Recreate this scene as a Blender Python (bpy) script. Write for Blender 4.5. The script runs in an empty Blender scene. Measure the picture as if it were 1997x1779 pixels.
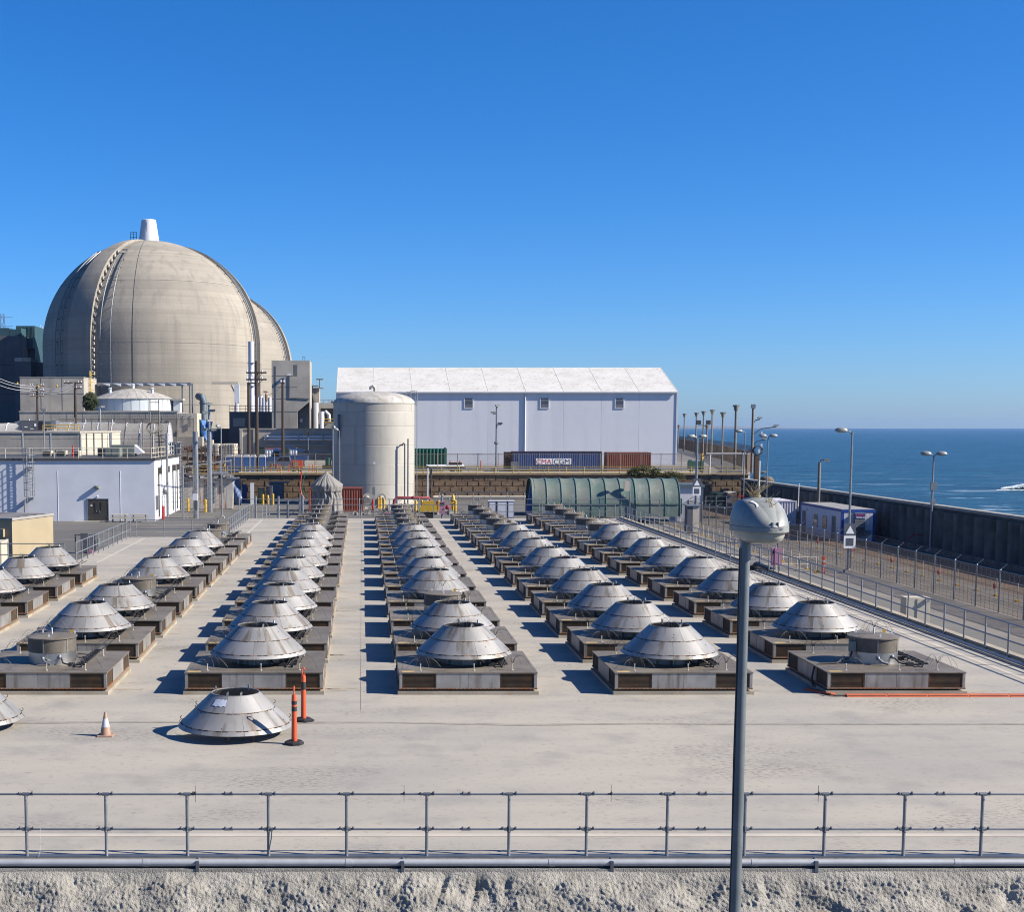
import bpy, math, random
from mathutils import Vector, Matrix, noise
random.seed(7)
PI = math.pi
SC = bpy.context.scene
COL = SC.collection
rad = math.radians

# ------------------------------------------------------------------ camera
F = 2800.0                     # focal length in pixels of the 1997 px wide photograph
PW, PH = 1997.0, 1779.0
PPX = 706.0
HZ = 832.0                     # eye-level line
TH = rad(5.5)                  # camera pitched down
CT, ST = math.cos(TH), math.sin(TH)
PPY = HZ + F*ST/CT
EYE = 6.6                      # metres above the concrete deck
cam = bpy.data.cameras.new('camera'); cam_o = bpy.data.objects.new('camera', cam); COL.objects.link(cam_o)
cam.sensor_fit = 'HORIZONTAL'; cam.sensor_width = 36.0; cam.lens = 36.0*F/PW
cam.shift_x = (PW/2-PPX)/PW; cam.shift_y = (PPY-PH/2)/PW
cam.clip_start = 0.2; cam.clip_end = 60000
cam_o.location = (0, 0, EYE); cam_o.rotation_euler = (rad(90)-TH, 0, 0)
SC.camera = cam_o

def ray(px, py):
    a = (px-PPX)/F; b = (py-PPY)/F
    return Vector((a, CT-b*ST, -ST-b*CT))
def G(px, py, z):                                   # where a sight line meets the level z
    d = ray(px, py); t = (z-EYE)/d.z
    return Vector((d.x*t, d.y*t, z))
def D(px, py, Y):                                   # where a sight line meets the depth Y
    d = ray(px, py); t = Y/d.y
    return Vector((d.x*t, Y, EYE+d.z*t))

# ------------------------------------------------------------------ light
SUN_EL, SUN_AZ = rad(34), rad(13)
to_sun = Vector((math.cos(SUN_EL)*math.cos(SUN_AZ), -math.cos(SUN_EL)*math.sin(SUN_AZ), math.sin(SUN_EL)))
sl = bpy.data.lights.new('sun', 'SUN'); sl.energy = 5.0; sl.angle = rad(0.5); sl.color = (0.95, 0.87, 0.74)
so = bpy.data.objects.new('sun', sl); COL.objects.link(so); so.rotation_euler = to_sun.to_track_quat('Z', 'Y').to_euler()
so.location = (60, -30, 80)
world = bpy.data.worlds.new('World'); SC.world = world; world.use_nodes = True
wn = world.node_tree; wn.nodes.clear()
sky = wn.nodes.new('ShaderNodeTexSky'); sky.sky_type = 'NISHITA'; sky.sun_disc = False
sky.sun_elevation = SUN_EL; sky.sun_rotation = math.atan2(to_sun.x, to_sun.y)
sky.altitude = 0; sky.air_density = 0.8; sky.dust_density = 0.5; sky.ozone_density = 10.0
hs = wn.nodes.new('ShaderNodeHueSaturation'); hs.inputs['Saturation'].default_value = 1.15; hs.inputs['Hue'].default_value = 0.5
bg = wn.nodes.new('ShaderNodeBackground'); bg.inputs['Strength'].default_value = 0.0735
wo = wn.nodes.new('ShaderNodeOutputWorld')
wn.links.new(sky.outputs[0], hs.inputs['Color']); wb = wn.nodes.new('ShaderNodeVectorMath'); wb.operation = 'MULTIPLY'; wb.inputs[1].default_value = (.90, .935, 1.0)   # cool white balance of the shot
wn.links.new(hs.outputs[0], wb.inputs[0]); wn.links.new(wb.outputs[0], bg.inputs[0]); wn.links.new(bg.outputs[0], wo.inputs[0])
SC.cycles.filter_width = 1.05
SC.view_settings.view_transform = 'Standard'; SC.view_settings.look = 'None'
SC.view_settings.exposure = 1.15; SC.view_settings.gamma = 1.0; SC.view_settings.use_curve_mapping = False

# ------------------------------------------------------------------ materials
MATS = {}
def ALB(n): return 1.0 if n.startswith(('fabric', 'letter', 'foam')) else .78 if 'white' in n else .66
def mat(name, c1, c2=None, scale=2.0, rough=.75, metal=0.0, bump=0.0, bscale=30.0, stretch=(1, 1, 1), lo=.38, hi=.62,
        dirt=None, streak=None, spec=.5, bstretch=(1, 1, 1), band=None, detail=7, rvar=0.0, tone=0.0, radial=None, patch=None, lines=None):
    c1 = tuple(v*ALB(name) for v in c1); c2 = c2 and tuple(v*ALB(name) for v in c2)
    """procedural surface: two tones of noise, optional dirt patches, vertical streaks and horizontal bands"""
    m = bpy.data.materials.new(name); m.use_nodes = True
    nt = m.node_tree; N = nt.nodes; L = nt.links
    b = N['Principled BSDF']
    b.inputs['Roughness'].default_value = rough; b.inputs['Metallic'].default_value = metal
    b.inputs['Specular IOR Level'].default_value = spec
    tc = N.new('ShaderNodeTexCoord'); oi = N.new('ShaderNodeObjectInfo')
    mul = N.new('ShaderNodeVectorMath'); mul.operation = 'SCALE'; mul.inputs['Scale'].default_value = 37.0
    cx = N.new('ShaderNodeCombineXYZ'); L.new(oi.outputs['Random'], cx.inputs[0]); L.new(oi.outputs['Random'], cx.inputs[1])
    L.new(cx.outputs[0], mul.inputs[0])
    add = N.new('ShaderNodeVectorMath'); add.operation = 'ADD'
    L.new(tc.outputs['Object'], add.inputs[0]); L.new(mul.outputs[0], add.inputs[1])
    def nz(sc, st=(1, 1, 1), det=detail, ro=.55):
        mp = N.new('ShaderNodeMapping'); mp.inputs['Scale'].default_value = st; L.new(add.outputs[0], mp.inputs[0])
        t = N.new('ShaderNodeTexNoise'); t.inputs['Scale'].default_value = sc; t.inputs['Detail'].default_value = det
        t.inputs['Roughness'].default_value = ro; L.new(mp.outputs[0], t.inputs['Vector']); return t.outputs['Fac']
    def rmp(src, a, bb, v0=0.0, v1=1.0):
        r = N.new('ShaderNodeMapRange'); r.inputs[1].default_value = a; r.inputs[2].default_value = bb
        r.inputs[3].default_value = v0; r.inputs[4].default_value = v1; L.new(src, r.inputs[0]); return r.outputs[0]
    def mix(f, a, c):
        x = N.new('ShaderNodeMix'); x.data_type = 'RGBA'
        if hasattr(f, 'is_output') or not isinstance(f, (int, float)): L.new(f, x.inputs[0])
        else: x.inputs[0].default_value = f
        for s, v in ((6, a), (7, c)):
            if isinstance(v, tuple): x.inputs[s].default_value = (*(k*(1 if v in (c1, c2) else ALB(name)) for k in v), 1)
            else: L.new(v, x.inputs[s])
        return x.outputs[2]
    col = c1
    if c2 is not None: col = mix(rmp(nz(scale, stretch), lo, hi), c1, c2)
    if dirt: col = mix(rmp(nz(dirt[1]), dirt[2], dirt[3], 0, dirt[4] if len(dirt) > 4 else 1), col, dirt[0])
    if streak: col = mix(rmp(nz(streak[1], (1, 1, streak[2])), streak[3], streak[4], 0, streak[5]), col, streak[0])
    if band: col = mix(rmp(nz(band[1], (.02, .02, 1), 3), band[2], band[3], 0, band[4]), col, band[0])
    if radial:        # streaks that run down a cone: noise that changes round the axis only
        mk = N.new('ShaderNodeVectorMath'); mk.operation = 'MULTIPLY'; mk.inputs[1].default_value = (1, 1, 0); L.new(tc.outputs['Object'], mk.inputs[0])
        nm = N.new('ShaderNodeVectorMath'); nm.operation = 'NORMALIZE'; L.new(mk.outputs[0], nm.inputs[0])
        zz = N.new('ShaderNodeVectorMath'); zz.operation = 'MULTIPLY'; zz.inputs[1].default_value = (0, 0, radial[5]); L.new(tc.outputs['Object'], zz.inputs[0])
        ad = N.new('ShaderNodeVectorMath'); ad.operation = 'ADD'; L.new(nm.outputs[0], ad.inputs[0]); L.new(zz.outputs[0], ad.inputs[1])
        a2 = N.new('ShaderNodeVectorMath'); a2.operation = 'ADD'; L.new(ad.outputs[0], a2.inputs[0]); L.new(mul.outputs[0], a2.inputs[1])
        tt = N.new('ShaderNodeTexNoise'); tt.inputs['Scale'].default_value = radial[1]; tt.inputs['Detail'].default_value = 6; L.new(a2.outputs[0], tt.inputs['Vector'])
        col = mix(rmp(tt.outputs['Fac'], radial[2], radial[3], 0, radial[4]), col, radial[0])
    if patch:         # fine pitting gathered in irregular patches
        mm = N.new('ShaderNodeMath'); mm.operation = 'MULTIPLY'; L.new(rmp(nz(patch[1], patch[3], 4, .6), .50, .62), mm.inputs[0]); L.new(rmp(nz(patch[2], (.45, 1, 1), 3), .52, .66, 0, patch[4]), mm.inputs[1])
        col = mix(mm.outputs[0], col, patch[0])
    if lines:         # faint level lines left by the shuttering
        sp = N.new('ShaderNodeSeparateXYZ'); L.new(tc.outputs['Object'], sp.inputs[0])
        q1 = N.new('ShaderNodeMath'); q1.operation = 'MULTIPLY'; q1.inputs[1].default_value = 1/lines[1]; L.new(sp.outputs[2], q1.inputs[0])
        q2 = N.new('ShaderNodeMath'); q2.operation = 'FRACT'; L.new(q1.outputs[0], q2.inputs[0])
        col = mix(rmp(q2.outputs[0], .0, .14, lines[2], 0), col, lines[0])
    if tone:
        hv = N.new('ShaderNodeHueSaturation'); hv.inputs['Value'].default_value = 1
        L.new(rmp(oi.outputs['Random'], 0, 1, 1-tone, 1+tone), hv.inputs['Value'])
        if isinstance(col, tuple): hv.inputs['Color'].default_value = (*col, 1)
        else: L.new(col, hv.inputs['Color'])
        col = hv.outputs[0]
    if isinstance(col, tuple): b.inputs['Base Color'].default_value = (*col, 1)
    else: L.new(col, b.inputs['Base Color'])
    if rvar: L.new(rmp(nz(scale*2.3, stretch), .3, .7, rough-rvar, rough+rvar), b.inputs['Roughness'])
    if bump:
        bp = N.new('ShaderNodeBump'); bp.inputs['Strength'].default_value = 1.0; bp.inputs['Distance'].default_value = bump
        L.new(nz(bscale, bstretch), bp.inputs['Height']); L.new(bp.outputs[0], b.inputs['Normal'])
    MATS[name] = m
    return m

mat('deck_concrete', (.475, .435, .375), (.39, .37, .335), .45, .85, bump=.003, bscale=55, bstretch=(1, .6, 1), dirt=((.30, .26, .215), 6, .57, .70, .6), streak=((.29, .28, .27), .8, 1, .52, .70, .6), stretch=(.35, 1, 1), patch=((.20, .17, .14), 16, .45, (.5, 1, 1), .85), band=None)
mat('deck_stain', (.42, .37, .30), (.46, .415, .35), 3, .85, dirt=((.38, .28, .17), 6, .5, .7, .6))
mat('pipe_paint', (.50, .52, .56), (.42, .44, .48), 3, .5, metal=.15)
mat('rail_yellow', (.58, .43, .09), (.48, .35, .08), 3, .6)
mat('deck_light', (.62, .56, .48), (.53, .48, .42), 1.5, .8)
mat('deck_seam', (.27, .25, .22), (.36, .33, .29), 3, .9)
mat('plinth_concrete', (.46, .41, .33), (.35, .31, .245), 1.3, .9, bump=.004, bscale=25, dirt=((.36, .21, .09), 1.7, .54, .72, .75))
mat('shotcrete', (.45, .43, .39), (.34, .325, .295), 1.6, .95, bump=.03, bscale=45, dirt=((.24, .225, .20), 3, .5, .7, .6))
mat('asphalt', (.115, .11, .105), (.155, .15, .14), .12, .9, bump=.004, bscale=25, streak=((.21, .20, .185), .25, 1, .5, .7, .5), stretch=(1, .3, 1))
mat('paving', (.23, .205, .18), (.17, .155, .14), .3, .9, bump=.004, bscale=25)
mat('terrace_ground', (.24, .225, .21), (.18, .17, .16), .15, .9)
mat('dirt', (.20, .13, .085), (.13, .09, .06), .8, .95)
mat('road_paint', (.42, .41, .38), (.25, .24, .23), 2.0, .8)
mat('steel_cone', (.44, .435, .43), (.35, .345, .34), .8, .52, metal=.38, radial=((.20, .16, .12), 3.2, .54, .65, .8, .35), dirt=((.36, .33, .28), 1.4, .56, .75, .6), rvar=.09, tone=.05)
mat('steel_lid', (.205, .175, .14), (.27, .24, .20), 1.1, .62, metal=.25, dirt=((.10, .085, .07), 2.5, .55, .75, .7), bump=.002, bscale=12, tone=.10)
mat('steel_panel', (.42, .41, .40), (.31, .305, .30), 2.2, .52, metal=.35, streak=((.15, .12, .09), 7, .08, .53, .70, .75), tone=.08)
mat('steel_bright', (.60, .61, .62), (.48, .49, .5), 2.5, .35, metal=.9, streak=((.25, .22, .18), 7, .1, .6, .75, .5))
mat('rust_screen', (.085, .055, .030), (.055, .038, .024), 4, .8, metal=.2, bump=.006, bscale=90, dirt=((.13, .06, .02), 3, .52, .7, .8), tone=.15)
mat('mesh_brown', (.13, .115, .095), (.19, .17, .145), 3, .7, metal=.3, bump=.004, bscale=110, streak=((.28, .26, .23), 8, .1, .6, .75, .6))
mat('rusty_edge', (.22, .11, .05), (.27, .20, .14), 5, .8, metal=.1, dirt=((.34, .11, .025), 4, .46, .64, .9))
mat('black_rubber', (.018, .018, .02), (.03, .03, .032), 5, .6)
mat('dark_hole', (.012, .012, .013), None, 1, .9)
mat('galvanised', (.36, .38, .41), (.28, .30, .33), 4, .45, metal=.55, tone=.06)
mat('galv_dark', (.20, .22, .25), (.15, .165, .19), 3, .45, metal=.5)
mat('lamp_post_paint', (.21, .245, .265), (.16, .19, .21), 3, .42, metal=.25, bump=.001, bscale=40, streak=((.30, .32, .33), 4, .1, .55, .75, .4))
mat('lamp_hood', (.37, .39, .38), (.31, .33, .325), 5, .42, metal=.1, spec=.35, dirt=((.22, .21, .18), 7, .56, .75, .5), streak=((.24, .235, .21), 9, .15, .55, .72, .5))
mat('lamp_lens', (.52, .53, .47), (.45, .46, .40), 6, .25)
mat('white_paint', (.68, .70, .76), (.63, .65, .71), .6, .7, streak=((.60, .60, .62), .8, .1, .55, .75, .6))
mat('fabric_white', (.545, .56, .60), (.52, .535, .575), .05, .6, streak=((.44, .45, .49), .5, .06, .5, .72, .5), bump=.02, bscale=.4)
mat('fabric_roof', (.50, .495, .48), (.46, .455, .44), .3, .6, dirt=((.22, .18, .13), 2.2, .56, .70, .7), streak=((.32, .28, .23), .35, 1, .5, .7, .4), detail=12)
mat('cream_paint', (.66, .60, .49), (.60, .55, .46), 1, .7, streak=((.42, .38, .32), 1, .1, .6, .75, .4))
mat('tan_paint', (.45, .37, .24), (.41, .34, .22), .8, .65)
mat('brown_door', (.075, .066, .052), (.06, .053, .043), 2, .5)
mat('dome_concrete', (.415, .378, .32), (.345, .315, .27), .10, .9, streak=((.20, .185, .165), .55, .05, .49, .70, .5), band=((.25, .23, .20), .55, .48, .62, .4), bump=.03, bscale=2, lines=((.20, .185, .16), 1.55, .38))
mat('grey_concrete', (.50, .465, .41), (.40, .375, .335), .35, .9, streak=((.22, .205, .185), .9, .1, .52, .75, .5), bump=.01, bscale=4, tone=.05)
mat('dark_shade_concrete', (.16, .165, .18), (.12, .125, .14), .3, .9, streak=((.09, .095, .11), .6, .1, .5, .7, .5))  # shade on the turbine and pit walls put into the tone; also dark joints
mat('teal_cladding', (.035, .10, .13), (.028, .085, .11), .5, .6, streak=((.05, .13, .16), 1.5, .05, .5, .7, .5))
mat('tank_paint', (.53, .505, .455), (.46, .44, .40), .3, .65, streak=((.30, .275, .235), 1.1, .07, .54, .75, .6), dirt=((.40, .33, .25), .6, .6, .8, .5))
mat('tank_roof', (.55, .54, .52), (.40, .37, .33), 1.1, .7, dirt=((.26, .22, .18), 2, .55, .75, .6))
mat('blue_white_tank', (.60, .66, .70), (.54, .60, .65), .4, .5, streak=((.48, .54, .58), .6, .05, .5, .7, .5))
mat('tent_green', (.10, .175, .155), (.21, .235, .205), .35, .5, streak=((.36, .38, .35), 1.3, .13, .56, .72, .6), dirt=((.45, .47, .44), 4.5, .70, .75, .7), bump=.015, bscale=2)
mat('green_tarp_rib', (.075, .16, .14), None, 1, .5)
mat('container_blue', (.05, .10, .27), (.07, .13, .31), .8, .5, streak=((.08, .07, .08), 2.5, .1, .56, .75, .6))
mat('container_red', (.34, .085, .045), (.27, .07, .04), 1.0, .6, streak=((.14, .05, .03), 2.5, .1, .56, .75, .6))
mat('container_green', (.01, .14, .095), (.012, .11, .08), 1.0, .5)
mat('container_maroon', (.08, .025, .02), (.06, .02, .018), 1.0, .6)
mat('wall_block', (.30, .205, .125), (.23, .155, .095), 2.5, .95, bump=.02, bscale=6, dirt=((.13, .085, .055), 1.6, .48, .7, .7), streak=((.14, .10, .07), 2, .2, .5, .7, .6), tone=.09)
mat('seawall_concrete', (.14, .14, .13), (.085, .085, .08), .8, .9, streak=((.04, .042, .045), 1.2, .12, .5, .7, .6), bump=.02, bscale=5)
mat('seawall_cap', (.42, .40, .36), (.33, .32, .29), 1, .9)
mat('wood_pole', (.075, .045, .03), (.05, .03, .022), 1.5, .8, stretch=(1, 1, .1))
mat('wood_light', (.30, .19, .11), (.24, .15, .09), 2, .8)
mat('yellow_paint', (.72, .45, .02), (.62, .38, .03), 3, .5)
mat('safety_orange', (.80, .115, .03), (.72, .10, .03), 4, .5)
mat('cone_orange', (.46, .30, .215), (.40, .25, .18), 6, .65)
mat('red_paint', (.55, .03, .03), None, 1, .5)
mat('pipe_red', (.42, .09, .09), (.35, .07, .07), 2, .5)
mat('pink_box', (.50, .24, .36), (.46, .21, .33), 2, .5)
mat('reflective_white', (.58, .58, .62), (.50, .50, .54), 6, .4)
mat('tag_paper', (.62, .68, .80), (.5, .56, .7), 40, .6)
mat('sticker_yellow', (.70, .50, .20), (.55, .36, .12), 5, .6)
mat('blue_plastic', (.025, .13, .42), (.03, .16, .46), 1, .5)
mat('blue_trim', (.01, .07, .36), None, 1, .45)
mat('office_white', (.62, .62, .70), (.58, .58, .66), 1, .6)
mat('roof_metal', (.40, .38, .36), (.33, .31, .29), 1.2, .6, streak=((.25, .23, .21), 2, 1, .55, .75, .5))
mat('glass_dark', (.015, .018, .022), None, 1, .08)
mat('tarp_grey', (.30, .285, .27), (.24, .23, .22), 1.5, .8, streak=((.16, .155, .15), 2.5, .12, .5, .68, .5), bump=.03, bscale=1.5)
mat('machine_blue', (.02, .07, .20), (.03, .09, .25), 2, .5)
mat('grey_blue_paint', (.10, .15, .20), (.08, .12, .16), 1, .6)
mat('pickup_paint', (.22, .25, .33), None, 1, .3, metal=.4)
mat('hvac_grey', (.12, .125, .15), (.10, .105, .125), 2, .6)
mat('hvac_green', (.22, .25, .23), (.18, .21, .19), 2, .6)
mat('dark_green_box', (.03, .065, .05), (.025, .05, .04), 2, .6)
mat('rusty_white', (.52, .50, .47), (.44, .42, .40), 1, .7, streak=((.33, .12, .03), 2.2, .12, .54, .66, .9))
mat('leaf_dark', (.045, .055, .02), (.075, .085, .03), 1.2, .9, tone=.1, spec=.1)
mat('leaf_tree', (.04, .055, .025), (.07, .085, .04), .5, .9, spec=.1)
mat('dry_weed', (.72, .58, .34), (.52, .40, .22), 9, .9)
mat('rust_post', (.15, .075, .04), (.11, .055, .03), 3, .9)
mat('old_pole', (.27, .24, .20), (.20, .18, .15), 2, .8)
mat('wire_dark', (.05, .05, .055), None, 1, .6)
mat('wire_rust', (.20, .14, .10), None, 1, .8)
mat('foam', (.82, .85, .86), (.62, .70, .74), 1.5, .8, bump=.3, bscale=2)
mat('vault_fabric', (.50, .48, .46), (.44, .43, .41), .6, .7, streak=((.36, .34, .32), 1, .1, .55, .75, .5))
mat('far_land', (.15, .14, .12), (.22, .20, .17), .004, 1)
mat('rock', (.20, .15, .11), (.14, .11, .08), 1, .95, bump=.05, bscale=3)
mat('letter_red', (.55, .02, .03), None, 1, .5)
mat('letter_navy', (.008, .015, .06), None, 1, .5)
mat('letter_white', (.75, .75, .75), None, 1, .5)
mat('red_brick', (.28, .10, .07), (.2, .08, .06), 1.5, .9)
mat('orange_mat', (.62, .13, .05), (.52, .10, .04), 3, .7)

def m_chain(name, wd):
    """chain-link: diagonal wires about 6 cm apart with open holes"""
    m = bpy.data.materials.new(name); m.use_nodes = True; nt = m.node_tree; N = nt.nodes; L = nt.links
    b = N['Principled BSDF']; b.inputs['Base Color'].default_value = (.17, .125, .09, 1); b.inputs['Metallic'].default_value = .2; b.inputs['Roughness'].default_value = .55
    tc = N.new('ShaderNodeTexCoord'); sep = N.new('ShaderNodeSeparateXYZ'); L.new(tc.outputs['Object'], sep.inputs[0])
    def mth(op, a, c=None):
        n = N.new('ShaderNodeMath'); n.operation = op
        for i, v in enumerate((a, c)):
            if v is None: continue
            if isinstance(v, (int, float)): n.inputs[i].default_value = v
            else: L.new(v, n.inputs[i])
        return n.outputs[0]
    h = mth('ADD', sep.outputs[0], sep.outputs[1])
    w = []
    for s in (1, -1):
        u = mth('MULTIPLY', mth('ADD', h, mth('MULTIPLY', sep.outputs[2], s)), 12.0)
        w.append(mth('LESS_THAN', mth('ABSOLUTE', mth('SUBTRACT', mth('FRACT', u), .5)), wd))
    a = mth('MAXIMUM', w[0], w[1]); L.new(a, b.inputs['Alpha'])
    MATS[name] = m
m_chain('chain_link', .10); m_chain('chain_thin', .035)

def m_sea():
    m = bpy.data.materials.new('sea_water'); m.use_nodes = True; nt = m.node_tree; N = nt.nodes; L = nt.links
    b = N['Principled BSDF']; b.inputs['Roughness'].default_value = .25; b.inputs['IOR'].default_value = 1.33; b.inputs['Specular IOR Level'].default_value = .28
    tc = N.new('ShaderNodeTexCoord')
    def nz(sc, st, det=5, ro=.6):
        mp = N.new('ShaderNodeMapping'); mp.inputs['Scale'].default_value = st; mp.inputs['Rotation'].default_value = (0, 0, rad(8)); L.new(tc.outputs['Object'], mp.inputs[0])
        t = N.new('ShaderNodeTexNoise'); t.inputs['Scale'].default_value = sc; t.inputs['Detail'].default_value = det; t.inputs['Roughness'].default_value = ro
        L.new(mp.outputs[0], t.inputs['Vector']); return t.outputs['Fac']
    def rmp(src, a, c, v0=0., v1=1.):
        r = N.new('ShaderNodeMapRange'); r.inputs[1].default_value = a; r.inputs[2].default_value = c; r.inputs[3].default_value = v0; r.inputs[4].default_value = v1
        L.new(src, r.inputs[0]); return r.outputs[0]
    def mix(f, a, c):
        x = N.new('ShaderNodeMix'); x.data_type = 'RGBA'; L.new(f, x.inputs[0])
        for s, v in ((6, a), (7, c)):
            if isinstance(v, tuple): x.inputs[s].default_value = (*v, 1)
            else: L.new(v, x.inputs[s])
        return x.outputs[2]
    c = mix(rmp(nz(.004, (.5, 1, 1)), .4, .6), (.0055, .044, .078), (.0065, .058, .090))
    c = mix(rmp(nz(.11, (.35, 1, 1), 10, .72), .45, .57, 0, .9), c, (.0015, .014, .030))  # dark sides of the waves, put into the colour
    c = mix(rmp(nz(.35, (.3, 1, 1), 6, .7), .57, .68, 0, .7), c, (.075, .14, .185))  # bright chop: glinting wave facets painted into the colour
    # foam lines gather towards the shore
    sep = N.new('ShaderNodeSeparateXYZ'); L.new(tc.outputs['Object'], sep.inputs[0])
    near = rmp(sep.outputs[1], 250, 520, 1, 0)
    fm = rmp(nz(.13, (.30, 1, 1), 12, .75), .575, .64, 0, .8)
    mu = N.new('ShaderNodeMath'); mu.operation = 'MULTIPLY'; L.new(near, mu.inputs[0]); L.new(fm, mu.inputs[1])
    c = mix(mu.outputs[0], c, (.55, .62, .66))
    L.new(c, b.inputs['Base Color'])
    bp = N.new('ShaderNodeBump'); bp.inputs['Distance'].default_value = 1.6; L.new(nz(.22, (.4, 1, 1), 9, .68), bp.inputs['Height'])
    L.new(bp.outputs[0], b.inputs['Normal'])
    MATS['sea_water'] = m
m_sea()

# ------------------------------------------------------------------ mesh builder
class MB:
    def __init__(s): s.v = []; s.f = []
    def _add(s, vs, fs):
        o = len(s.v); s.v += [tuple(p) for p in vs]; s.f += [tuple(i+o for i in q) for q in fs]; return s
    def box(s, x0, x1, y0, y1, z0, z1):
        return s._add([(x0, y0, z0), (x1, y0, z0), (x1, y1, z0), (x0, y1, z0), (x0, y0, z1), (x1, y0, z1), (x1, y1, z1), (x0, y1, z1)],
                      [(3, 2, 1, 0), (4, 5, 6, 7), (0, 1, 5, 4), (1, 2, 6, 5), (2, 3, 7, 6), (3, 0, 4, 7)])
    def cbox(s, c, d, rz=0.0):
        m = MB().box(-d[0]/2, d[0]/2, -d[1]/2, d[1]/2, -d[2]/2, d[2]/2); ca, sa = math.cos(rz), math.sin(rz)
        return s._add([(c[0]+x*ca-y*sa, c[1]+x*sa+y*ca, c[2]+z) for x, y, z in m.v], m.f)
    def cyl(s, p, q, r, r2=None, n=8, cap=True):
        return s.tube([p, q], [r, r if r2 is None else r2], n, cap)
    def tube(s, pts, r, n=6, cap=True):
        pts = [Vector(p) for p in pts]; k = len(pts); rr = r if isinstance(r, (list, tuple)) else [r]*k
        vs = []; prev = None
        for i, p in enumerate(pts):
            t = (pts[min(i+1, k-1)]-pts[max(i-1, 0)]).normalized()
            if prev is None: u = t.orthogonal().normalized()
            else:
                u = prev - t*prev.dot(t); u = u.normalized() if u.length > 1e-6 else t.orthogonal().normalized()
            prev = u; w = t.cross(u)
            for j in range(n):
                a = 2*PI*j/n; vs.append(p+(u*math.cos(a)+w*math.sin(a))*rr[i])
        fs = [(i*n+j, i*n+(j+1) % n, (i+1)*n+(j+1) % n, (i+1)*n+j) for i in range(k-1) for j in range(n)]
        if cap: fs += [tuple(range(n-1, -1, -1)), tuple((k-1)*n+j for j in range(n))]
        return s._add(vs, fs)
    def lathe(s, prof, n=24, c=(0, 0, 0), a0=0.0, a1=2*PI):
        full = abs(a1-a0-2*PI) < 1e-6; m = n if full else n+1; k = len(prof)
        vs = [(c[0]+r*math.cos(a0+(a1-a0)*j/n), c[1]+r*math.sin(a0+(a1-a0)*j/n), c[2]+z) for r, z in prof for j in range(m)]
        fs = [(i*m+j, i*m+(j+1) % m, (i+1)*m+(j+1) % m, (i+1)*m+j) for i in range(k-1) for j in range(n)]
        return s._add(vs, fs)
    def disc(s, c, r, n=24):
        return s._add([(c[0]+r*math.cos(2*PI*j/n), c[1]+r*math.sin(2*PI*j/n), c[2]) for j in range(n)], [tuple(range(n))])
    def ext(s, pts, vec):
        n = len(pts); vec = Vector(vec); pts = [Vector(p) for p in pts]
        return s._add(pts+[p+vec for p in pts], [tuple(range(n-1, -1, -1)), tuple(range(n, 2*n))]+[(i, (i+1) % n, (i+1) % n+n, i+n) for i in range(n)])
    def prism(s, pts, z0, z1): return s.ext([(x, y, z0) for x, y in pts], (0, 0, z1-z0))
    def poly(s, pts): return s._add(pts, [tuple(range(len(pts)))])
    def grid(s, fn, nu, nv):
        return s._add([fn(i/nu, j/nv) for j in range(nv+1) for i in range(nu+1)],
                      [(j*(nu+1)+i, j*(nu+1)+i+1, (j+1)*(nu+1)+i+1, (j+1)*(nu+1)+i) for j in range(nv) for i in range(nu)])
    def ellip(s, c, r, nu=12, nv=8, v0=-.5, v1=.5, ex=1.0):
        def fn(u, v):
            a = 2*PI*u; b = PI*(v0+(v1-v0)*v); cb = abs(math.cos(b))**ex
            return (c[0]+r[0]*cb*math.cos(a), c[1]+r[1]*cb*math.sin(a), c[2]+r[2]*math.sin(b))
        return s.grid(fn, nu, nv)

def set_props(o, label=None, cat=None, group=None, kind=None):
    if label: o['label'] = label
    if cat: o['category'] = cat
    if group: o['group'] = group
    if kind: o['kind'] = kind
    return o
def make_mesh(name, mb, m, ang=35):
    me = bpy.data.meshes.new(name); me.from_pydata(mb.v, [], mb.f); me.materials.append(MATS[m] if isinstance(m, str) else m)
    me.polygons.foreach_set('use_smooth', [True]*len(me.polygons)); me.set_sharp_from_angle(angle=rad(ang)); me.update()
    return me
def obj(name, mb, m, parent=None, ang=35, **pr):
    me = mb if isinstance(mb, bpy.types.Mesh) else make_mesh(name, mb, m, ang)
    o = bpy.data.objects.new(name, me); COL.objects.link(o)
    if parent is not None: o.parent = parent
    return set_props(o, **pr)
def thing(name, label, cat, loc=(0, 0, 0), rz=0.0, group=None):
    o = bpy.data.objects.new(name, None); o.empty_display_size = .2; COL.objects.link(o)
    o.location = loc; o.rotation_euler = (0, 0, rz)
    return set_props(o, label, cat, group)
def dup(root, loc, label=None, rz=None, keep=lambda o: True):
    r = root.copy(); COL.objects.link(r); r.location = loc
    if rz is not None: r.rotation_euler = (0, 0, rz)
    if label: r['label'] = label
    for ch in root.children:
        if not keep(ch): continue
        c = ch.copy(); COL.objects.link(c); c.parent = r
        for g in ch.children:
            d = g.copy(); COL.objects.link(d); d.parent = c
    return r
def at(o, loc): o.location = loc; return o
ORD = ['first', 'second', 'third', 'fourth', 'fifth', 'sixth', 'seventh', 'eighth', 'ninth', 'tenth', 'eleventh', 'twelfth', 'thirteenth', 'fourteenth', 'fifteenth', 'sixteenth', 'seventeenth', 'eighteenth', 'nineteenth', 'twentieth']

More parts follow.
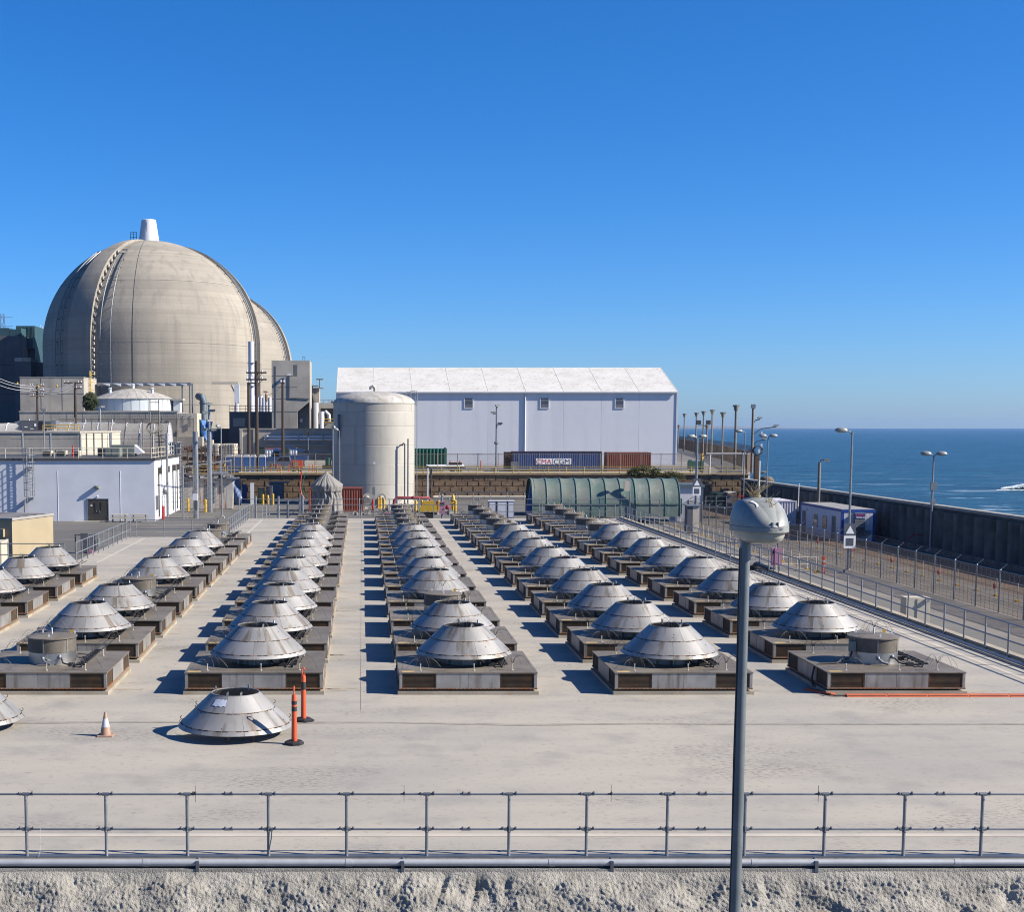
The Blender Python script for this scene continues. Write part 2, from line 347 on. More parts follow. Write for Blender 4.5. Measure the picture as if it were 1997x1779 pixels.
# ------------------------------------------------------------------ ground, sea, far land
YARD = -2.8
TERR = 0.45
WALL_Y = 186.0
def gz(x): return YARD if x <= 20 else (-3.9 if x >= 34 else YARD-1.1*(x-20)/14)
obj('sea', MB().poly([(-5200, -290, -9), (6400, -290, -9), (6400, 11200, -9), (-5200, 11200, -9)]), 'sea_water', kind='structure')
m = MB(); xs = [-170, -60, -20, 0, 20, 25, 30, 34, 49.2]
for a, b in zip(xs[:-1], xs[1:]):
    for y0, y1 in ((10, 60), (60, 120), (120, WALL_Y+.4)):
        m.poly([(a, y0, gz(a)), (b, y0, gz(b)), (b, y1, gz(b)), (a, y1, gz(a))])
obj('yard_ground', m, 'asphalt', kind='structure')
m = MB()
for a, b in ((31, 34), (34, 41)):
    m.poly([(a, 40, gz(a)+.006), (b, 40, gz(b)+.006), (b, 160, gz(b)+.006), (a, 160, gz(a)+.006)])
obj('pavement', m, 'paving', kind='structure')
obj('dirt_strip', MB().poly([(41, 40, -3.89), (48.6, 40, -3.89), (48.6, 184, -3.89), (41, 184, -3.89)]), 'dirt', kind='structure')
obj('terrace', MB().prism([(-170, WALL_Y+.5), (49.8, WALL_Y+.5), (54, 200), (66, 262), (92, 420), (120, 560), (-170, 560)], -11, TERR), 'terrace_ground', kind='structure')
obj('lower_ground', MB().poly([(-170, -150, -5.2), (60, -150, -5.2), (60, 22, -5.2), (-170, 22, -5.2)]), 'asphalt', kind='structure')
# bay markings on the yard
m = MB()
for (xa, ya), (xb, yb) in (((-22, 128), (-5, 128)), ((-22, 137), (-6, 137)), ((-20, 150), (-8, 148)), ((22, 66), (22.15, 100))):
    if abs(xb-xa) > 1: m.poly([(xa, ya, YARD+.008), (xb, yb, YARD+.008), (xb, yb+.35, YARD+.008), (xa, ya+.35, YARD+.008)])
obj('yard_marking', m, 'road_paint', kind='structure')

# concrete deck the vents stand on
DECK = [(-30, 21.49), (18.8, 21.49), (18.8, 103.6), (-8.4, 103.6), (-8.4, 86.0), (-14.1, 86.0), (-14.1, 68.6), (-30, 68.6)]
deck = obj('deck', MB().prism(DECK, -3.2, 0.0), 'deck_concrete', kind='structure')
def strip(name, a, b, w, m, z=.004, wav=0.0):
    a = Vector((a[0], a[1], z)); b = Vector((b[0], b[1], z)); t = (b-a).normalized(); nrm = Vector((-t.y, t.x, 0)); n = 40 if wav else 1
    def fn(u, v):
        p = a.lerp(b, u); k = noise.noise(Vector((u*9, 3.1, 0)))*wav
        ww = w*(1+(noise.noise(Vector((u*14, 7+v*5, 0)))*.9 if wav else 0))
        return p+nrm*(k+(v-.5)*ww)
    return obj(name, MB().grid(fn, n, 1), m, deck)
for a, b in (((-19.9, 22.74), (17.4, 22.74)), ((17.4, 22.9), (17.4, 102.3)), ((-12.9, 69.5), (-12.9, 85)), ((-7.1, 87), (-7.1, 102.3)), ((-7.0, 102.3), (17.3, 102.3))):
    strip('edge_band', a, b, .17, 'deck_light')
strip('filled_seam', (-19.8, 31.75), (18.7, 31.35), .17, 'deck_seam', .005, .22)
strip('filled_seam', (2.62-2.65, 33), (2.62-2.65, 103), .01, 'roof_metal', .005)
for k in range(1, 7): strip('filled_seam', (-19, 33+k*9.54), (18.6, 33+k*9.54), .012, 'roof_metal', .006)
# raised lip along the deck's sea side and front, with the pipes clamped to it
obj('deck_kerb', MB().box(18.55, 18.8, 22.1, 103.3, .002, .12), 'plinth_concrete', deck)

# shotcrete bank falling away in front of the deck
BZ = -.135
def shot(u, v):
    x = -12+25*u; t = v*1.75
    nrm = Vector((0, -.74, .66)); base = Vector((x, 21.38-t*.66, BZ-t*.74))
    e = min(1, max(0, (t-.02)/.25)); q = Vector((x*.8+t*.7, t*1.1-x*.35, 0))
    h = .12*noise.noise(q*.8+Vector((3, 1, 0)))+.08*noise.noise(q*1.9+Vector((0, 5, 2)))+.05*noise.noise(q*4.2)
    g = noise.noise(Vector((x*1.3+t*.9, t*.8-x*.5, 9))); h -= .10*max(0, .22-abs(g))/.22*max(0, .5+noise.noise(q*.6+Vector((9, 0, 0))))
    k = noise.noise(Vector((x*20, t*20, 1))); k2 = noise.noise(Vector((x*40, t*40, 4)))
    return base+nrm*(h*e+(.017*k+.013*k2+.016*max(0, k))*(.25+.75*e))
m = MB().grid(shot, 1500, 105)
m.poly([(-12, 20.2, -1.6), (13, 20.2, -1.6), (13, 15.5, -5.3), (-12, 15.5, -5.3)])
for a, b in ((-60, -12), (13, 60)): m.poly([(a, 21.38, BZ), (b, 21.38, BZ), (b, 15.5, -5.3), (a, 15.5, -5.3)])
obj('bank', m, 'shotcrete', kind='structure', ang=80)
obj('bank_lip', MB().box(-60, 60, 21.35, 21.5, -.75, -.128), 'shotcrete', kind='structure')

# low hills far along the coast and behind the plant
def hills(name, y, x0, x1, h, z0, depth, seed, label=None):
    def fn(u, v):
        x = x0+(x1-x0)*u; e = min(1, u*6, (1-u)*3)
        hh = h*e*(.62+.38*noise.noise(Vector((u*7, seed, 0)))+.16*noise.noise(Vector((u*27, seed, 2))))
        prof = (0, .82, 1.0, .6, 0)[int(round(v*4))]; return (x, y+depth*v, z0+max(0, hh)*prof)
    return obj(name, MB().grid(fn, 90, 4), 'far_land', kind='structure')
hills('far_coast_hills', 10300, -3000, 3500, 58, -9, 700, 2)
hills('inland_hills', 520, -330, -128, 47, 0, 60, 8)
hills('inland_hills', 640, -130, 40, 17, 0, 90, 11)

# sea air: one closed box of pale even haze round everything
def m_haze():
    m = bpy.data.materials.new('haze'); m.use_nodes = True; nt = m.node_tree; nt.nodes.clear()
    v = nt.nodes.new('ShaderNodeVolumePrincipled'); v.inputs['Color'].default_value = (.34, .50, .80, 1); v.inputs['Density'].default_value = 5e-5
    v.inputs['Anisotropy'].default_value = .2
    o = nt.nodes.new('ShaderNodeOutputMaterial'); nt.links.new(v.outputs[0], o.inputs['Volume']); MATS['haze'] = m
m_haze()
obj('haze', MB().box(-5300, 6500, -300, 11300, -13.5, 58), 'haze', kind='stuff')
# ------------------------------------------------------------------ railings and fences
def railing(name, label, cat, pts, step, h, rails, rp, rr, m, z=0.0, closed=False, posts_at=None, group=None, foot=None, zend=None):
    """pipe railing along a polyline: each post and each length of rail is a part"""
    p0 = Vector((pts[0][0], pts[0][1], z)); t = thing(name, label, cat, p0, 0, group)
    first = True
    for (xa, ya), (xb, yb) in zip(pts[:-1], pts[1:]):
        a = Vector((xa, ya, z))-p0; b = Vector((xb, yb, z))-p0; n = max(1, round((b-a).length/step)) if posts_at is None else 1
        me_post = make_mesh('post', MB().cyl((0, 0, 0), (0, 0, h), rp, n=8), m)
        fr = [i/n for i in range(0 if first else 1, n+1)] if posts_at is None else [(q-xa)/(xb-xa) for q in posts_at]
        for f in fr:
            p = obj('post', me_post, m, t); p.location = a.lerp(b, f)
            if foot: 
                q = obj('foot', MB().cbox((0, 0, foot[0]/2), (foot[1], foot[1], foot[0])), foot[2], p) if not hasattr(railing, 'f'+foot[2]) else obj('foot', getattr(railing, 'f'+foot[2]), foot[2], p)
                setattr(railing, 'f'+foot[2], q.data)
        for hz in rails:
            obj('rail', MB().cyl(a+Vector((0, 0, hz)), b+Vector((0, 0, hz)), rr, n=8), m, t)
        first = False
    return t

def wire_fence(name, label, pts, step, h, m, z, arm=0.45, armdir=(1, 0), chain=True, rp=.045, wires=5, group=None, zf='chain_link', strands=3, thin=.004, vstep=0):
    """chain-link security fence: posts with slanted arms (parts), top rail, woven mesh and barbed strands"""
    p0 = Vector((pts[0][0], pts[0][1], z)); t = thing(name, label, 'fence', p0, 0, group)
    ad = Vector((armdir[0], armdir[1], 0)).normalized()*arm*.75+Vector((0, 0, arm*.66))
    pm = MB().cyl((0, 0, 0), (0, 0, h), rp, n=8).ellip((0, 0, h), (rp*1.25, rp*1.25, rp), 8, 4)
    me = make_mesh('post', pm, m); am = make_mesh('arm', MB().cyl((0, 0, h), Vector((0, 0, h))+ad, rp*.5, n=6), m)
    first = True; wb = MB(); ch = MB(); bw = MB()
    for (xa, ya), (xb, yb) in zip(pts[:-1], pts[1:]):
        a = Vector((xa, ya, z))-p0; b = Vector((xb, yb, z))-p0; n = max(1, round((b-a).length/step))
        for i in range(0 if first else 1, n+1):
            p = obj('post', me, m, t); p.location = a.lerp(b, i/n)
            if arm: obj('arm', am, m, p)
        obj('top_rail', MB().cyl(a+Vector((0, 0, h-.05)), b+Vector((0, 0, h-.05)), rp*.6, n=6), m, t)
        for k in range(wires):
            zz = .08+(h-.25)*k/max(1, wires-1); wb.cyl(a+Vector((0, 0, zz)), b+Vector((0, 0, zz)), thin, n=4, cap=False)
        if vstep:
            for k in range(int((b-a).length/vstep)):
                q = a.lerp(b, k*vstep/(b-a).length); wb.cyl(q, q+Vector((0, 0, h-.08)), thin*1.2, n=4, cap=False)
        if arm:
            for s in range(strands):
                f = (s+1)/strands; q = ad*f+Vector((0, 0, h)); bw.cyl(a+q, b+q, thin, n=4, cap=False)
        if chain:
            ch.poly([a+Vector((0, 0, .05)), b+Vector((0, 0, .05)), b+Vector((0, 0, h-.06)), a+Vector((0, 0, h-.06))])
        first = False
    if wb.v: obj('line_wire', wb, 'wire_rust', t, kind='stuff')
    if bw.v: obj('barbed_wire', bw, 'wire_dark', t, kind='stuff')
    if ch.v: obj('mesh', ch, zf, t)
    return t

# ------------------------------------------------------------------ vents
LX, LH0, LH1, PLX = 1.70, .135, .555, 1.74
def spikes(seed, h):
    """thin sprung wires that keep birds off, on top of a short white post"""
    rg = random.Random(seed); m = MB()
    for k in range(9):
        a = rg.uniform(0, 2*PI); R = rg.uniform(.28, .55); up = rg.uniform(.10, .2); pts = []
        for i in range(7):
            f = i/6; pts.append((math.cos(a)*R*f, math.sin(a)*R*f, h+up*4*f*(1-f)+(.06-.14*f*f if f else 0)))
        m.tube(pts, .0038, 3, False)
    return m
def lid_parts(t):
    obj('plinth', MB().box(-PLX, PLX, -PLX, PLX, 0, .085), 'plinth_concrete', t)
    obj('bearing_frame', MB().box(-LX+.14, LX-.14, -LX+.14, LX-.14, .085, LH0), 'dark_hole', t)
    core = obj('lid_core', MB().box(-LX+.07, LX-.07, -LX+.07, LX-.07, LH0, LH1-.03), 'rust_screen', t)
    obj('top_plate', MB().box(-LX-.012, LX+.012, -LX-.012, LX+.012, LH1-.028, LH1), 'steel_lid', t)
    obj('bottom_flange', MB().box(-LX-.01, LX+.01, -LX-.01, LX+.01, LH0-.004, LH0+.03), 'rusty_edge', t)
    cp = make_mesh('corner_post', MB().box(-.034, .034, -.034, .034, LH0+.03, LH1-.028), 'steel_panel')
    for sx in (-1, 1):
        for sy in (-1, 1): obj('corner_post', cp, None, t).location = (sx*(LX-.036), sy*(LX-.036), 0)
    z0, z1 = LH0+.03, LH1-.028
    sm = MB().box(-.42, .42, 0, .012, z0, z1)
    for k in range(12):
        zz = z0+.02+(z1-z0-.04)*k/11; sm.box(-.415, .415, -.006, .0, zz-.004, zz+.004)
    fr = .014
    sm.box(-.42, -.42+fr*2, -.012, 0, z0, z1).box(.42-fr*2, .42, -.012, 0, z0, z1)
    sm = make_mesh('vent_screen', sm, 'rust_screen')
    pm = make_mesh('side_panel', MB().box(-.391, .391, 0, .02, z0, z1), 'steel_panel')
    for k in range(4):
        ca, sa = math.cos(k*PI/2), math.sin(k*PI/2)
        def put(me, nm, u, d):
            o = obj(nm, me, None, t); o.location = (ca*u+sa*d, sa*u-ca*d, 0); o.rotation_euler = (0, 0, k*PI/2)
        for u in (-1.21, 1.21): put(sm, 'vent_screen', u, LX-.02)
        for u in (-.395, .395): put(pm, 'side_panel', u, LX-.004)
    rv = MB()
    for i in range(34):
        x = -LX+.1+i*.1
        rv.box(x-.006, x+.006, -LX-.018, -LX-.008, LH0+.008, LH0+.022)
    obj('rivet', rv, 'steel_panel', t, kind='stuff')
    obj('sticker', MB().box(-1.64, -1.32, -1.66, -1.50, LH1+.001, LH1+.004), 'sticker_yellow', t)
    for i, (x, y) in enumerate(((-1.17, -1.42), (.16, -1.42), (1.12, -1.38), (1.15, .9), (-1.15, 1.3), (.2, 1.45))):
        p = obj('deterrent_post', MB().cyl((0, 0, 0), (0, 0, .15), .011, n=6).cyl((0, 0, 0), (0, 0, .012), .035, n=6).ellip((0, 0, .155), (.022, .022, .014), 6, 4), 'cream_paint', t)
        p.location = (x, y, LH1)
        if i in (0, 2, 4): obj('wire_spray', spikes(i+3, .16), 'wire_dark', p)
    # cable ladder along the lid and the conduits that feed it
    cl = MB()
    for x in (.86, 1.02):
        cl.tube([(x, -1.05, LH1+.09), (x+.02, 0, LH1+.10), (x, 1.6, LH1+.09), (x+.02, 2.9, LH1+.10)], .015, 6)
    for k in range(9): cl.box(.84, 1.04, -.98+k*.28, -.945+k*.28, LH1+.07, LH1+.115)
    obj('cable_tray', cl, 'black_rubber', t)
    for y in (-.9, .1, 1.1): obj('tray_support', MB().cyl((.94, y, LH1), (.94, y, LH1+.08), .02, n=6).box(.84, 1.04, y-.03, y+.03, LH1+.07, LH1+.085), 'galvanised', t)
    cd = MB()
    cd.tube([(.35, -.56, LH1+.17), (.42, -.72, LH1+.07), (.6, -.8, LH1+.04), (1.0, -.83, LH1+.05)], .02, 6)
    obj('conduit', cd, 'black_rubber', t)
    obj('conduit', MB().tube([(.5, .25, LH1+.12), (.7, .2, LH1+.05), (1.0, .2, LH1+.06)], .02, 6), 'black_rubber', t)
    obj('conduit', MB().tube([(.55, .5, LH1+.12), (1.0, .62, LH1+.06)], .016, 6), 'black_rubber', t)
    obj('splice_box', MB().cbox((.66, -.8, LH1+.05), (.16, .08, .09)), 'black_rubber', t); obj('splice_box', MB().cbox((.8, .2, LH1+.05), (.14, .08, .08)), 'black_rubber', t)
    jb = MB().ellip((.30, -.53, LH1+.2), (.05, .05, .05), 8, 6).cyl((.30, -.5, LH1+.2), (.30, -.6, LH1+.17), .03, n=6)
    obj('junction_fitting', jb, 'galvanised', t)

TIERS = [((.518, 1.505), (.845, 1.195)), ((.842, 1.19), (1.165, .885))]
def panel_mesh(name, r0, z0, r1, z1, n, th=.012, seg=9, gap=.006):
    a0, a1 = gap/2/r1, 2*PI/n-gap/2/r1; m = MB(); vs = []
    for (r, z) in ((r0, z0), (r1, z1), (r1-th, z1-th), (r0-th, z0-th)):
        for j in range(seg+1):
            a = a0+(a1-a0)*j/seg; vs.append((r*math.cos(a), r*math.sin(a), z))
    w = seg+1; fs = [(k*w+j, ((k+1) % 4)*w+j, ((k+1) % 4)*w+j+1, k*w+j+1) for k in range(4) for j in range(seg)]
    fs += [(0, w, 2*w, 3*w)[::-1], (seg, w+seg, 2*w+seg, 3*w+seg)]
    return make_mesh(name, m._add(vs, fs), 'steel_cone', 30)
def cone_parts(t, dz=0.0, neck=True, rim_tabs=3):
    g = []
    for (nm, (a, b), n) in (('upper_panel', TIERS[0], 6), ('lower_panel', TIERS[1], 8)):
        me = panel_mesh(nm, a[0], a[1], b[0], b[1], n)
        for k in range(n):
            o = obj(nm, me, None, t); o.rotation_euler = (0, 0, 2*PI*(k+.3)/n); o.location = (0, 0, dz)
    me = panel_mesh('skirt_panel', 1.172, .88, 1.24, .795, 8)
    for k in range(8):
        o = obj('skirt_panel', me, None, t); o.rotation_euler = (0, 0, 2*PI*(k+.3)/8); o.location = (0, 0, dz)
    # dark slots under each lap, rusty lap bands
    sl = MB()
    for r, z in ((.842, 1.186), (1.168, .876)):
        k = int(r*44)
        for i in range(k):
            if i % 3 == 2: continue
            a = 2*PI*i/k; w = 2*PI/k*.8
            vs = [((r+d)*math.cos(a+s), (r+d)*math.sin(a+s), z+dd) for d, dd in ((.004, .012), (.016, -.006)) for s in (0, w)]
            sl._add(vs, [(0, 1, 3, 2)])
    o = obj('lap_slot', sl, 'dark_hole', t, kind='stuff'); o.location = (0, 0, dz)
    lb = MB().lathe([(.846, 1.198), (.853, 1.188), (.846, 1.184)], 40).lathe([(1.168, .888), (1.178, .878), (1.17, .874)], 48)
    o = obj('lap_band', lb, 'rusty_edge', t); o.location = (0, 0, dz)
    o = obj('rim', MB().lathe([(.506, 1.50), (.506, 1.512), (.522, 1.512), (.522, 1.50)], 36), 'steel_cone', t); o.location = (0, 0, dz)
    tb = make_mesh('rim_tab', MB().ext([(-.022, 0, -.06), (.022, 0, -.06), (.022, 0, .06), (0, 0, .085), (-.022, 0, .06)], (0, .012, 0)), 'steel_bright')
    for a in ((-72, 100, 40) if rim_tabs == 3 else (-105, -72, 60, 150)):
        o = obj('rim_tab', tb, None, t); o.location = (.515*math.cos(rad(a)), .515*math.sin(rad(a)), 1.52+dz); o.rotation_euler = (0, .25, rad(a+90))
    bo = MB(); rg = random.Random(2)
    for k in range(18):
        a = rg.uniform(0, 2*PI); f = rg.uniform(.1, .95); r = .53+.62*f; z = 1.49-.6*f
        bo.ellip((r*math.cos(a), r*math.sin(a), z+.012), (.012, .012, .012), 5, 3)
    o = obj('bolt_head', bo, 'galv_dark', t, kind='stuff'); o.location = (0, 0, dz)
    if neck:
        obj('neck', MB().lathe([(.62, LH1), (.62, .99), (.50, 1.35), (.47, 1.35), (.47, .7)], 28), 'steel_panel', t)
        fm = make_mesh('neck_fin', MB().box(.60, .72, -.008, .008, LH1, .88), 'steel_bright')
        for k in range(10): obj('neck_fin', fm, None, t).rotation_euler = (0, 0, 2*PI*(k+.4)/10)
        obj('flue_floor', MB().disc((0, 0, .72), .5, 24), 'dark_hole', t)
        obj('rim_deterrent', spikes(31, 1.45), 'wire_dark', t)
def make_cone():
    t = thing('vent', 'x', 'vent'); lid_parts(t); cone_parts(t); return t
def make_drum():
    t = thing('vent', 'x', 'vent'); lid_parts(t)
    obj('drum_base', MB().lathe([(.60, LH1), (.60, .845)], 32), 'steel_bright', t)
    obj('drum_seam', MB().box(-.008, .008, -.607, -.598, LH1, .84), 'steel_panel', t)
    obj('drum_screen', MB().lathe([(.603, .845), (.608, .85), (.608, 1.205)], 32), 'mesh_brown', t)
    st = MB()
    for k in range(6):
        a = 2*PI*(k+.35)/6; st.cbox((.611*math.cos(a), .611*math.sin(a), 1.03), (.012, .03, .36), a)
    obj('screen_strap', st, 'steel_panel', t)
    obj('drum_cap', MB().lathe([(.60, 1.195), (.645, 1.195), (.648, 1.225), (.60, 1.235), (.30, 1.262), (0.001, 1.272)], 36), 'steel_lid', t)
    lg = make_mesh('cap_lug', MB().ext([(-.02, 0, 0), (.02, 0, 0), (.02, 0, .07), (0, 0, .09), (-.02, 0, .07)], (0, .01, 0)), 'white_paint')
    for a, r in ((-88, .45), (20, .58), (130, .5)): obj('cap_lug', lg, None, t).location = (r*math.cos(rad(a)), r*math.sin(rad(a)), 1.245)
    p = obj('deterrent_post', MB().cyl((0, 0, 1.26), (0, 0, 1.40), .018, n=6).ellip((0, 0, 1.41), (.028, .028, .018), 6, 4), 'white_paint', t)
    obj('wire_spray', spikes(5, 1.41), 'wire_dark', p)
    obj('tag', MB().box(.38, .46, .42, .43, 1.22, 1.31), 'yellow_paint', t)
    obj('elbow', MB().tube([(-.1, -.6, .70), (-.1, -.68, .72), (-.02, -.74, .64), (.12, -.78, .6)], .035, 8).ellip((-.1, -.66, .735), (.05, .05, .045), 8, 6), 'galvanised', t)
    return t
COLX = {i: 2.62+5.3*(i-3) for i in range(6)}
def rowy(k): return 36.73+4.772*(k-1)
col_txt = {5: 'in the column nearest the seawall', 4: 'in the second column from the seawall', 3: 'in the third column from the seawall',
           2: 'in the fourth column from the seawall', 1: 'in the fifth column from the seawall', 0: 'in the short column by the tan hut'}
GRP = 'steel vents standing in rows on the concrete deck'
DRUM = {5: {1, 10, 11, 12, 13, 14}, 4: {10, 11, 12, 13, 14}, 3: {3, 10, 11, 12, 13, 14}, 2: {10, 11, 12, 13, 14}, 1: {1, 4, 9, 10}, 0: set()}
LAST = {5: 14, 4: 14, 3: 14, 2: 14, 1: 10, 0: 6}; FIRST = {5: 1, 4: 1, 3: 1, 2: 1, 1: 1, 0: 3}
protos = {}
for c in (3, 2, 4, 5, 1, 0):
    for k in range(FIRST[c], LAST[c]+1):
        kind = 'drum' if k in DRUM[c] else 'cone'
        if c == 0: w = ['front-most', 'second', 'third', 'rear-most'][k-3]
        elif k == LAST[c]: w = 'farthest'
        else: w = ORD[k-1]
        what = 'vent with capped mesh drum' if kind == 'drum' else 'vent with flared steel cone'
        lab = '%s, %s from front %s' % (what, w, col_txt[c]) if w not in ('farthest', 'front-most', 'rear-most') else '%s, %s of those %s' % (what, w, col_txt[c])
        rj = random.Random(c*31+k); loc = (COLX[c]+rj.uniform(-.025, .025), rowy(k)+rj.uniform(-.03, .03), 0)
        far = k > 7
        if kind not in protos:
            p = make_cone() if kind == 'cone' else make_drum()
            protos[kind] = p; p['group'] = GRP; p['label'] = lab; p.location = loc
        else:
            skip = ('bolt_head', 'rivet', 'rim_deterrent', 'lap_slot') if far else ()
            o = dup(protos[kind], loc, lab, rj.uniform(-.006, .006), keep=lambda q: q.name.split('.')[0] not in skip)
            if kind == 'cone':
                a = random.Random(c*50+k).uniform(0, 2*PI)
                for q in o.children:
                    if q.name.split('.')[0] in ('upper_panel', 'lower_panel', 'skirt_panel', 'bolt_head', 'lap_slot'): q.rotation_euler.z += a
# cable that leaves the first drum vent and the orange ramps that cover it
d1 = (COLX[5], rowy(1))
t = thing('power_cable', 'thick black cable hanging off the drum vent into an orange ramp', 'cable', (d1[0]-.6, d1[1]-.2, .8))
cbx = obj('box', MB().cbox((-.02, 0, .18), (.14, .16, .26)), 'hvac_green', t)
obj('cord', MB().tube([(-.02, 0, .05), (-.1, -.1, -.1), (-.5, -.25, -.22), (-.95, -.35, -.22), (-1.12, -.42, -.3), (-1.18, -.45, -.6), (-1.17, -.55, -.745), (-.95, -1.2, -.76)], .026, 8), 'black_rubber', t)
y0 = d1[1]-1.84
def ramp(n, lab, x0, length, rz, loc):
    t = thing('cable_ramp', lab, 'cable ramp', loc, rz)
    sec = [(-.12, 0), (-.07, .055), (.07, .055), (.12, 0)]
    for i in range(n):
        L = length/n
        obj('ramp_section', MB().ext([(i*L+.006, y, z) for y, z in sec], (L-.012, 0, 0)), 'orange_mat', t)
        dm = MB()
        for k in range(16):
            for s in (0, 1): dm.cbox((i*L+(k+.5+.5*s)*L/17, -.097+.0, .030+s*.0), (.03, .012, .014))
        obj('grip_stud', dm, 'rust_screen', t, kind='stuff')
    return t
ramp(7, 'long orange cable ramp lying in front of the sea-side drum vent', 0, 7.0, 0, (d1[0]-1.35, y0-.12, .002))
ramp(1, 'short orange cable ramp angled at the corner of the drum vent', 0, .9, rad(118), (d1[0]-1.62, y0-.02, .002))
at(obj('cable_loop', MB().tube([(-.25, .1, .03), (-.2, -.05, .035), (0, -.16, .035), (.25, -.12, .03)], .022, 6), 'black_rubber', label='black cable loop between the two orange ramps', cat='cable'), (d1[0]-1.62, y0-.02, 0))

# cones taken off their vents and set down on the deck
def loose_cone(loc, lab, dark=True):
    t = thing('loose_cone', lab, 'steel cone', loc); cone_parts(t, -.60, False, 4)
    lg = make_mesh('prop_leg', MB().box(-.03, .03, -.03, .03, 0, .24), 'wood_light')
    for a in (25, 145, 265, -60): obj('prop_leg', lg, None, t).location = (.86*math.cos(rad(a)), .86*math.sin(rad(a)), 0)
    hm = make_mesh('hook', MB().tube([(.0, 0, 0), (.035, 0, .02), (.04, 0, .055), (.015, 0, .08)], .008, 5), 'black_rubber')
    for r, z, aa in ((.85, .60, (20, 170, 200)), (1.17, .29, (15, 175, 195))):
        for a in aa:
            o = obj('hook', hm, None, t); o.location = (r*math.cos(rad(a)), r*math.sin(rad(a)), z); o.rotation_euler = (0, 0, rad(a))
    return t
c1 = G(459, 1433, .0)
lc = loose_cone((c1.x, c1.y+.12, 0), 'loose steel cone with a torn paper tag, set down beside the orange posts')
tg = MB(); 
def tagfn(u, v):
    a = rad(-128+26*u); f = .22+.40*v+.03*math.sin(u*17+v*9); r = .518+(.845-.518)*f; z = 1.505-.60+(-.31)*f
    return ((r+.006)*math.cos(a), (r+.006)*math.sin(a), z+.006)
obj('paper_tag', tg.grid(tagfn, 10, 4), 'tag_paper', lc)
c2 = G(-64, 1418, 0)
l2 = loose_cone((c2.x, c2.y, 0), 'loose steel cone cut off by the frame, near the traffic cone')

# traffic cone, delineators
p = G(206, 1436, 0); t = thing('traffic_cone', 'faded orange traffic cone with white collar alone on the deck', 'traffic cone', p)
obj('base', MB().box(-.16, .16, -.16, .16, 0, .03), 'cone_orange', t)
obj('body', MB().lathe([(.115, .03), (.087, .20)], 20).lathe([(.050, .38), (.024, .52), (.001, .522)], 20), 'cone_orange', t)
obj('collar', MB().lathe([(.089, .20), (.051, .382)], 20), 'reflective_white', t)
def delineator(px, py, lab, bands, rz, loopw):
    p = G(px, py, 0); t = thing('delineator_post', lab, 'safety post', p, rz, 'orange delineator posts by the loose cone')
    obj('base', MB().lathe([(.20, 0), (.205, .05), (.16, .075), (.001, .075)], 8), 'black_rubber', t, ang=20)
    obj('shaft', MB().lathe([(.062, .06), (.056, .5), (.054, .99), (.045, 1.04), (.001, 1.05)], 16), 'safety_orange', t)
    for z0, z1 in bands: obj('band', MB().lathe([(.0575, z0), (.0565, z1)], 16), 'black_rubber', t)
    lp = [(.032*math.cos(a), 0, 1.12+.07*math.sin(a)+(.03 if a < PI else -.03)) for a in [2*PI*i/12 for i in range(13)]]
    obj('loop_handle', MB().tube(lp, .013, 6).cyl((0, 0, 1.02), (0, 0, 1.07), .02, n=6), 'safety_orange', t)
    return t
delineator(574, 1452, 'orange delineator post with two black bands, nearer the front railing', ((.70, .80), (.84, .92)), rad(84), 1)
d = delineator(592, 1407, 'orange delineator post with one wide black band on a double base', ((.72, .90),), rad(8), 1)
obj('second_base', MB().lathe([(.215, -.0), (.215, .03), (.19, .04), (.001, .04)], 8), 'black_rubber', d, ang=20).location = (.03, -.02, 0)

# front railing with clamp fittings, service pipes strapped under it
FX = [G(x, 1672, 0).x for x in (-105, 53, 208, 366, 524, 676, 832, 992, 1143, 1300, 1451, 1606, 1761, 1912, 2066)]
FY = 21.57
t = thing('front_railing', 'galvanised two-rail pipe railing along the front edge of the deck', 'railing', (0, FY, 0))
pm = make_mesh('post', MB().cyl((0, 0, 0), (0, 0, .985), .0255, n=10).box(-.06, .06, -.05, .05, 0, .012), 'galvanised')
fit = MB()
fit.cyl((-.055, 0, .985), (.055, 0, .985), .026, n=10).ellip((-.10, -.01, 1.005), (.018, .018, .018), 6, 4).ellip((.10, -.01, 1.01), (.022, .022, .022), 6, 4).cyl((-.11, 0, .985), (-.07, 0, .985), .023, n=8).cyl((.07, 0, .985), (.11, 0, .985), .023, n=8).ellip((0, -.035, .91), (.02, .02, .022), 6, 4)
fit.cyl((-.07, 0, .435), (.07, 0, .435), .025, n=10).ellip((-.10, -.01, .46), (.022, .022, .022), 6, 4).ellip((.10, -.01, .46), (.022, .022, .022), 6, 4).cyl((0, 0, .39), (0, 0, .48), .031, n=8).ellip((0, -.035, .40), (.02, .02, .02), 6, 4)
fit = make_mesh('clamp_fitting', fit, 'galv_dark')
for x in FX:
    o = obj('post', pm, None, t); o.location = (x, 0, 0); obj('clamp_fitting', fit, None, o)
for a, b in zip(FX[:-1], FX[1:]):
    for z in (.985, .435): obj('rail', MB().cyl((a, 0, z), (b, 0, z), .0175, n=8), 'galvanised', t)
sp = make_mesh('splice', MB().cyl((-.07, 0, 0), (.07, 0, 0), .023, n=8).ellip((-.05, -.01, .028), (.018, .018, .018), 6, 4).ellip((.05, -.01, .028), (.018, .018, .018), 6, 4), 'galv_dark')
for x in (445, 909, 1370, 1834):
    for z in (.985, .435): obj('splice', sp, None, t).location = (D(x, 1547, FY).x, 0, z)
wr = MB()
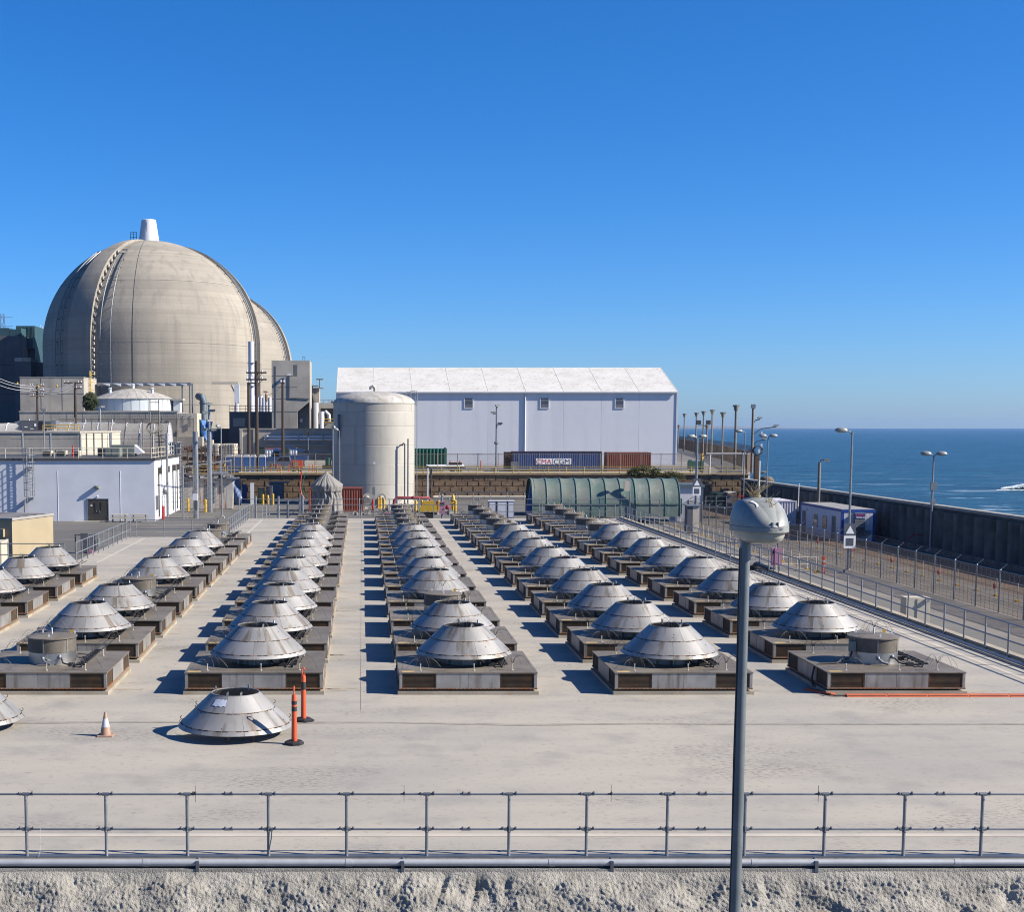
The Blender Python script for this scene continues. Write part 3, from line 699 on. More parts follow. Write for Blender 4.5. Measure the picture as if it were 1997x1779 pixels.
for x in (381, 788, 1192, 1596):
    X = D(x, 1547, FY).x; wr.cyl((X, 0, .86), (X, 0, 1.12), .004, n=4).ellip((X, -.02, 1.0), (.02, .02, .035), 6, 4)
obj('wire_tie', wr, 'wire_dark', t, kind='stuff')
X = D(80, 1617, FY).x
obj('loose_cord', MB().tube([(X, -.03, .46), (X+.0, -.04, .2), (X-.01, -.06, .1), (X-.03, -.07, .02)], .003, 4), 'white_paint', t)
X = D(528, 1617, FY).x
obj('hung_strap', MB().tube([(X+.02, -.03, .46), (X+.01, -.04, .3), (X-.05, -.03, 0)], .012, 4), 'galv_dark', t)
obj('sill', MB().box(-19.8, 18.75, -.06, .06, .0025, .022), 'galv_dark', t)
t = thing('service_pipe', 'grey service pipe strapped along the front edge under the railing', 'pipe', (0, 21.51, 0))
xs = [-9.5+i*3.1 for i in range(9)]
for i, (a, b) in enumerate(zip(xs[:-1], xs[1:])):
    obj('pipe_length', MB().cyl((a, -.09, -.05+.001*i), (b, -.09, -.049+.001*i), .054, n=14), 'pipe_paint', t)
    obj('coupling', MB().cyl((b-.05, -.09, -.049+.001*i), (b+.05, -.09, -.049+.001*i), .059, n=14), 'pipe_paint', t)
for j, zz in enumerate((-.112, -.125, -.12)):
    pts = [(-9.5+i*.5, -.10+.012*j, zz-.012*abs(math.sin(i*.9+j))) for i in range(52)]
    obj('cable', MB().tube(pts, .011, 5), 'black_rubber', t)
cm = make_mesh('pipe_clamp', MB().box(-.025, .025, -.17, .05, -.18, -.005).cyl((0, -.05, -.07), (0, -.05, .03), .02, n=6).ellip((0, -.05, .0), (.035, .035, .018), 6, 4).ellip((0, -.05, -.05), (.035, .035, .018), 6, 4).cbox((-.03, -.14, -.20), (.07, .05, .08)), 'galv_dark')
for x in (386, 785, 1192, 1590): obj('pipe_clamp', cm, None, t).location = (D(x, 1682, 21.42).x, 0, 0)

# railings round the rest of the deck
railing('deck_railing', 'galvanised pipe railing along the sea side of the deck', 'railing', [(18.5, 24.0), (18.5, 102.9)], 1.52, 1.02, (1.0, .5), .03, .024, 'galvanised')
railing('deck_railing', 'galvanised pipe railing across the far end of the deck', 'railing', [(18.2, 103.2), (-7.9, 103.2)], 2.7, 1.02, (1.0, .5), .03, .024, 'galvanised')
railing('deck_railing', 'galvanised railing on the inner step of the deck beyond the drums', 'railing', [(-8.1, 102.9), (-8.1, 86.3)], 1.5, 1.05, (1.03, .5), .03, .026, 'galvanised')
railing('deck_railing', 'galvanised railing across the deck step behind the fifth vent column', 'railing', [(-8.5, 85.7), (-13.5, 85.7)], 1.55, 1.05, (1.03, .5), .03, .024, 'galvanised')
railing('deck_railing', 'galvanised railing running from the tan hut towards the picnic tables', 'railing', [(-13.8, 85.3), (-13.8, 69.0)], 1.5, 1.05, (1.03, .5), .03, .026, 'galvanised')
railing('deck_railing', 'galvanised railing behind the short vent column by the tan hut', 'railing', [(-14.2, 68.3), (-19.6, 68.3)], 2.3, 1.05, (1.03, .5), .03, .024, 'galvanised')
# conduits along the kerb on the sea side
for k, x in enumerate((18.28, 18.16)):
    at(obj('kerb_conduit', MB().cyl((0, 0, 0), (0, 78, 0), .032, n=8), 'galvanised', label='grey conduit laid along the sea-side kerb, %s' % ('against the railing' if k == 0 else 'on the vent side of the pair'), cat='conduit'), (x, 24.3, .07))

# tall lamp standing below the bank, its head seen from above
LZ = 17.0; lp = D(1480, 1030, LZ); px_, py_ = D(1454, 1050, LZ).x, LZ
b_ = D(1433, 1779, LZ)
t = thing('street_lamp', 'big lamp on a grey steel post close by, dry weeds growing on its hood', 'street lamp', (px_, py_, 0))
zt = D(1454, 1052, LZ).z; lean = (b_.x-px_)/(zt-b_.z); zb = -5.2
obj('pole', MB().cyl((lean*(zt-zb), 0, zb), (0, 0, zt), .086, .058, n=20), 'lamp_post_paint', t)
obj('base_plate', MB().cbox((lean*(zt-zb), 0, zb+.015), (.4, .4, .03)), 'galv_dark', t)
obj('cable', MB().tube([(lean*(zt-z)-.069-.003*math.sin(z*3), -.02, z) for z in [zt-.1-i*.5 for i in range(20)]], .009, 5), 'black_rubber', t)
hd = D(1483, 1036, LZ); hx, hz = hd.x-px_, hd.z
# hood like an upturned boat: the top deck tapers down to the latch at its nose, a flat collar and lens bowl hang under it
HR = rad(9)
def plan(s): return .345*max(0, 1-abs(1-min(1, s/.62))**2.1)**.5*(1 if s < .62 else max(0, 1-((s-.62)/.38)**3.2)**.5)
def hood(u, v):
    s = u; y = -.46+.88*s; b = plan(s)
    h = .40*math.sin(min(1, s/.60)*PI/2)**.80*(1 if s < .68 else max(0, 1-((s-.68)/.32)**2.6)**.5); tw = min(b*.96, .025+.15*min(1, s/.55)**1.1)
    k = v*2-1; a = abs(k); sg = 1 if k >= 0 else -1
    if a > .38:
        f = (1-a)/.62; x = b+(tw-b)*(f**1.75); z = h*math.sin(f*PI/2)**1.0
    else:
        x = tw*a/.38; z = h+.035*(1-(a/.38)**2)*min(1, s*2)
    return (sg*x, y, z)
def put(o): o.location = (hx, 0, hz+.07); o.rotation_euler = (0, 0, HR); o.scale = (.90, .90, .76); return o
put(obj('hood', MB().grid(hood, 64, 100), 'lamp_hood', t, ang=24))
def ring(kf, z, n=40): return [(kf*plan(i/n), -.46+.88*(i/n)) for i in range(n+1)]+[(-kf*plan(i/n), -.46+.88*(i/n)) for i in range(n-1, 0, -1)]
def loft(levels):
    m = MB(); n = None
    for kf, z in levels:
        r = [(x, (y+.02)*min(1, kf)-.02, z) for x, y in ring(kf, z)]; n = len(r); m.v += r
    m.f = [(i*n+j, (i+1)*n+j, (i+1)*n+(j+1) % n, i*n+(j+1) % n) for i in range(len(levels)-1) for j in range(n)]+[tuple(range((len(levels)-1)*n, len(levels)*n))]
    return m
put(obj('collar', loft([(.98, .0), (1.012, -.008), (1.012, -.085), (.95, -.10)]), 'lamp_hood', t, ang=40))
put(obj('lens', loft([(.88, -.095), (.86, -.16), (.78, -.225), (.60, -.27), (.3, -.29)]), 'lamp_lens', t, ang=60))
o = obj('latch', MB().box(-.055, .055, -.45, -.41, -.05, .015).box(-.045, -.03, -.455, -.42, 0, .075).box(.03, .045, -.455, -.42, 0, .075).box(-.045, .045, -.44, -.425, .02, .055).box(-.075, .10, -.452, -.43, -.035, -.012), 'galvanised', t); put(o)
o = obj('hinge_pin', MB().cyl((.30, .0, .0), (.375, -.02, -.015), .014, n=6), 'galvanised', t); put(o)
o = obj('neck', MB().cyl((0, 0, zt-.03), (0, 0, zt+.06), .07, .09, n=16), 'lamp_hood', t)
def drop(u, v):
    s = .46-.16*v+.02*math.sin(v*6); k = .37+.07*v+(u-.5)*(.11-.07*v)+.02*math.sin(v*8)
    p = hood(s, .5-k/2); return (p[0]-.006, p[1]-.006, p[2]+.006)
put(obj('bird_dropping', MB().grid(drop, 6, 12), 'white_paint', t))
wd = MB(); rg = random.Random(5)
for cx, cy, n_, sp_ in ((-.06, .10, 48, .34), (.07, -.10, 10, .16), (.06, -.20, 9, .13)):
    for k in range(n_):
        a = rg.uniform(0, 2*PI); L = rg.uniform(.4, 1)*sp_; zz = hood((cy+.46)/.88, .5)[2]
        q = Vector((cx+rg.uniform(-.05, .05), cy+rg.uniform(-.05, .05), zz))
        wd.tube([q, q+Vector((math.cos(a)*L*.35, math.sin(a)*L*.2, L*.45)), q+Vector((math.cos(a)*L*.8, math.sin(a)*L*.4, L*rg.uniform(.6, .95)))], [.003, .0026, .002], 3, False)
for cx, cy, n_ in ((.06, -.12, 26), (.05, -.22, 20), (-.02, .06, 40)):
    for k in range(n_):
        q = (cx+rg.gauss(0, .022), cy+rg.gauss(0, .02), hood((cy+.46)/.88, .5)[2]+rg.uniform(-.01, .02)); a = rg.uniform(0, PI)
        wd.poly([q, (q[0]+.02*math.cos(a), q[1]+.02*math.sin(a), q[2]+.012), (q[0]+.006, q[1]+.012, q[2]+.02)])
w = thing('weed', 'dry brown weeds rooted on top of the big lamp hood', 'plant', (px_+hx, py_, hz+.07), HR)
w.scale = (.90, .90, .76)
obj('stem', wd, 'dry_weed', w, kind='stuff')
# ------------------------------------------------------------------ seawall
SWX = 48.9
t = thing('seawall', 'dark ribbed concrete seawall between the yard and the ocean', 'seawall', (SWX, 60, -4.2))
obj('backing', MB().box(0.05, .55, 0, 125.5, -2.0, 3.9), 'seawall_concrete', t)
pl = make_mesh('wall_pile', MB().ext([(.06, 0, 0), (-.10, .10, 0), (-.42, .42, 0), (-.52, .7, 0), (-.52, 1.28, 0), (-.42, 1.5, 0), (-.10, 1.86, 0), (.06, 1.96, 0)], (0, 0, 4.0)), 'seawall_concrete', 50)
for k in range(62): obj('wall_pile', pl, None, t).location = (0, .02+k*2.0, -.3)
cpm = make_mesh('cap', MB().box(-.12, .62, 0.01, 5.99, 3.92, 4.15), 'seawall_cap')
for k in range(21): obj('cap', cpm, None, t).location = (0, k*6.0-.4, 0)
obj('ledge', MB().box(-.9, -.52, 0, 124, .3, .62), 'seawall_concrete', t)

# ------------------------------------------------------------------ block retaining wall, terrace edge
t = thing('retaining_wall', 'tan block retaining wall below the terrace fence', 'wall', (0, WALL_Y, -4.1))
bh, bw = .73, 1.46
bm = [make_mesh('block', MB().ext([(.010, 0, .008), (bw-.010, 0, .008), (bw-.010, 0, bh-.008), (.010, 0, bh-.008)], (0, .3, 0)).ext([(.10, -.05, .08), (bw-.10, -.05+.01*s, .08), (bw-.10, -.05, bh-.08), (.10, -.05+.01*s, bh-.08)], (0, .05, 0)), 'wall_block') for s in (0, 1)]
rg = random.Random(4)
for r in range(6):
    for k in range(49):
        x = -21.4+k*bw+(bw/2 if r % 2 else 0)
        if x > 49.4: continue
        o = obj('block', bm[(r+k) % 2], None, t); o.location = (x, rg.uniform(-.02, .02)+r*.03, .05+r*bh)
obj('infill', MB().box(-21.4, 50, .22, .5, 0, 4.5), 'wall_block', t)
obj('coping', MB().box(-21.4, 50.3, -.08, .6, 4.44, 4.56), 'wall_block', t)
obj('earth_end', MB().prism([(-60, .5), (-21.4, .5), (-21.4, 1.2), (-60, 1.2)], 0, 4.5), 'grey_concrete', t)
railing('guard_railing', 'yellow guard railing along the top of the tan block wall', 'railing', [(-22, WALL_Y+.1), (49.5, WALL_Y+.1)], 2.3, .98, (.95, .5, .1), .05, .038, 'rail_yellow', TERR+.02)
wire_fence('terrace_fence', 'tall chain-link fence on the terrace behind the yellow railing', [(-30, WALL_Y+1.6), (49.6, WALL_Y+1.6)], 2.63, 2.65, 'old_pole', TERR, arm=0, rp=.05, wires=3, thin=.008, zf='chain_thin')
wire_fence('shore_fence', 'rusty barbed-wire fence on the terrace edge above the ocean', [(50.2, WALL_Y+1.6), (54, 200), (66, 262), (92, 420)], 1.5, 2.6, 'wire_rust', TERR, arm=1.1, armdir=(1, -.2), rp=.055, wires=12, thin=.018, vstep=.7)
for i, (z, r, m_, lab) in enumerate(((.55, .09, 'cream_paint', 'long white pipe lying on the terrace just behind the yellow railing'), (1.0, .09, 'galvanised', 'long grey pipe raised on stubs behind the yellow railing'))):
    t = thing('pipe', lab, 'pipe', (-16, WALL_Y+.75+.35*i, z+.1))
    for k in range(9): obj('pipe_length', MB().cyl((k*6.6, 0, 0), (k*6.6+6.56, 0, 0), r, n=8), m_, t)
    for k in range(18): obj('pipe_support', MB().box(k*3.3+.1, k*3.3+.2, -.08, .08, -z+.36, -r+.02), 'old_pole', t)
# razor-wire ring on the rusty corner post
t = thing('corner_post', 'rusty square post with a coil of razor wire where seawall meets terrace', 'fence post', (50.6, 184.5, -.6))
obj('post', MB().box(-.28, .28, -.28, .28, -.4, 3.6), 'rust_post', t)
rw = MB()
for k in range(5): rw.tube([(.58*math.cos(a)+.08*k-.1, .12*k-.3, 4.15+.58*math.sin(a)) for a in [2*PI*i/16 for i in range(17)]], .035, 4, False)
for k in range(7): rw.cyl((0, 0, 3.4), (1.2*math.cos(k*.9), .3*math.sin(k), 3.5+.8*math.sin(k*.45)), .03, n=4)
obj('razor_wire', rw, 'wire_dark', t)
at(obj('boulder', MB().ellip((0, 0, 0), (1.0, .8, .7), 9, 6, ex=.7), 'rock', label='squared brown boulder perched at the end of the seawall', cat='boulder'), (51.6, 183.4, -.4))

# ------------------------------------------------------------------ yard, sea side: fences, barriers, lamps, offices
wire_fence('security_fence', 'grey chain-link security fence with slanted barbed arms beside the seawall road', [(36, 62), (36, 158)], 3.05, 2.45, 'galvanised', -3.9, arm=.5, armdir=(1, -.05), rp=.05, wires=9, thin=.008, vstep=.6)
wire_fence('yard_fence', 'low chain-link fence across the yard behind the far deck railing', [(-12.8, 149.5), (31, 149.5)], 3.1, 2.0, 'galvanised', -2.9, arm=0, rp=.055, wires=2, chain=False)
def barrier(label, pts, step, z, rails=(1.05, .55)):
    return railing('barrier', label, 'barrier', pts, step, 1.1, rails, .028, .022, 'cream_paint', z, foot=(.10, .22, 'yellow_paint'))
barrier('cream barrier on yellow feet between the deck and the security fence', [(32.4, 102), (32.4, 148)], 2.0, -3.76)
barrier('cream barrier on yellow feet beyond the security fence, by the seawall', [(39.4, 74), (39.4, 150)], 2.9, -3.89)
barrier('short cream barrier crossing the road behind the pink box', [(26.5, 101.6), (32.4, 101.6)], 1.5, -3.7)
barrier('cream barrier on yellow feet nearest the deck railing', [(27.2, 106), (27.2, 146)], 2.1, -3.35)
FL = [(39.36, 80+i*8.7) for i in range(8)]
for i, (x, y) in enumerate(FL):
    at(obj('flag', MB().ellip((0, 0, .62), (.09, .07, .20), 8, 6), 'red_paint', label='red marker bag hung on the far barrier, %s from the near end' % ORD[i], cat='marker', group='red marker bags hung along the far barrier'), (x-.06, y, -3.9))
t = thing('barricade', 'orange and white striped board leaning on the short barrier end', 'barricade', (32.7, 101.3, -3.8))
obj('board', MB().box(-.06, .06, -.2, .2, 0, 1.25), 'safety_orange', t)
obj('stripe', MB().box(-.065, .065, -.205, .205, .5, .62).box(-.065, .065, -.205, .205, .85, .97), 'reflective_white', t)

def cobra_head(t, x, y, z, dx, s=1.0, dy=0):
    """hooded luminaire on a short arm, lens bowl underneath"""
    ln = math.hypot(dx, dy); ux, uy = dx/ln, dy/ln
    obj('arm', MB().tube([(0, 0, z-.25), (dx*.3, dy*.3, z-.02), (dx*.55, dy*.55, z)], .045, 6), 'lamp_hood', t)
    h = MB().ellip((0, 0, 0), (.46*s, .24*s, .26*s), 14, 5, 0, .5, .7); o = obj('hood', h, 'lamp_hood', t); o.location = (dx, dy, z-.02); o.rotation_euler = (0, 0, math.atan2(uy, ux))
    o2 = obj('lens', MB().ellip((0, 0, 0), (.36*s, .20*s, .13*s), 12, 4, -.5, 0, .7), 'lamp_lens', t); o2.location = (dx, dy, z-.025); o2.rotation_euler = o.rotation_euler
def lamp(label, X, Y, zb, zt, r, heads, sign=None, boxes=(), m='galvanised', group=None):
    t = thing('street_lamp', label, 'street lamp', (X, Y, zb), 0, group); h = zt-zb
    obj('pole', MB().cyl((0, 0, 0), (0, 0, h), r*.8, r*.58, n=10), m, t)
    obj('base', MB().cbox((0, 0, .12), (.55, .55, .24)).cyl((0, 0, .24), (0, 0, .34), r*1.5, n=8), 'grey_concrete', t)
    for dx, dy in heads: cobra_head(t, X, Y, h+.1, dx, 1.0, dy)
    for z, s in boxes: obj('control_box', MB().cbox((0, -r-.1, z-zb), (s, .2, s*1.3)), 'galvanised', t)
    if sign is not None:
        z = sign-zb
        p = obj('sign_plate', MB().box(-.42, .42, -r-.09, -r-.05, z, z+.85), 'galv_dark', t)
        obj('triangle', MB().ext([(-.31, -r-.095, z+.12), (.31, -r-.095, z+.12), (0, -r-.095, z+.70)], (0, -.012, 0)), 'letter_white', p)
        p = obj('lower_plate', MB().box(-.42, .42, -r-.09, -r-.05, z-.92, z-.03), 'letter_white', t)
        obj('panel', MB().box(-.27, .27, -r-.10, -r-.088, z-.74, z-.2), 'galv_dark', p)
    return t
def lampD(px, ytop, Y, zb): q = D(px, ytop, Y); return q.x, Y, zb, q.z
x, y, zb, zt = lampD(1669, 843, 102.5, -3.88); lamp('single-head lamp pole by the fence with a white triangle sign', x-.25, y, zb, zt, .12, [(-.75, .1)], -1.15)
x, y, zb, zt = lampD(1821, 888, 121, -4.0); lamp('twin-head lamp pole against the seawall, nearest the breaking wave', x, y, zb, zt, .12, [(-.62, .1), (.62, -.1)], None, ((1.6, .5), (.3, .35)))
x, y, zb, zt = lampD(1360, 848, 150, -3.6); lamp('thick twin-head lamp pole with triangle sign beside the grey shed', x, y, zb, zt-.3, .21, [(-.65, -.1), (.6, .1)], .35)
x, y, zb, zt = lampD(1453, 843, 168, -4.0); lamp('single-head lamp pole in front of the tall camera mast', x, y, zb, zt, .10, [(-.75, 0)])
x, y, zb, zt = lampD(1498, 852, 164, -4.0); lamp('slim twin-head lamp pole just beyond the razor-wire ring', x, y, zb, zt, .10, [(-.62, 0), (.62, 0)])
x, y, zb, zt = lampD(431, 834, 147, YARD); lamp('slim single-head lamp pole between the grey posts and the blue toilets', x, y, zb, zt, .11, [(-.2, -.6)])
x, y, zb, zt = lampD(649, 836, 157, YARD); lamp('lamp pole standing against the grey tarpaulin', x, y, zb, zt, .11, [(.1, -.65)])
x, y, zb, zt = lampD(662, 840, 168, YARD); lamp('lamp pole beside the big storage tank', x, y, zb, zt, .10, [(-.55, .2)])
def mast(label, X, Y, zb, zt, r, m='galvanised', r2=None, cat='pole', name='pole_mast', group=None):
    t = thing(name, label, cat, (X, Y, zb), 0, group)
    obj('pole', MB().cyl((0, 0, 0), (0, 0, zt-zb), r, r2 or r*.85, n=10), m, t); return t
def camera_at(t, x, y, z, rz=0.0):
    o = obj('security_camera', MB().box(-.3, .3, -.11, .11, 0, .2).box(-.36, .32, -.13, .13, .2, .23).cyl((0, 0, -.15), (0, 0, .0), .05, n=6), 'lamp_hood', t); o.location = (x, y, z); o.rotation_euler = (0, 0, rz)
    return o
q = D(1604, 902, 148); t = mast('short pole with a camera arm against the seawall', q.x-.3, 148, -4, q.z, .17, 'old_pole'); 
obj('arm', MB().tube([(0, 0, q.z+4-.1), (.15, 0, q.z+4.25), (.7, 0, q.z+4.3)], .06, 6), 'galv_dark', t); camera_at(t, .75, 0, q.z+4.1)
q = D(1481, 899, 158); mast('plain cream pole in front of the rusty corner post', q.x, 158, -4, q.z, .14, 'cream_paint')
q = D(1558, 943, 152); mast('thin white marker pole on the seawall', q.x, 152, -2.4, q.z, .06, 'white_paint')
q = D(381, 842, 147.5); t = mast('thick grey pole with junction boxes nearest the white building', q.x, 147.5, YARD, q.z, .31, 'galvanised', .27)
obj('junction_box', MB().cbox((-.05, -.42, 2.2), (.5, .25, .65)), 'white_paint', t); obj('junction_box', MB().cbox((0, -.4, 1.35), (.35, .25, .8)), 'galv_dark', t)
q = D(408, 842, 158); t = mast('thick grey pole carrying a camera cluster behind the first one', q.x, 158, YARD, q.z, .30, 'galvanised', .26)
obj('mast_top', MB().cyl((0, 0, q.z-YARD), (0, 0, q.z-YARD+3.2), .14, n=8), 'galvanised', t)
for z, x, r_ in ((2.9, .1, .3), (2.2, .45, -.2), (2.0, -.4, .2), (.1, .5, .1), (.15, -.5, -.3), (1.1, 0, .8)): camera_at(t, x, -.1, q.z-YARD+z, r_); obj('bracket', MB().cyl((0, 0, q.z-YARD+z), (x, -.1, q.z-YARD+z), .05, n=5), 'galvanised', t)
q = D(968, 793, 187.4); t = mast('tall camera mast in front of the white fabric building', q.x, 187, TERR, q.z, .13, 'galvanised')
for z, x, r_ in ((0, .1, .4), (-.9, -.45, .1), (-2.3, .5, -.3)): camera_at(t, x, -.1, q.z-TERR+z, r_); obj('bracket', MB().cyl((0, 0, q.z-TERR+z-.05), (x, -.1, q.z-TERR+z-.05), .05, n=5), 'galvanised', t)
obj('collar', MB().lathe([(.13, q.z-TERR-4.9), (.3, q.z-TERR-4.8), (.3, q.z-TERR-4.6), (.13, q.z-TERR-4.5)], 10), 'galvanised', t)
q = D(1469, 794, 191); t = mast('tall mast bristling with cameras and curved arms at the terrace corner', q.x, 191, TERR, q.z, .19, 'old_pole')
h = q.z-TERR
obj('mast_head', MB().cbox((0, 0, h+.1), (.5, .5, .55)), 'galvanised', t)
for z, dx, dz in ((1.6, .9, .7), (3.0, 3.1, 1.1), (4.6, 1.6, 1.0), (8.6, 1.7, .6)):
    obj('curved_arm', MB().tube([(0, 0, h-z-.7), (dx*.35, 0, h-z-.7+dz*.75), (dx, 0, h-z-.7+dz)], .07, 6), 'galv_dark', t); camera_at(t, dx, 0, h-z-.65+dz, .1)
for z in (3.3, 4.9, 5.6): obj('dangling_camera', MB().cbox((1.2 if z < 5 else .9, 0, h-z-.2), (.25, .25, .5)), 'white_paint', t)
for i, (px, yt, Y, r) in enumerate(((1452, 790, 207, .24), (1424.5, 804, 232, .20), (1402.5, 799, 256, .21), (1391.5, 829, 270, .18), (1384.5, 802, 280, .20), (1369.5, 805, 303, .20), (1344.5, 807, 352, .20), (1332, 829, 382, .20))):
    q = D(px, yt, Y)
    t = mast('tall weathered pole on the shore fence line, %s counting away from the camera mast' % ORD[i], q.x-1.2, Y, TERR, q.z, r*.8, 'old_pole', name='shore_pole', group='weathered poles along the shore fence')
    obj('cap', MB().box(-.45, .45, -.1, .1, q.z-TERR-.25, q.z-TERR).cyl((0, 0, q.z-TERR-.8), (0, 0, q.z-TERR), r*1.1, .4, n=8), 'old_pole', t)
t = thing('pipe_gantry', 'white pipe goal-frame standing on the terrace by the shore fence', 'pipe frame', (45.5, 189.5, TERR))
obj('crossbar', MB().cyl((-.2, 0, 2.55), (5.4, 0, 2.55), .11, n=8), 'white_paint', t)
for x in (.3, 4.6): obj('leg', MB().cyl((x, 0, 0), (x, 0, 2.5), .10, n=8), 'white_paint', t)
obj('hose', MB().tube([(-.2, 0, 2.5), (-.8, 0, 2.2), (-.9, 0, 1.0), (-.6, 0, 0)], .09, 6), 'black_rubber', t)
for i, (px, c) in enumerate(((1371, 'container_green'), (1381, 'yellow_paint'))):
    q = D(px, 885 if i == 0 else 893, 196 if i == 0 else 280)
    if i == 0:
        t = thing('generator', 'bright green generator on the terrace road near the shore', 'generator', (45.2, 195, TERR)); obj('body', MB().box(-1, 1, -.5, .5, .35, 1.5).box(-.9, -.6, -.45, .45, 1.5, 1.65), 'container_green', t)
        for x in (-.7, .7): obj('wheel', MB().cyl((x, -.55, .3), (x, -.45, .3), .3, n=12), 'black_rubber', t)
for i, (px, Y) in enumerate(((1371, 300), (1378, 296))):
    q = D(px, 870, Y); t = thing('flood_light_stand', ['black flood lights on a mast behind the shed lamp', 'yellow bollards'][0], 'flood light', (q.x, Y, TERR)) if i == 0 else None
    if t:
        obj('mast', MB().cyl((0, 0, 0), (0, 0, 7.2), .1, n=6), 'wire_dark', t)
        for x in (-1, 1): obj('flood_light', MB().cbox((x, 0, 7.0), (.9, .4, .9)), 'wire_dark', t)
        obj('crossbar', MB().box(-1.2, 1.2, -.06, .06, 6.3, 6.45), 'wire_dark', t)
for i, px in enumerate((1369, 1373)):
    q = D(px, 885, 262); at(obj('bollard', MB().cyl((0, 0, 0), (0, 0, 1.2), .18, n=10).ellip((0, 0, 1.2), (.18, .18, .1), 10, 4, 0, .5), 'yellow_paint', label='yellow bollard on the far terrace road, the one %s the sea' % ('farther from' if i == 0 else 'nearer'), cat='bollard', group='pair of yellow bollards on the far road'), (q.x, 262+i, TERR))

# modular office
t = thing('site_office', 'white and blue modular office with a sign, parked along the seawall', 'office cabin', (43.9, 131.2, -4.0))
W_, L_, H_ = 3.05, 12.4, 3.0
obj('body', MB().box(.02, W_-.02, .02, L_-.02, .12, H_-.1), 'office_white', t)
fp = make_mesh('wall_panel', MB().box(.006, .284, -.02, .02, .18, H_-.22), 'office_white')
for k in range(9): obj('wall_panel', fp, None, t).location = (.2+k*.295, 0, 0)
sp_ = make_mesh('wall_panel', MB().box(-.02, .02, .006, .894, .18, H_-.22), 'office_white')
for k in range(13): obj('wall_panel', sp_, None, t).location = (0, .25+k*.91, 0)
cpm = make_mesh('corner_post', MB().box(-.11, .11, -.11, .11, 0, H_-.02), 'blue_trim')
for x in (.08, W_-.08):
    for y in (.08, L_-.08): obj('corner_post', cpm, None, t).location = (x, y, 0)
for a in ((-.04, W_+.04, -.05, .05), (-.04, W_+.04, L_-.05, L_+.05)): obj('roof_beam', MB().box(*a, H_-.22, H_+.02), 'blue_trim', t)
for x in (-.03, W_-.07): obj('roof_beam', MB().box(x, x+.1, .06, L_-.06, H_-.18, H_+.015), 'blue_trim', t)
obj('floor_beam', MB().box(-.04, W_+.04, -.04, .06, 0, .16).box(-.04, .06, .07, L_, 0, .16), 'blue_trim', t)
rf = make_mesh('roof_sheet', MB().box(.04, W_-.04, .01, 1.03, 0, .05), 'roof_metal')
for k in range(11): 
    o = obj('roof_sheet', rf, None, t); o.location = (0, .08+k*1.115, H_+.01); o.scale = (1, 1.07, 1)
for y, w, h0, h1, nm in ((1.6, .95, .2, 2.25, 'door'), (10.6, .95, .2, 2.25, 'door'), (4.2, 1.0, .95, 2.1, 'window'), (6.9, 1.0, .95, 2.1, 'window')):
    d_ = obj(nm, MB().box(-.05, -.015, y, y+w, h0, h1), 'glass_dark' if nm == 'window' else 'grey_blue_paint', t)
    obj('frame', MB().box(-.06, -.02, y-.08, y, h0-.05, h1+.08).box(-.06, -.02, y+w, y+w+.08, h0-.05, h1+.08).box(-.06, -.02, y, y+w, h1, h1+.08), 'galvanised', d_)
    if nm == 'door': obj('handle', MB().cbox((-.08, y+.12, 1.1), (.06, .05, .14)), 'galvanised', d_)
obj('wall_light', MB().ellip((-.1, 10.2, 2.45), (.1, .12, .1), 8, 6), 'white_paint', t)
ac = obj('air_conditioner', MB().box(1.08, 2.02, -.42, -.02, .55, 2.75), 'galvanised', t)
obj('grille', MB().box(1.13, 1.97, -.44, -.42, .62, 1.45), 'mesh_brown', ac)
sg = obj('sign', MB().box(1.10, 2.0, -.445, -.425, 2.22, 2.66), 'blue_trim', ac)
sg['label'] = 'blue sign with red and white lettering'
def text_mesh(body, size, bold=.0):
    cu = bpy.data.curves.new('lettering', 'FONT'); cu.body = body; cu.size = size; cu.extrude = .006; cu.offset = bold; cu.align_x = 'CENTER'
    o = bpy.data.objects.new('tmp', cu); COL.objects.link(o); dg = bpy.context.evaluated_depsgraph_get()
    me = bpy.data.meshes.new_from_object(o.evaluated_get(dg)); bpy.data.objects.remove(o); return me
def lettering(body, size, m, parent, loc, rot=(PI/2, 0, 0), bold=0.0, sx=1.0, name='lettering'):
    me = text_mesh(body, size, bold); me.materials.clear(); me.materials.append(MATS[m])
    o = obj(name, me, None, parent); o.location = loc; o.rotation_euler = rot; o.scale = (sx, 1, 1); return o
s1 = MB()
s1.cbox((1.2, -.45, 2.54), (.09, .008, .13)); 
o = obj('emblem', s1, 'safety_orange', ac)
s2 = MB()
for k in range(7): s2.cbox((1.36+k*.085, -.45, 2.53), (.055, .008, .10))
obj('red_letters', s2, 'letter_red', ac)
lettering('MODULAR', .17, 'letter_white', ac, (1.55, -.452, 2.27), bold=.004)
obj('vent_slot', MB().box(1.14, 1.96, -.435, -.42, 1.98, 2.0).box(1.14, 1.96, -.435, -.42, 1.72, 1.74), 'dark_hole', ac)
obj('meter_box', MB().cbox((2.4, -.16, .95), (.42, .24, .4)), 'galvanised', t)
at(obj('tyre_ring', MB().tube([(1.2*math.cos(a), 0, 1.2*math.sin(a)) for a in [PI*i/14-.1 for i in range(16)]], .04, 5), 'red_paint', label='thin red hoop leaning at the foot of the seawall', cat='hoop'), (48.2, 124, -3.9))

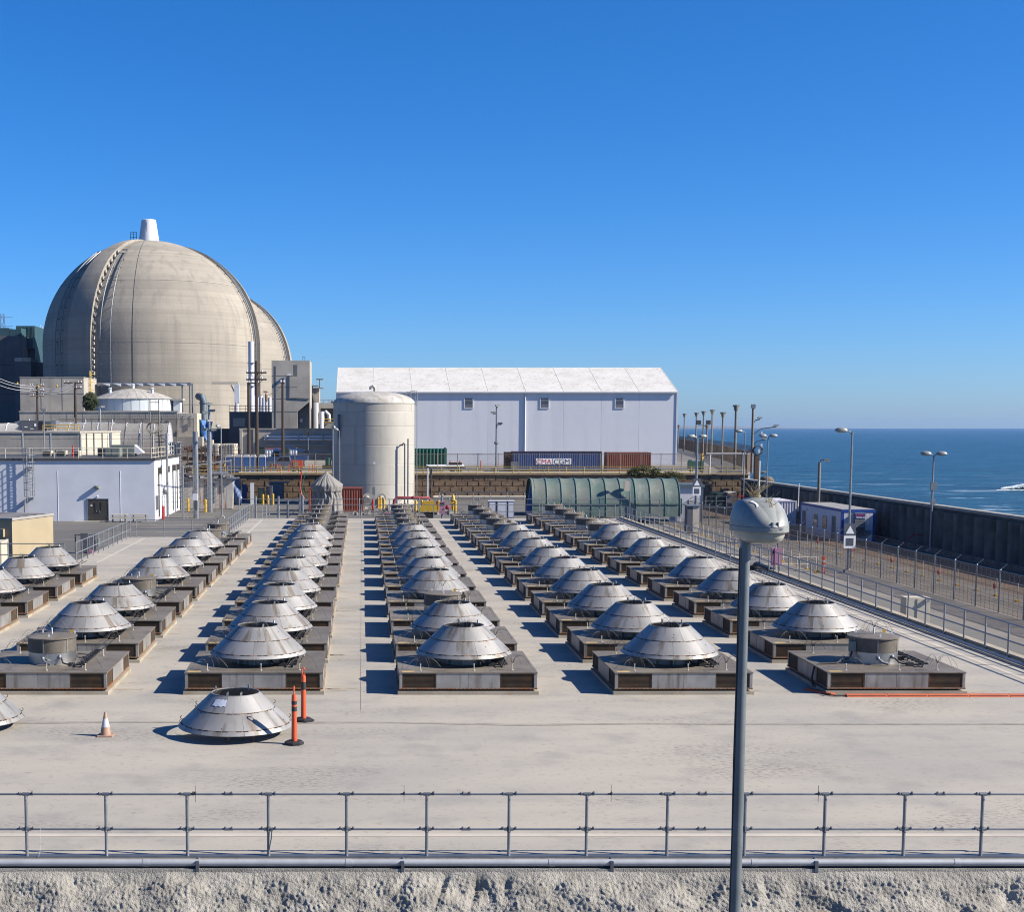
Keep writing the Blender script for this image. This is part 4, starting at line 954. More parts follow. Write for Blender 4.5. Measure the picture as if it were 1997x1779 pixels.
def corrugated(name, label, cat, x, y, z, L, Dp, H, m, pitch=.28, group=None, doors=None, frame=None, rz=0.0):
    """shipping container: ribbed long sides, corner posts, rails, door end"""
    t = thing(name, label, cat, (x, y, z), rz, group); frame = frame or m; n = int((L-.3)/pitch)
    def prof(L0, n):
        pts = []; p = L0/n
        for i in range(n): pts += [(i*p, 0), (i*p+p*.32, 0), (i*p+p*.46, .05), (i*p+p*.84, .05), (i*p+p*.98, 0)]
        return pts+[(L0, 0)]
    pr = prof(L-.28, n); fb = MB()
    fb._add([(.14+a, .04+d, zz) for zz in (.16, H-.12) for a, d in pr], [(i, i+1, len(pr)+i+1, len(pr)+i) for i in range(len(pr)-1)])
    obj('front_side', fb, m, t, ang=20)
    fb = MB(); fb._add([(.14+a, Dp-.04-d, zz) for zz in (.16, H-.12) for a, d in pr], [(i, len(pr)+i, len(pr)+i+1, i+1) for i in range(len(pr)-1)])
    obj('back_side', fb, m, t, ang=20)
    pe = prof(Dp-.28, 8); fb = MB()
    for xx, s in ((L-.04, -1), (.04, 1)):
        fb._add([(xx+s*d, .14+a, zz) for zz in (.16, H-.12) for a, d in pe], [(i, i+1, len(pe)+i+1, len(pe)+i) for i in range(len(pe)-1)])
    obj('end_wall', fb, m, t, ang=20)
    cm_ = make_mesh('corner_post', MB().box(0, .14, 0, .14, 0, H), frame)
    for cx in (0, L-.14):
        for cy in (0, Dp-.14): obj('corner_post', cm_, None, t).location = (cx, cy, 0)
    obj('top_rail', MB().box(.14, L-.14, .005, .09, H-.12, H-.005).box(.14, L-.14, Dp-.09, Dp-.005, H-.12, H-.005), frame, t)
    obj('bottom_rail', MB().box(.14, L-.14, .005, .12, .02, .16).box(.14, L-.14, Dp-.12, Dp-.005, .02, .16), frame, t)
    obj('roof', MB().box(.06, L-.06, .06, Dp-.06, H-.07, H-.03), m, t)
    return t
q = D(1497, 970, 152); corrugated('white_container', 'white ribbed container half behind the big lamp hood', 'container', 43.3, 151.5, -3.95, 2.6, 6.1, 2.75, 'office_white')
q0 = D(992, 880, 197.5)
t = corrugated('blue_container', 'long dark blue shipping container lettered CMA CGM', 'container', q0.x+.6, 197.5, TERR, 12.2, 2.44, 2.75, 'container_blue', .30, frame='container_maroon')
pn = obj('logo_panel', MB().box(3.15, 8.0, -.012, .03, .95, 1.78), 'letter_white', t)
lettering('CMA', .98, 'letter_red', pn, (4.25, -.02, 1.02), bold=-.004, sx=1.0, name='red_letters'); lettering('CGM', .98, 'letter_navy', pn, (6.72, -.02, 1.02), bold=-.004, sx=1.04, name='navy_letters')
obj('divider', MB().box(5.42, 5.47, -.02, -.012, .95, 1.78), 'letter_navy', pn)
obj('grey_box', MB().cbox((.4, -.5, .75), (.9, .5, 1.2)), 'galvanised', label='grey cabinet at the end of the blue container', cat='cabinet').location = (q0.x+.3, 197.2, TERR)
q = D(990, 884, 199); corrugated('maroon_container', 'dark maroon container end just showing behind the blue container', 'container', q.x-.2, 200.2, TERR, 3.0, 2.4, 2.6, 'container_maroon')
q = D(1184, 884, 198); corrugated('red_container', 'rust-red shipping container in front of the fabric building', 'container', q.x, 198, TERR, 6.06, 2.44, 2.62, 'container_red')
t = thing('frac_tank', 'dark green ribbed liquid tank beside the storage tank', 'tank', (D(800, 873, 199).x, 199, TERR))
gt = MB().box(0, 5.0, .2, 2.4, .3, 3.1)
obj('shell', gt, 'container_green', t)
rm_ = make_mesh('rib', MB().lathe([(.23, .35), (.23, 3.05)], 8, (0, .2, 0), PI, 2*PI), 'container_green')
for k in range(10): obj('rib', rm_, None, t).location = (.25+k*.5, 0, 0)
obj('pipe_rail', MB().tube([(4.7, .2, 3.15), (4.85, .1, 3.25), (5.0, .05, 3.1), (5.0, .05, .3)], .07, 6), 'container_green', t)
t = thing('trailer', 'flat trailer stacked with white pipe beside the green tank', 'trailer', (D(832, 905, 192).x, 191.6, TERR))
obj('bed', MB().box(0, 5.2, 0, 1.9, .55, .7), 'hvac_grey', t)
for k in range(5): obj('pipe', MB().cyl((.0, .2+.36*k, .86), (5.0, .2+.36*k, .86+.02*k), .16, n=8), 'white_paint', t)
for x in (3.4, 4.3): obj('wheel', MB().cyl((x, -.1, .35), (x, .15, .35), .36, n=14), 'black_rubber', t)
obj('fender', MB().box(2.9, 4.8, -.1, .2, .75, .85).box(3.0, 4.7, .3, 1.4, .85, 1.35), 'dark_hole', t)

# green fabric tunnel
TX, TY, TZ = 18.0, 149.9, -3.15
t = thing('fabric_tunnel', 'long green fabric tunnel tent with bird-streaked ribs', 'tent', (TX, TY+1.6, TZ))
TL, TR, THH = 15.6, 3.1, 4.25
def arch(a): return (TR-TR*math.copysign(abs(math.cos(a))**.82, math.cos(a)), THH*math.sin(a)**.72)
bayw = TL/10
for k in range(10):
    def bay(u, v, k=k):
        a = .02+(PI-.04)*v; y, z = arch(a); sag = .07*math.sin(PI*u)*math.sin(a)
        return (k*bayw+bayw*(.02+.96*u), y+sag*math.cos(a)*.6, z-sag)
    obj('fabric_bay', MB().grid(bay, 5, 22), 'tent_green', t, ang=60)
rb = make_mesh('rib', MB().tube([(0, arch(a)[0], arch(a)[1]+.02) for a in [.02+(PI-.04)*i/22 for i in range(23)]], .055, 6), 'green_tarp_rib')
for k in range(11): obj('rib', rb, None, t).location = (k*bayw, 0, 0)
obj('end_wall', MB().poly([(.3, arch(a)[0], arch(a)[1]) for a in [.02+(PI-.04)*i/16 for i in range(17)]]), 'tent_green', t)
obj('end_wall', MB().poly([(TL-.15, arch(a)[0], arch(a)[1]) for a in [PI-.02-(PI-.04)*i/16 for i in range(17)]]), 'tent_green', t)
obj('end_flap', MB().ext([(-.75, .2, 0), (0, .0, 0), (0, 1.2, 3.6), (-.1, 1.4, 3.4)], (0, .3, 0)), 'container_blue', t)
obj('eave_band', MB().box(0, TL, -.03, .05, 1.6, 1.64), 'green_tarp_rib', t)
q = D(1229, 938, 149); t = mast('thin pole with a cream box standing before the green tunnel', q.x, 149, -3.1, q.z, .06, 'galvanised'); obj('control_box', MB().cbox((-.35, 0, q.z+3.1-.55), (.55, .35, 1.0)), 'cream_paint', t)
# grey panel shed and things beside it
q0, q1 = D(1322, 945, 158), D(1371, 945, 158)
t = thing('shed', 'pale grey panelled shed behind the triangle-sign lamp', 'shed', (q0.x, 158, -3.9)); w = q1.x-q0.x; h = q0.z+3.9
obj('body', MB().box(0, w, .03, 4, 0, h-.3), 'office_white', t); n = 8
pm = make_mesh('wall_panel', MB().box(.008, w/n-.008, 0, .05, .1, h-.3), 'office_white')
for k in range(n): obj('wall_panel', pm, None, t).location = (k*w/n, 0, 0)
obj('roof', MB().box(-.15, w+.15, -.25, 4.2, h-.3, h), 'grey_blue_paint', t)
obj('door', MB().box(.02, .5, -.06, -.01, .9, 2.6), 'teal_cladding', t); obj('window_shade', MB().box(w-.1, w+.05, -.05, 3.9, .2, h-.3), 'grey_blue_paint', t)
q = D(1341, 984, 139); t = thing('equipment_cabinet', 'beige cabinet with a grey lid at the foot of the triangle-sign lamp', 'cabinet', (q.x, 139, -3.6))
obj('body', MB().box(0, .5, 0, 1.2, 0, 2.5), 'hvac_grey', t); obj('door', MB().box(.52, 1.15, 0, 1.1, 0, 2.45), 'cream_paint', t); obj('lid', MB().box(-.1, 1.3, -.1, 1.3, 2.5, 2.62), 'galvanised', t)
q0, q1 = D(1376, 963, 165), D(1437, 963, 165)
t = thing('generator_platform', 'steel platform with a dark green generator below the shore mast', 'platform', (q0.x, 165, -3.9)); w = q1.x-q0.x
obj('generator', MB().box(.9, w*.62, .3, 1.8, 1.35, 2.9), 'dark_green_box', t); obj('generator', MB().box(w*.68, w*.95, .2, 1.6, 1.35, 2.6), 'hvac_grey', t); obj('canopy', MB().box(w*.7, w*.98, -.2, 1.9, 2.85, 3.0), 'cream_paint', t)
obj('deck', MB().box(-.2, w+.1, -.3, 2.2, 1.15, 1.35), 'galv_dark', t)
for x in (0, w*.33, w*.66, w): obj('leg', MB().box(x-.05, x+.05, -.25, -.15, 0, 2.5), 'galvanised', t)
for z in (2.0, 2.5): obj('guard_rail', MB().cyl((0, -.2, z), (w, -.2, z), .03, n=6), 'galvanised', t)
obj('red_frame', MB().box(w-.02, w+.08, -.2, -.1, 0, 2.6).box(w+.7, w+.8, -.2, -.1, 0, 2.5).box(w, w+.8, -.2, -.1, 2.5, 2.6), 'red_paint', t)
q = G(1786, 1224, -3.2); t = thing('roadside_cabinet', 'tan utility cabinet standing on the road beside the deck railing', 'cabinet', (q.x, q.y, -3.2))
obj('body', MB().box(-.62, .55, -.3, .45, .06, 1.5), 'cream_paint', t); obj('door', MB().box(-.1, .5, -.33, -.30, .12, 1.45), 'cream_paint', t); obj('lamp', MB().cbox((.38, -.38, 1.38), (.16, .12, .16)), 'lamp_hood', t); obj('slab', MB().box(-.8, .75, -.5, .6, 0, .06), 'grey_concrete', t)
# gate and pink call box on the sea-side railing
q = D(1505, 1068, 64.6)
t = thing('call_box', 'pink call box on the sea-side deck railing', 'call box', (18.55, 64.3, 0))
obj('case', MB().box(-.02, .30, -.12, .02, .38, 1.16), 'pink_box', t); obj('side_plate', MB().box(-.13, -.03, -.10, .14, .38, 1.16), 'pink_box', t)
for x in (0, .26): obj('leg', MB().cyl((x, .05, 0), (x, .05, .5), .03, n=6), 'galvanised', t)
obj('switch', MB().cbox((-.08, -.12, .98), (.06, .03, .16)), 'dark_hole', t)
railing('stair_railing', 'pipe railing of the stair stub behind the pink call box', 'railing', [(18.6, 66.6), (17.0, 68.8)], .8, 1.15, (1.1, .55), .03, .024, 'galvanised')
t = thing('floor_pump', 'small dark pump with hoses tucked behind the stair stub', 'pump', (18.0, 66.0, 0)); obj('body', MB().cyl((-.5, 0, .25), (.3, .2, .25), .2, n=10).cbox((0, .3, .15), (.9, .4, .3)), 'hvac_grey', t)
obj('hose', MB().tube([(.2, 0, .3), (.7, -1, .12), (1.2, -2.2, -.5), (1.6, -3, -2.0), (2.2, -4, -3)], .10, 8), 'galv_dark', t)

# breaking wave
q = G(1962, 955, -9)
t = thing('wave', 'white breaking wave on the ocean near the frame edge', 'wave', (q.x, q.y, -9))
def swell(u, v): x = -10+30*u; return (x, -5+12*v, -.05+1.7*math.exp(-((v-.45)/.2)**2)*math.exp(-((x-5)/9)**2))
obj('swell', MB().grid(swell, 30, 16), 'sea_water', t, ang=80)
rg = random.Random(3); fm = MB()
for k in range(1500):
    f = rg.random()**.9; x = -7+14.5*f; s = rg.uniform(.05, .20)*(1.1-.5*f); crest = .35+1.25*math.exp(-((x-1)/5.5)**2)
    zz = crest*(1-abs(rg.gauss(0, .32))); fm.ellip((x+rg.uniform(-.3, .3), -1.3+zz*.6+rg.gauss(0, .18), max(.03, zz+.06*noise.noise(Vector((x*2, k, 0))))), (s*1.7, s, s*.8), 5, 3)
for k in range(500):
    x = rg.uniform(-9, 9); s = rg.uniform(.06, .22); fm.ellip((x, -1.8-abs(rg.gauss(0, 1.1)), .03), (s*3, s*1.3, s*.3), 5, 2)
obj('foam', fm, 'foam', t, kind='stuff'); t.location.x += 4.5; t.scale = (.85, .85, .9)
# ------------------------------------------------------------------ white fabric building on the terrace
FB = D(657, 905, 231); FE = D(1318, 905, 231); fx0, fx1 = FB.x, FE.x; fz = D(900, 765, 231).z; rz_ = D(1284, 718, 244.5).z; fy0, fym, fy1 = 231.0, 244.5, 258.0
t = thing('fabric_building', 'huge white fabric-clad building with a dirt-stained roof', 'building', (fx0, fy0, TERR))
BL = fx1-fx0; EZ = fz-TERR; RZ = rz_-TERR; nb = 9; bw_ = BL/nb; hd_ = fym-fy0
wm = make_mesh('wall_panel', MB().box(.012, bw_-.012, .0, .12, 0, EZ), 'fabric_white')
rp_ = make_mesh('roof_panel', MB().ext([(.008, -.32, EZ-.02), (bw_-.008, -.32, EZ-.02), (bw_-.008, hd_, RZ), (.008, hd_, RZ)], (0, 0, .10)), 'fabric_roof')
rk = make_mesh('roof_panel', MB().ext([(.05, hd_, RZ), (bw_-.05, hd_, RZ), (bw_-.05, 2*hd_+.32, EZ-.02), (.05, 2*hd_+.32, EZ-.02)], (0, 0, .10)), 'fabric_roof')
rbm = make_mesh('roof_rib', MB().ext([(-.05, -.32, EZ+.06), (.05, -.32, EZ+.06), (.05, hd_, RZ+.08), (-.05, hd_, RZ+.08)], (0, 0, .045)), 'fabric_roof')
for k in range(nb):
    for me, nm in ((wm, 'wall_panel'), (rp_, 'roof_panel'), (rk, 'roof_panel')): obj(nm, me, None, t).location = (k*bw_, 0, 0)
for k in range(nb+1): obj('roof_rib', rbm, None, t).location = (k*bw_, 0, 0)
obj('wall_core', MB().box(.02, BL-.02, .06, 2*hd_, 0, EZ-.05), 'fabric_white', t)
for x, s in ((BL-.04, 1), (.04, -1)): obj('gable', MB().ext([(x, .0, EZ-.05), (x, 2*hd_, EZ-.05), (x, hd_, RZ-.02)], (.06*s, 0, 0)), 'fabric_white', t)
for x in (.0, BL): obj('corner_post', MB().box(x-.12, x+.12, -.1, .14, 0, EZ), 'white_paint', t)
obj('eave_gutter', MB().box(-.2, BL+.2, -.42, -.30, EZ-.12, EZ+.05), 'white_paint', t)
xd = D(1024, 800, 231).x-fx0
obj('downpipe', MB().cyl((xd, -.12, 0), (xd, -.12, EZ), .11, n=8), 'white_paint', t)
for px in (914, 1062, 1208):
    xv = D(px, 786, 231).x-fx0; v = obj('louvre_vent', MB().box(xv-.62, xv+.62, -.03, .01, EZ-2.5, EZ-.95), 'galv_dark', t)
    obj('frame', MB().box(xv-.75, xv-.62, -.09, .0, EZ-2.62, EZ-.85).box(xv+.62, xv+.75, -.09, 0, EZ-2.62, EZ-.85).box(xv-.62, xv+.62, -.09, 0, EZ-.95, EZ-.85).box(xv-.62, xv+.62, -.09, 0, EZ-2.62, EZ-2.5), 'white_paint', v)
    sl_ = make_mesh('slat', MB().ext([(-.6, -.03, 0), (.6, -.03, 0), (.6, -.09, -.07), (-.6, -.09, -.07)], (0, 0, .02)), 'galvanised')
    for k in range(8): obj('slat', sl_, None, v).location = (xv, 0, EZ-1.05-k*.185)

# ------------------------------------------------------------------ storage tank
TC = D(729.5, 787, 177); tr = 79*177/2800
t = thing('storage_tank', 'big cylindrical cream storage tank with a shallow domed roof', 'tank', (TC.x, 177, YARD))
zs = [0]+[D(729, y, 177-tr).z-YARD for y in (946.5, 907, 869, 831.5, 803)]+[TC.z-YARD]
for i, (a, b) in enumerate(zip(zs[:-1], zs[1:])):
    obj('shell_ring', MB().lathe([(tr-.03, a), (tr, a+.05), (tr, b-.05), (tr-.03, b)], 72), 'tank_paint', t, ang=20)
top = zs[-1]; ht = 1.45
dm = MB().lathe([(tr+.06, top-.05), (tr+.06, top+.05)]+[(tr*math.cos(a), top+.05+ht*math.sin(a)) for a in [PI/2*i/8 for i in range(8)]]+[(.001, top+.05+ht)], 56)
obj('roof', dm, 'tank_roof', t, ang=50)
obj('gooseneck', MB().tube([(.1, 0, top+ht), (.1, 0, top+ht+.45), (-.15, 0, top+ht+.65), (-.4, 0, top+ht+.5), (-.42, 0, top+ht+.25)], .2, 8), 'tank_paint', t)
obj('hatch_rail', MB().tube([(tr*.9, 0, top+.3), (tr*.9, 0, top+1.5), (tr*1.05, 0, top+1.5), (tr*1.05, 0, top-.4)], .05, 5).tube([(tr*.8, .6, top+.5), (tr*.8, .6, top+1.4), (tr*1.0, .6, top+1.5), (tr*1.03, .6, top-.2)], .05, 5).cyl((tr*.8, .6, top+1.0), (tr*1.05, 0, top+1.0), .04, n=5), 'galvanised', t)
ld = MB()
for s in (-.25, .25): ld.cyl((tr+.25, -.9+s, .5), (tr+.25, -.9+s, top+1), .04, n=5)
for k in range(36): ld.cyl((tr+.25, -1.15, .6+k*.34), (tr+.25, -.65, .6+k*.34), .025, n=4)
obj('ladder', ld, 'galvanised', t)
for px, yt in ((789.5, 866), (796, 856)):
    q = D(px, yt, 172); obj('riser_pipe', MB().tube([(q.x-TC.x, -tr*.72-.9, 0), (q.x-TC.x, -tr*.72-.9, q.z-YARD)]+([(q.x-TC.x-.15, -tr*.7-.5, q.z-YARD+.1), (q.x-TC.x-.3, -tr*.65, q.z-YARD-.4)] if px < 790 else []), .085, 8), 'galv_dark', t)
obj('wall_pipe', MB().tube([(-tr*.85, -tr*.56, 8.0), (-tr*.86, -tr*.62, 10.3), (-tr*.86, -tr*.56, 10.8)], .14, 8), 'grey_blue_paint', t)
nz_ = make_mesh('nozzle', MB().cyl((0, 0, 0), (0, -.9, -.25), .28, n=12).cyl((0, -.9, -.25), (0, -1.0, -.27), .42, n=12).cyl((0, .1, 0), (0, -.06, 0), .55, n=16), 'tank_paint')
for a in (-118, -100, -80): obj('nozzle', nz_, None, t).location = (tr*math.cos(rad(a)), tr*math.sin(rad(a)), .9)
obj('foundation', MB().lathe([(tr+.4, 0), (tr+.4, .15), (0.01, .15)], 40), 'grey_concrete', t)

# ------------------------------------------------------------------ containment domes
def dome(label, cx, Y, R, ztop, zb, full=True):
    t = thing('containment_dome', label, 'dome building', (cx, Y, zb)); hs_ = ztop-zb-R; n = 96
    prof = [(R, 0), (R, hs_)]+[(R*math.cos(a), hs_+R*math.sin(a)) for a in [PI/2*i/28 for i in range(1, 28)]]+[(.01, hs_+R)]
    obj('shell', MB().lathe(prof, n), 'dome_concrete', t, ang=60)
    def P(az, s, off=0.0):            # az degrees from the camera side, s: metres of height on the cylinder, then arc
        az = rad(az)+math.atan2(-cx, Y); r = R+off
        if s <= hs_: rr, z = r, s
        else: a = (s-hs_)/R; rr, z = r*math.cos(a), hs_+r*math.sin(a)
        return (rr*math.sin(az), -rr*math.cos(az), z)
    arc = R*PI/2; S = [hs_*i/6 for i in range(6)]+[hs_+arc*.94*i/40 for i in range(41)]
    for az0, az1 in ((-44, -30), (76, 90), (196, 210)):
        m = MB()
        for s in S:
            k = 1.2*min(1, max(0, (hs_+arc*(.95 if az0 < 0 else .80)-s)/(arc*.45)))**.7-.02
            for az, of in ((az0, -.2), (az0, k), ((az0*2+az1)/3, k), ((az0+az1*2)/3, k), (az1, k), (az1, -.2)): m.v.append(P(az, s, of))
        m.f = [(i*6+j, (i+1)*6+j, (i+1)*6+j+1, i*6+j+1) for i in range(len(S)-1) for j in range(5)]
        m.f = [tuple(reversed(f)) for f in m.f]+[tuple(range((len(S)-1)*6, len(S)*6))]
        b = obj('buttress', m, 'dome_concrete', t, ang=40)
        if full or az0 == 76:
            am = MB()
            for k in range(34):
                s = 5+k*1.25 if k < 17 else 26.5+(k-17)*1.75
                if s > hs_+arc*.66: break
                p = Vector(P(az1, s, .35)); qd = Vector(P(az1+.35*2.5, s, .35))-p; am.cyl(p, p+qd.normalized()*.45, .42, n=8)
                p = Vector(P((az0*.35+az1*.65), s, 1.25)); d_ = Vector(P((az0*.35+az1*.65), s, 1.75))
            obj('tendon_anchor', am, 'grey_concrete', b, kind='stuff')
    for azs in ((-25.5, -20), (69, 73), (-56, -51.5)):
        rl = MB()
        for az in azs:
            rl.tube([P(az, s, .55) for s in [hs_*.0+i*(hs_+arc*.63)/40 for i in range(41)]], .13, 5, False)
        for i in range(18):
            s = 2+i*(hs_+arc*.63-3)/18
            for az in azs: rl.cyl(P(az, s, 0), P(az, s, .6), .10, n=4)
        e = hs_+arc*.63; rl.cyl(P(azs[0], e, .55), P(azs[1], e, .55), .13, n=5)
        obj('trolley_rail', rl, 'galv_dark', t)
    for zz in (hs_, hs_*.45): obj('joint_line', MB().lathe([(R+.02, zz-.03), (R+.03, zz), (R+.02, zz+.03)], n), 'dark_shade_concrete', t)
    for e in (.38, .62): a = e*PI/2; obj('joint_line', MB().lathe([(R*math.cos(a)+.03, hs_+R*math.sin(a)-.03), (R*math.cos(a-.003)+.05, hs_+R*math.sin(a-.003))], n), 'dark_shade_concrete', t)
    obj('conductor', MB().tube([P(-9, s, .03) for s in [i*(hs_+arc*.9)/40 for i in range(41)]], .035, 4, False), 'galv_dark', t)
    return t, P, hs_
dc = D(296, 832, 333); DR = 204*333/2800; dzt = D(296, 470, 333).z
d1_, P1, hs1 = dome('great concrete reactor dome with a white vent stack on top', dc.x, 333, DR, dzt, TERR)
st = obj('vent_stack', MB().lathe([(2.45, -1.5), (2.3, 0), (1.62, 4.6), (1.5, 4.7), (1.2, 4.7), (1.2, 2)], 32, (0, -.3, dzt-TERR)), 'white_paint', d1_)
obj('stack_seam', MB().cyl((-.25, -2.5, dzt-TERR-.8), (-.2, -2.05, dzt-TERR+4), .06, n=5), 'galv_dark', st)
obj('beacon', MB().cyl((-.9, 0, dzt-TERR+4.1), (-.9, 0, dzt-TERR+4.9), .1, n=6).cyl((-.2, -.6, dzt-TERR+4.1), (-.2, -.6, dzt-TERR+4.7), .13, n=6), 'red_paint', st)
pb = MB()
for x in (-4.2, -3.5, -2.8): pb.cyl((x, -.5, dzt-TERR-.6), (x, -.5, dzt-TERR+1.9), .06, n=5)
for z in (.8, 1.4, 1.9): pb.cyl((-4.2, -.5, dzt-TERR+z), (-2.7, -.5, dzt-TERR+z), .05, n=5)
obj('roof_platform', pb.box(-4.8, -2.2, -.9, .9, dzt-TERR-.5, dzt-TERR-.2), 'teal_cladding', d1_)
ins = MB()
for k in range(5): q = Vector(P1(-8.8, 4.5+k*1.3, .7)); ins.ellip(q, (.28, .28, .45), 6, 5).cyl(P1(-8.8, 4.5+k*1.3, 0), q, .10, n=4)
obj('insulator_rack', ins.cyl(P1(-8.8, 2, .7), P1(-8.8, 10.5, .7), .12, n=5), 'wire_dark', d1_)
dc2 = D(402, 832, 424); dome('second concrete reactor dome mostly hidden behind the first', dc2.x, 424, DR, D(402, 560, 424).z, TERR, False)

# ------------------------------------------------------------------ shaded turbine buildings
def block(name, label, cat, px0, px1, yt, Y, dep, m, zb=TERR, roof=None, group=None):
    a, b = D(px0, yt, Y), D(px1, yt, Y); t = thing(name, label, cat, (a.x, Y, zb), 0, group)
    obj('wall', MB().box(0, b.x-a.x, 0, dep, 0, a.z-zb), m, t)
    if roof: obj('roof_edge', MB().box(-.15, b.x-a.x+.15, -.15, dep+.15, a.z-zb, a.z-zb+roof), 'grey_concrete', t)
    t['w'] = b.x-a.x; t['h'] = a.z-zb; return t
t = block('turbine_hall', 'tall shaded concrete hall at the edge of the frame', 'building', -160, 42, 655, 345, 25, 'dark_shade_concrete')
w, h = t['w'], t['h']
for i, (a, b, c) in enumerate(((-160, 13, 2.0), (13, 26, 2.1), (26, 37, 2.0))):
    xa, xb = D(a, 600, 345).x-t.location.x, D(b, 600, 345).x-t.location.x; obj('roof_unit', MB().box(xa+.05, xb-.05, 2, 9, h, h+c-(.4 if i == 1 else 0)), 'teal_cladding', t)
for k in range(3): obj('wall_joint', MB().box(0, w, -.03, .0, h*.25*(k+1)-.04, h*.25*(k+1)+.04), 'dark_hole', t)
obj('wall_recess', MB().box(w-5.5, w-.8, -.06, -.01, 6, 12), 'teal_cladding', t)
t = block('stair_tower', 'dark teal metal-clad tower against the reactor dome', 'tower', 31, 67.5, 635.5, 352, 12, 'teal_cladding')
w, h = t['w'], t['h']
for k in range(14): obj('cladding_sheet', MB().ext([(k*w/14, -.02, 3), ((k+.5)*w/14, -.02, 3), ((k+.42)*w/14, -.12, 3), ((k+.08)*w/14, -.12, 3)], (0, 0, h-3.3)), 'teal_cladding', t)
obj('canopy', MB().box(w*.3, w*.98, -1.5, -.1, h*.82, h*.90), 'teal_cladding', t); obj('duct', MB().cyl((w*.42, -1.0, 5), (w*.42, -1.0, h*.85), .6, n=12), 'dark_shade_concrete', t)
obj('duct_flange', MB().box(w*.3, w*.65, -1.8, -.2, h*.53, h*.55), 'galvanised', t)
t = block('annex', 'shaded concrete annex with a pale cap below the teal tower', 'building', 28, 60, 705, 331, 12, 'dark_shade_concrete'); w, h = t['w'], t['h']
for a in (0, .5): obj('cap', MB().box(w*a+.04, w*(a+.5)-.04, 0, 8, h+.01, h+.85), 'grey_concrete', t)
block('low_annex', 'low shaded block between the annex and the reactor dome', 'building', 60.5, 92, 707, 336, 10, 'dark_shade_concrete')
t = block('tank_house', 'round grey tank top peeking beside the dome', 'tank', 79, 92, 660, 366, 8, 'dark_shade_concrete')
an = MB()
for x in (.1, .6, 1.2): an.cyl((x, 0, t['h']), (x, 0, t['h']+3.5-x), .08, n=5)
obj('antenna', an.cbox((.3, 0, t['h']+2.3), (.35, .3, .9)).cbox((.9, 0, t['h']+1.2), (.6, .3, 1.2)), 'white_paint', t)
# lattice mast far behind
q = D(4, 612, 820); t = thing('lattice_mast', 'faint steel lattice pylon far behind the turbine hall', 'pylon', (q.x, 820, 20)); h = q.z-20; lt = MB()
for sx in (-1, 1):
    for sy in (-1, 1): lt.cyl((sx*3.2, sy*3.2, 0), (sx*.9, sy*.9, h), .16, n=4)
for k in range(12):
    z0, z1 = h*k/12, h*(k+1)/12; r0 = 3.2-2.3*k/12; r1 = 3.2-2.3*(k+1)/12
    lt.cyl((-r0, -r0, z0), (r1, -r1, z1), .1, n=4).cyl((r0, -r0, z0), (-r1, -r1, z1), .1, n=4)
for z in (.96, .86, .76): lt.cyl((-6, 0, h*z), (6, 0, h*z), .16, n=4)
obj('lattice', lt, 'galvanised', t)

# ------------------------------------------------------------------ low concrete buildings at the foot of the domes
t = block('switch_house', 'square pale concrete block with a yellow caged ladder', 'building', 38.5, 163, 737, 290, 14, 'grey_concrete'); w, h = t['w'], t['h']
for x in (.33, .66): obj('wall_joint', MB().box(w*x-.04, w*x+.04, -.03, 0, 0, h), 'dark_shade_concrete', t)
for z in (.3, .55, .8): obj('wall_joint', MB().box(0, w, -.03, 0, h*z-.03, h*z+.03), 'dark_shade_concrete', t)
obj('parapet', MB().box(-.06, w+.06, -.06, 14.06, h, h+.18), 'grey_concrete', t)
lc_ = MB()
for y in (5.0, 5.7): lc_.cyl((w+.3, y, 1), (w+.3, y, h+1.6), .07, n=5)
for k in range(26): lc_.cyl((w+.3, 5, 1+k*.65), (w+.3, 5.7, 1+k*.65), .04, n=4)
for k in range(9): lc_.tube([(w+.3+.9*math.sin(a), 5.35-.75*math.cos(a), 4+k*1.6) for a in [PI*i/6 for i in range(7)]], .05, 4, False)
obj('caged_ladder', lc_, 'yellow_paint', t); obj('doorway', MB().box(w-.01, w+.03, 1.5, 2.6, 3, 6.5), 'dark_hole', t)
t = block('podium', 'long grey concrete podium under the round blue-white tank', 'building', 38, 346, 804, 270, 30, 'grey_concrete'); w, h = t['w'], t['h']; pod = t
for k in range(1, 10): obj('wall_joint', MB().box(w*k/10-.025, w*k/10+.025, -.02, 0, 0, h), 'dark_shade_concrete', t)
obj('parapet', MB().box(-.1, w+.1, -.12, .3, h, h+.25), 'grey_concrete', t)
pp = MB().cyl((2, -1.2, h-2.1), (18, -1.2, h-2.1), .22, n=8)
for x in (2, 7.2, 12.5, 17.5): pp.cyl((x, -1.2, h-2.1), (x, -.0, h-2.1), .12, n=6).cyl((x, -1.2, h-2.3), (x, -1.2, h-1.3), .18, n=6)
obj('wall_pipe', pp, 'blue_white_tank', t)
for x in (22, 26.5): obj('flood_light', MB().cbox((x, -.5, h-2), (.5, .4, .5)).cyl((x, 0, h-2), (x, -.5, h-2), .08, n=5), 'galvanised', t)
obj('service_box', MB().box(w-3.2, w-2.2, -.4, -.02, h-4.6, h-2).box(w-2.0, w-1.6, -.3, -.02, h-4.2, h-1.5), 'galvanised', t)
obj('stain_panel', MB().box(w-8, w-5.5, -.05, -.01, h-6, h-1.2), 'grey_concrete', t)
t = thing('round_tank', 'round blue-white tank with a shallow conical roof on the podium', 'tank', (D(260, 800, 284).x, 284, pod.location.z+h)); rr = 78*284/2800
z1 = D(260, 778, 284).z-t.location.z; z2 = D(260, 757.5, 284).z-t.location.z
pm = MB(); n = 30
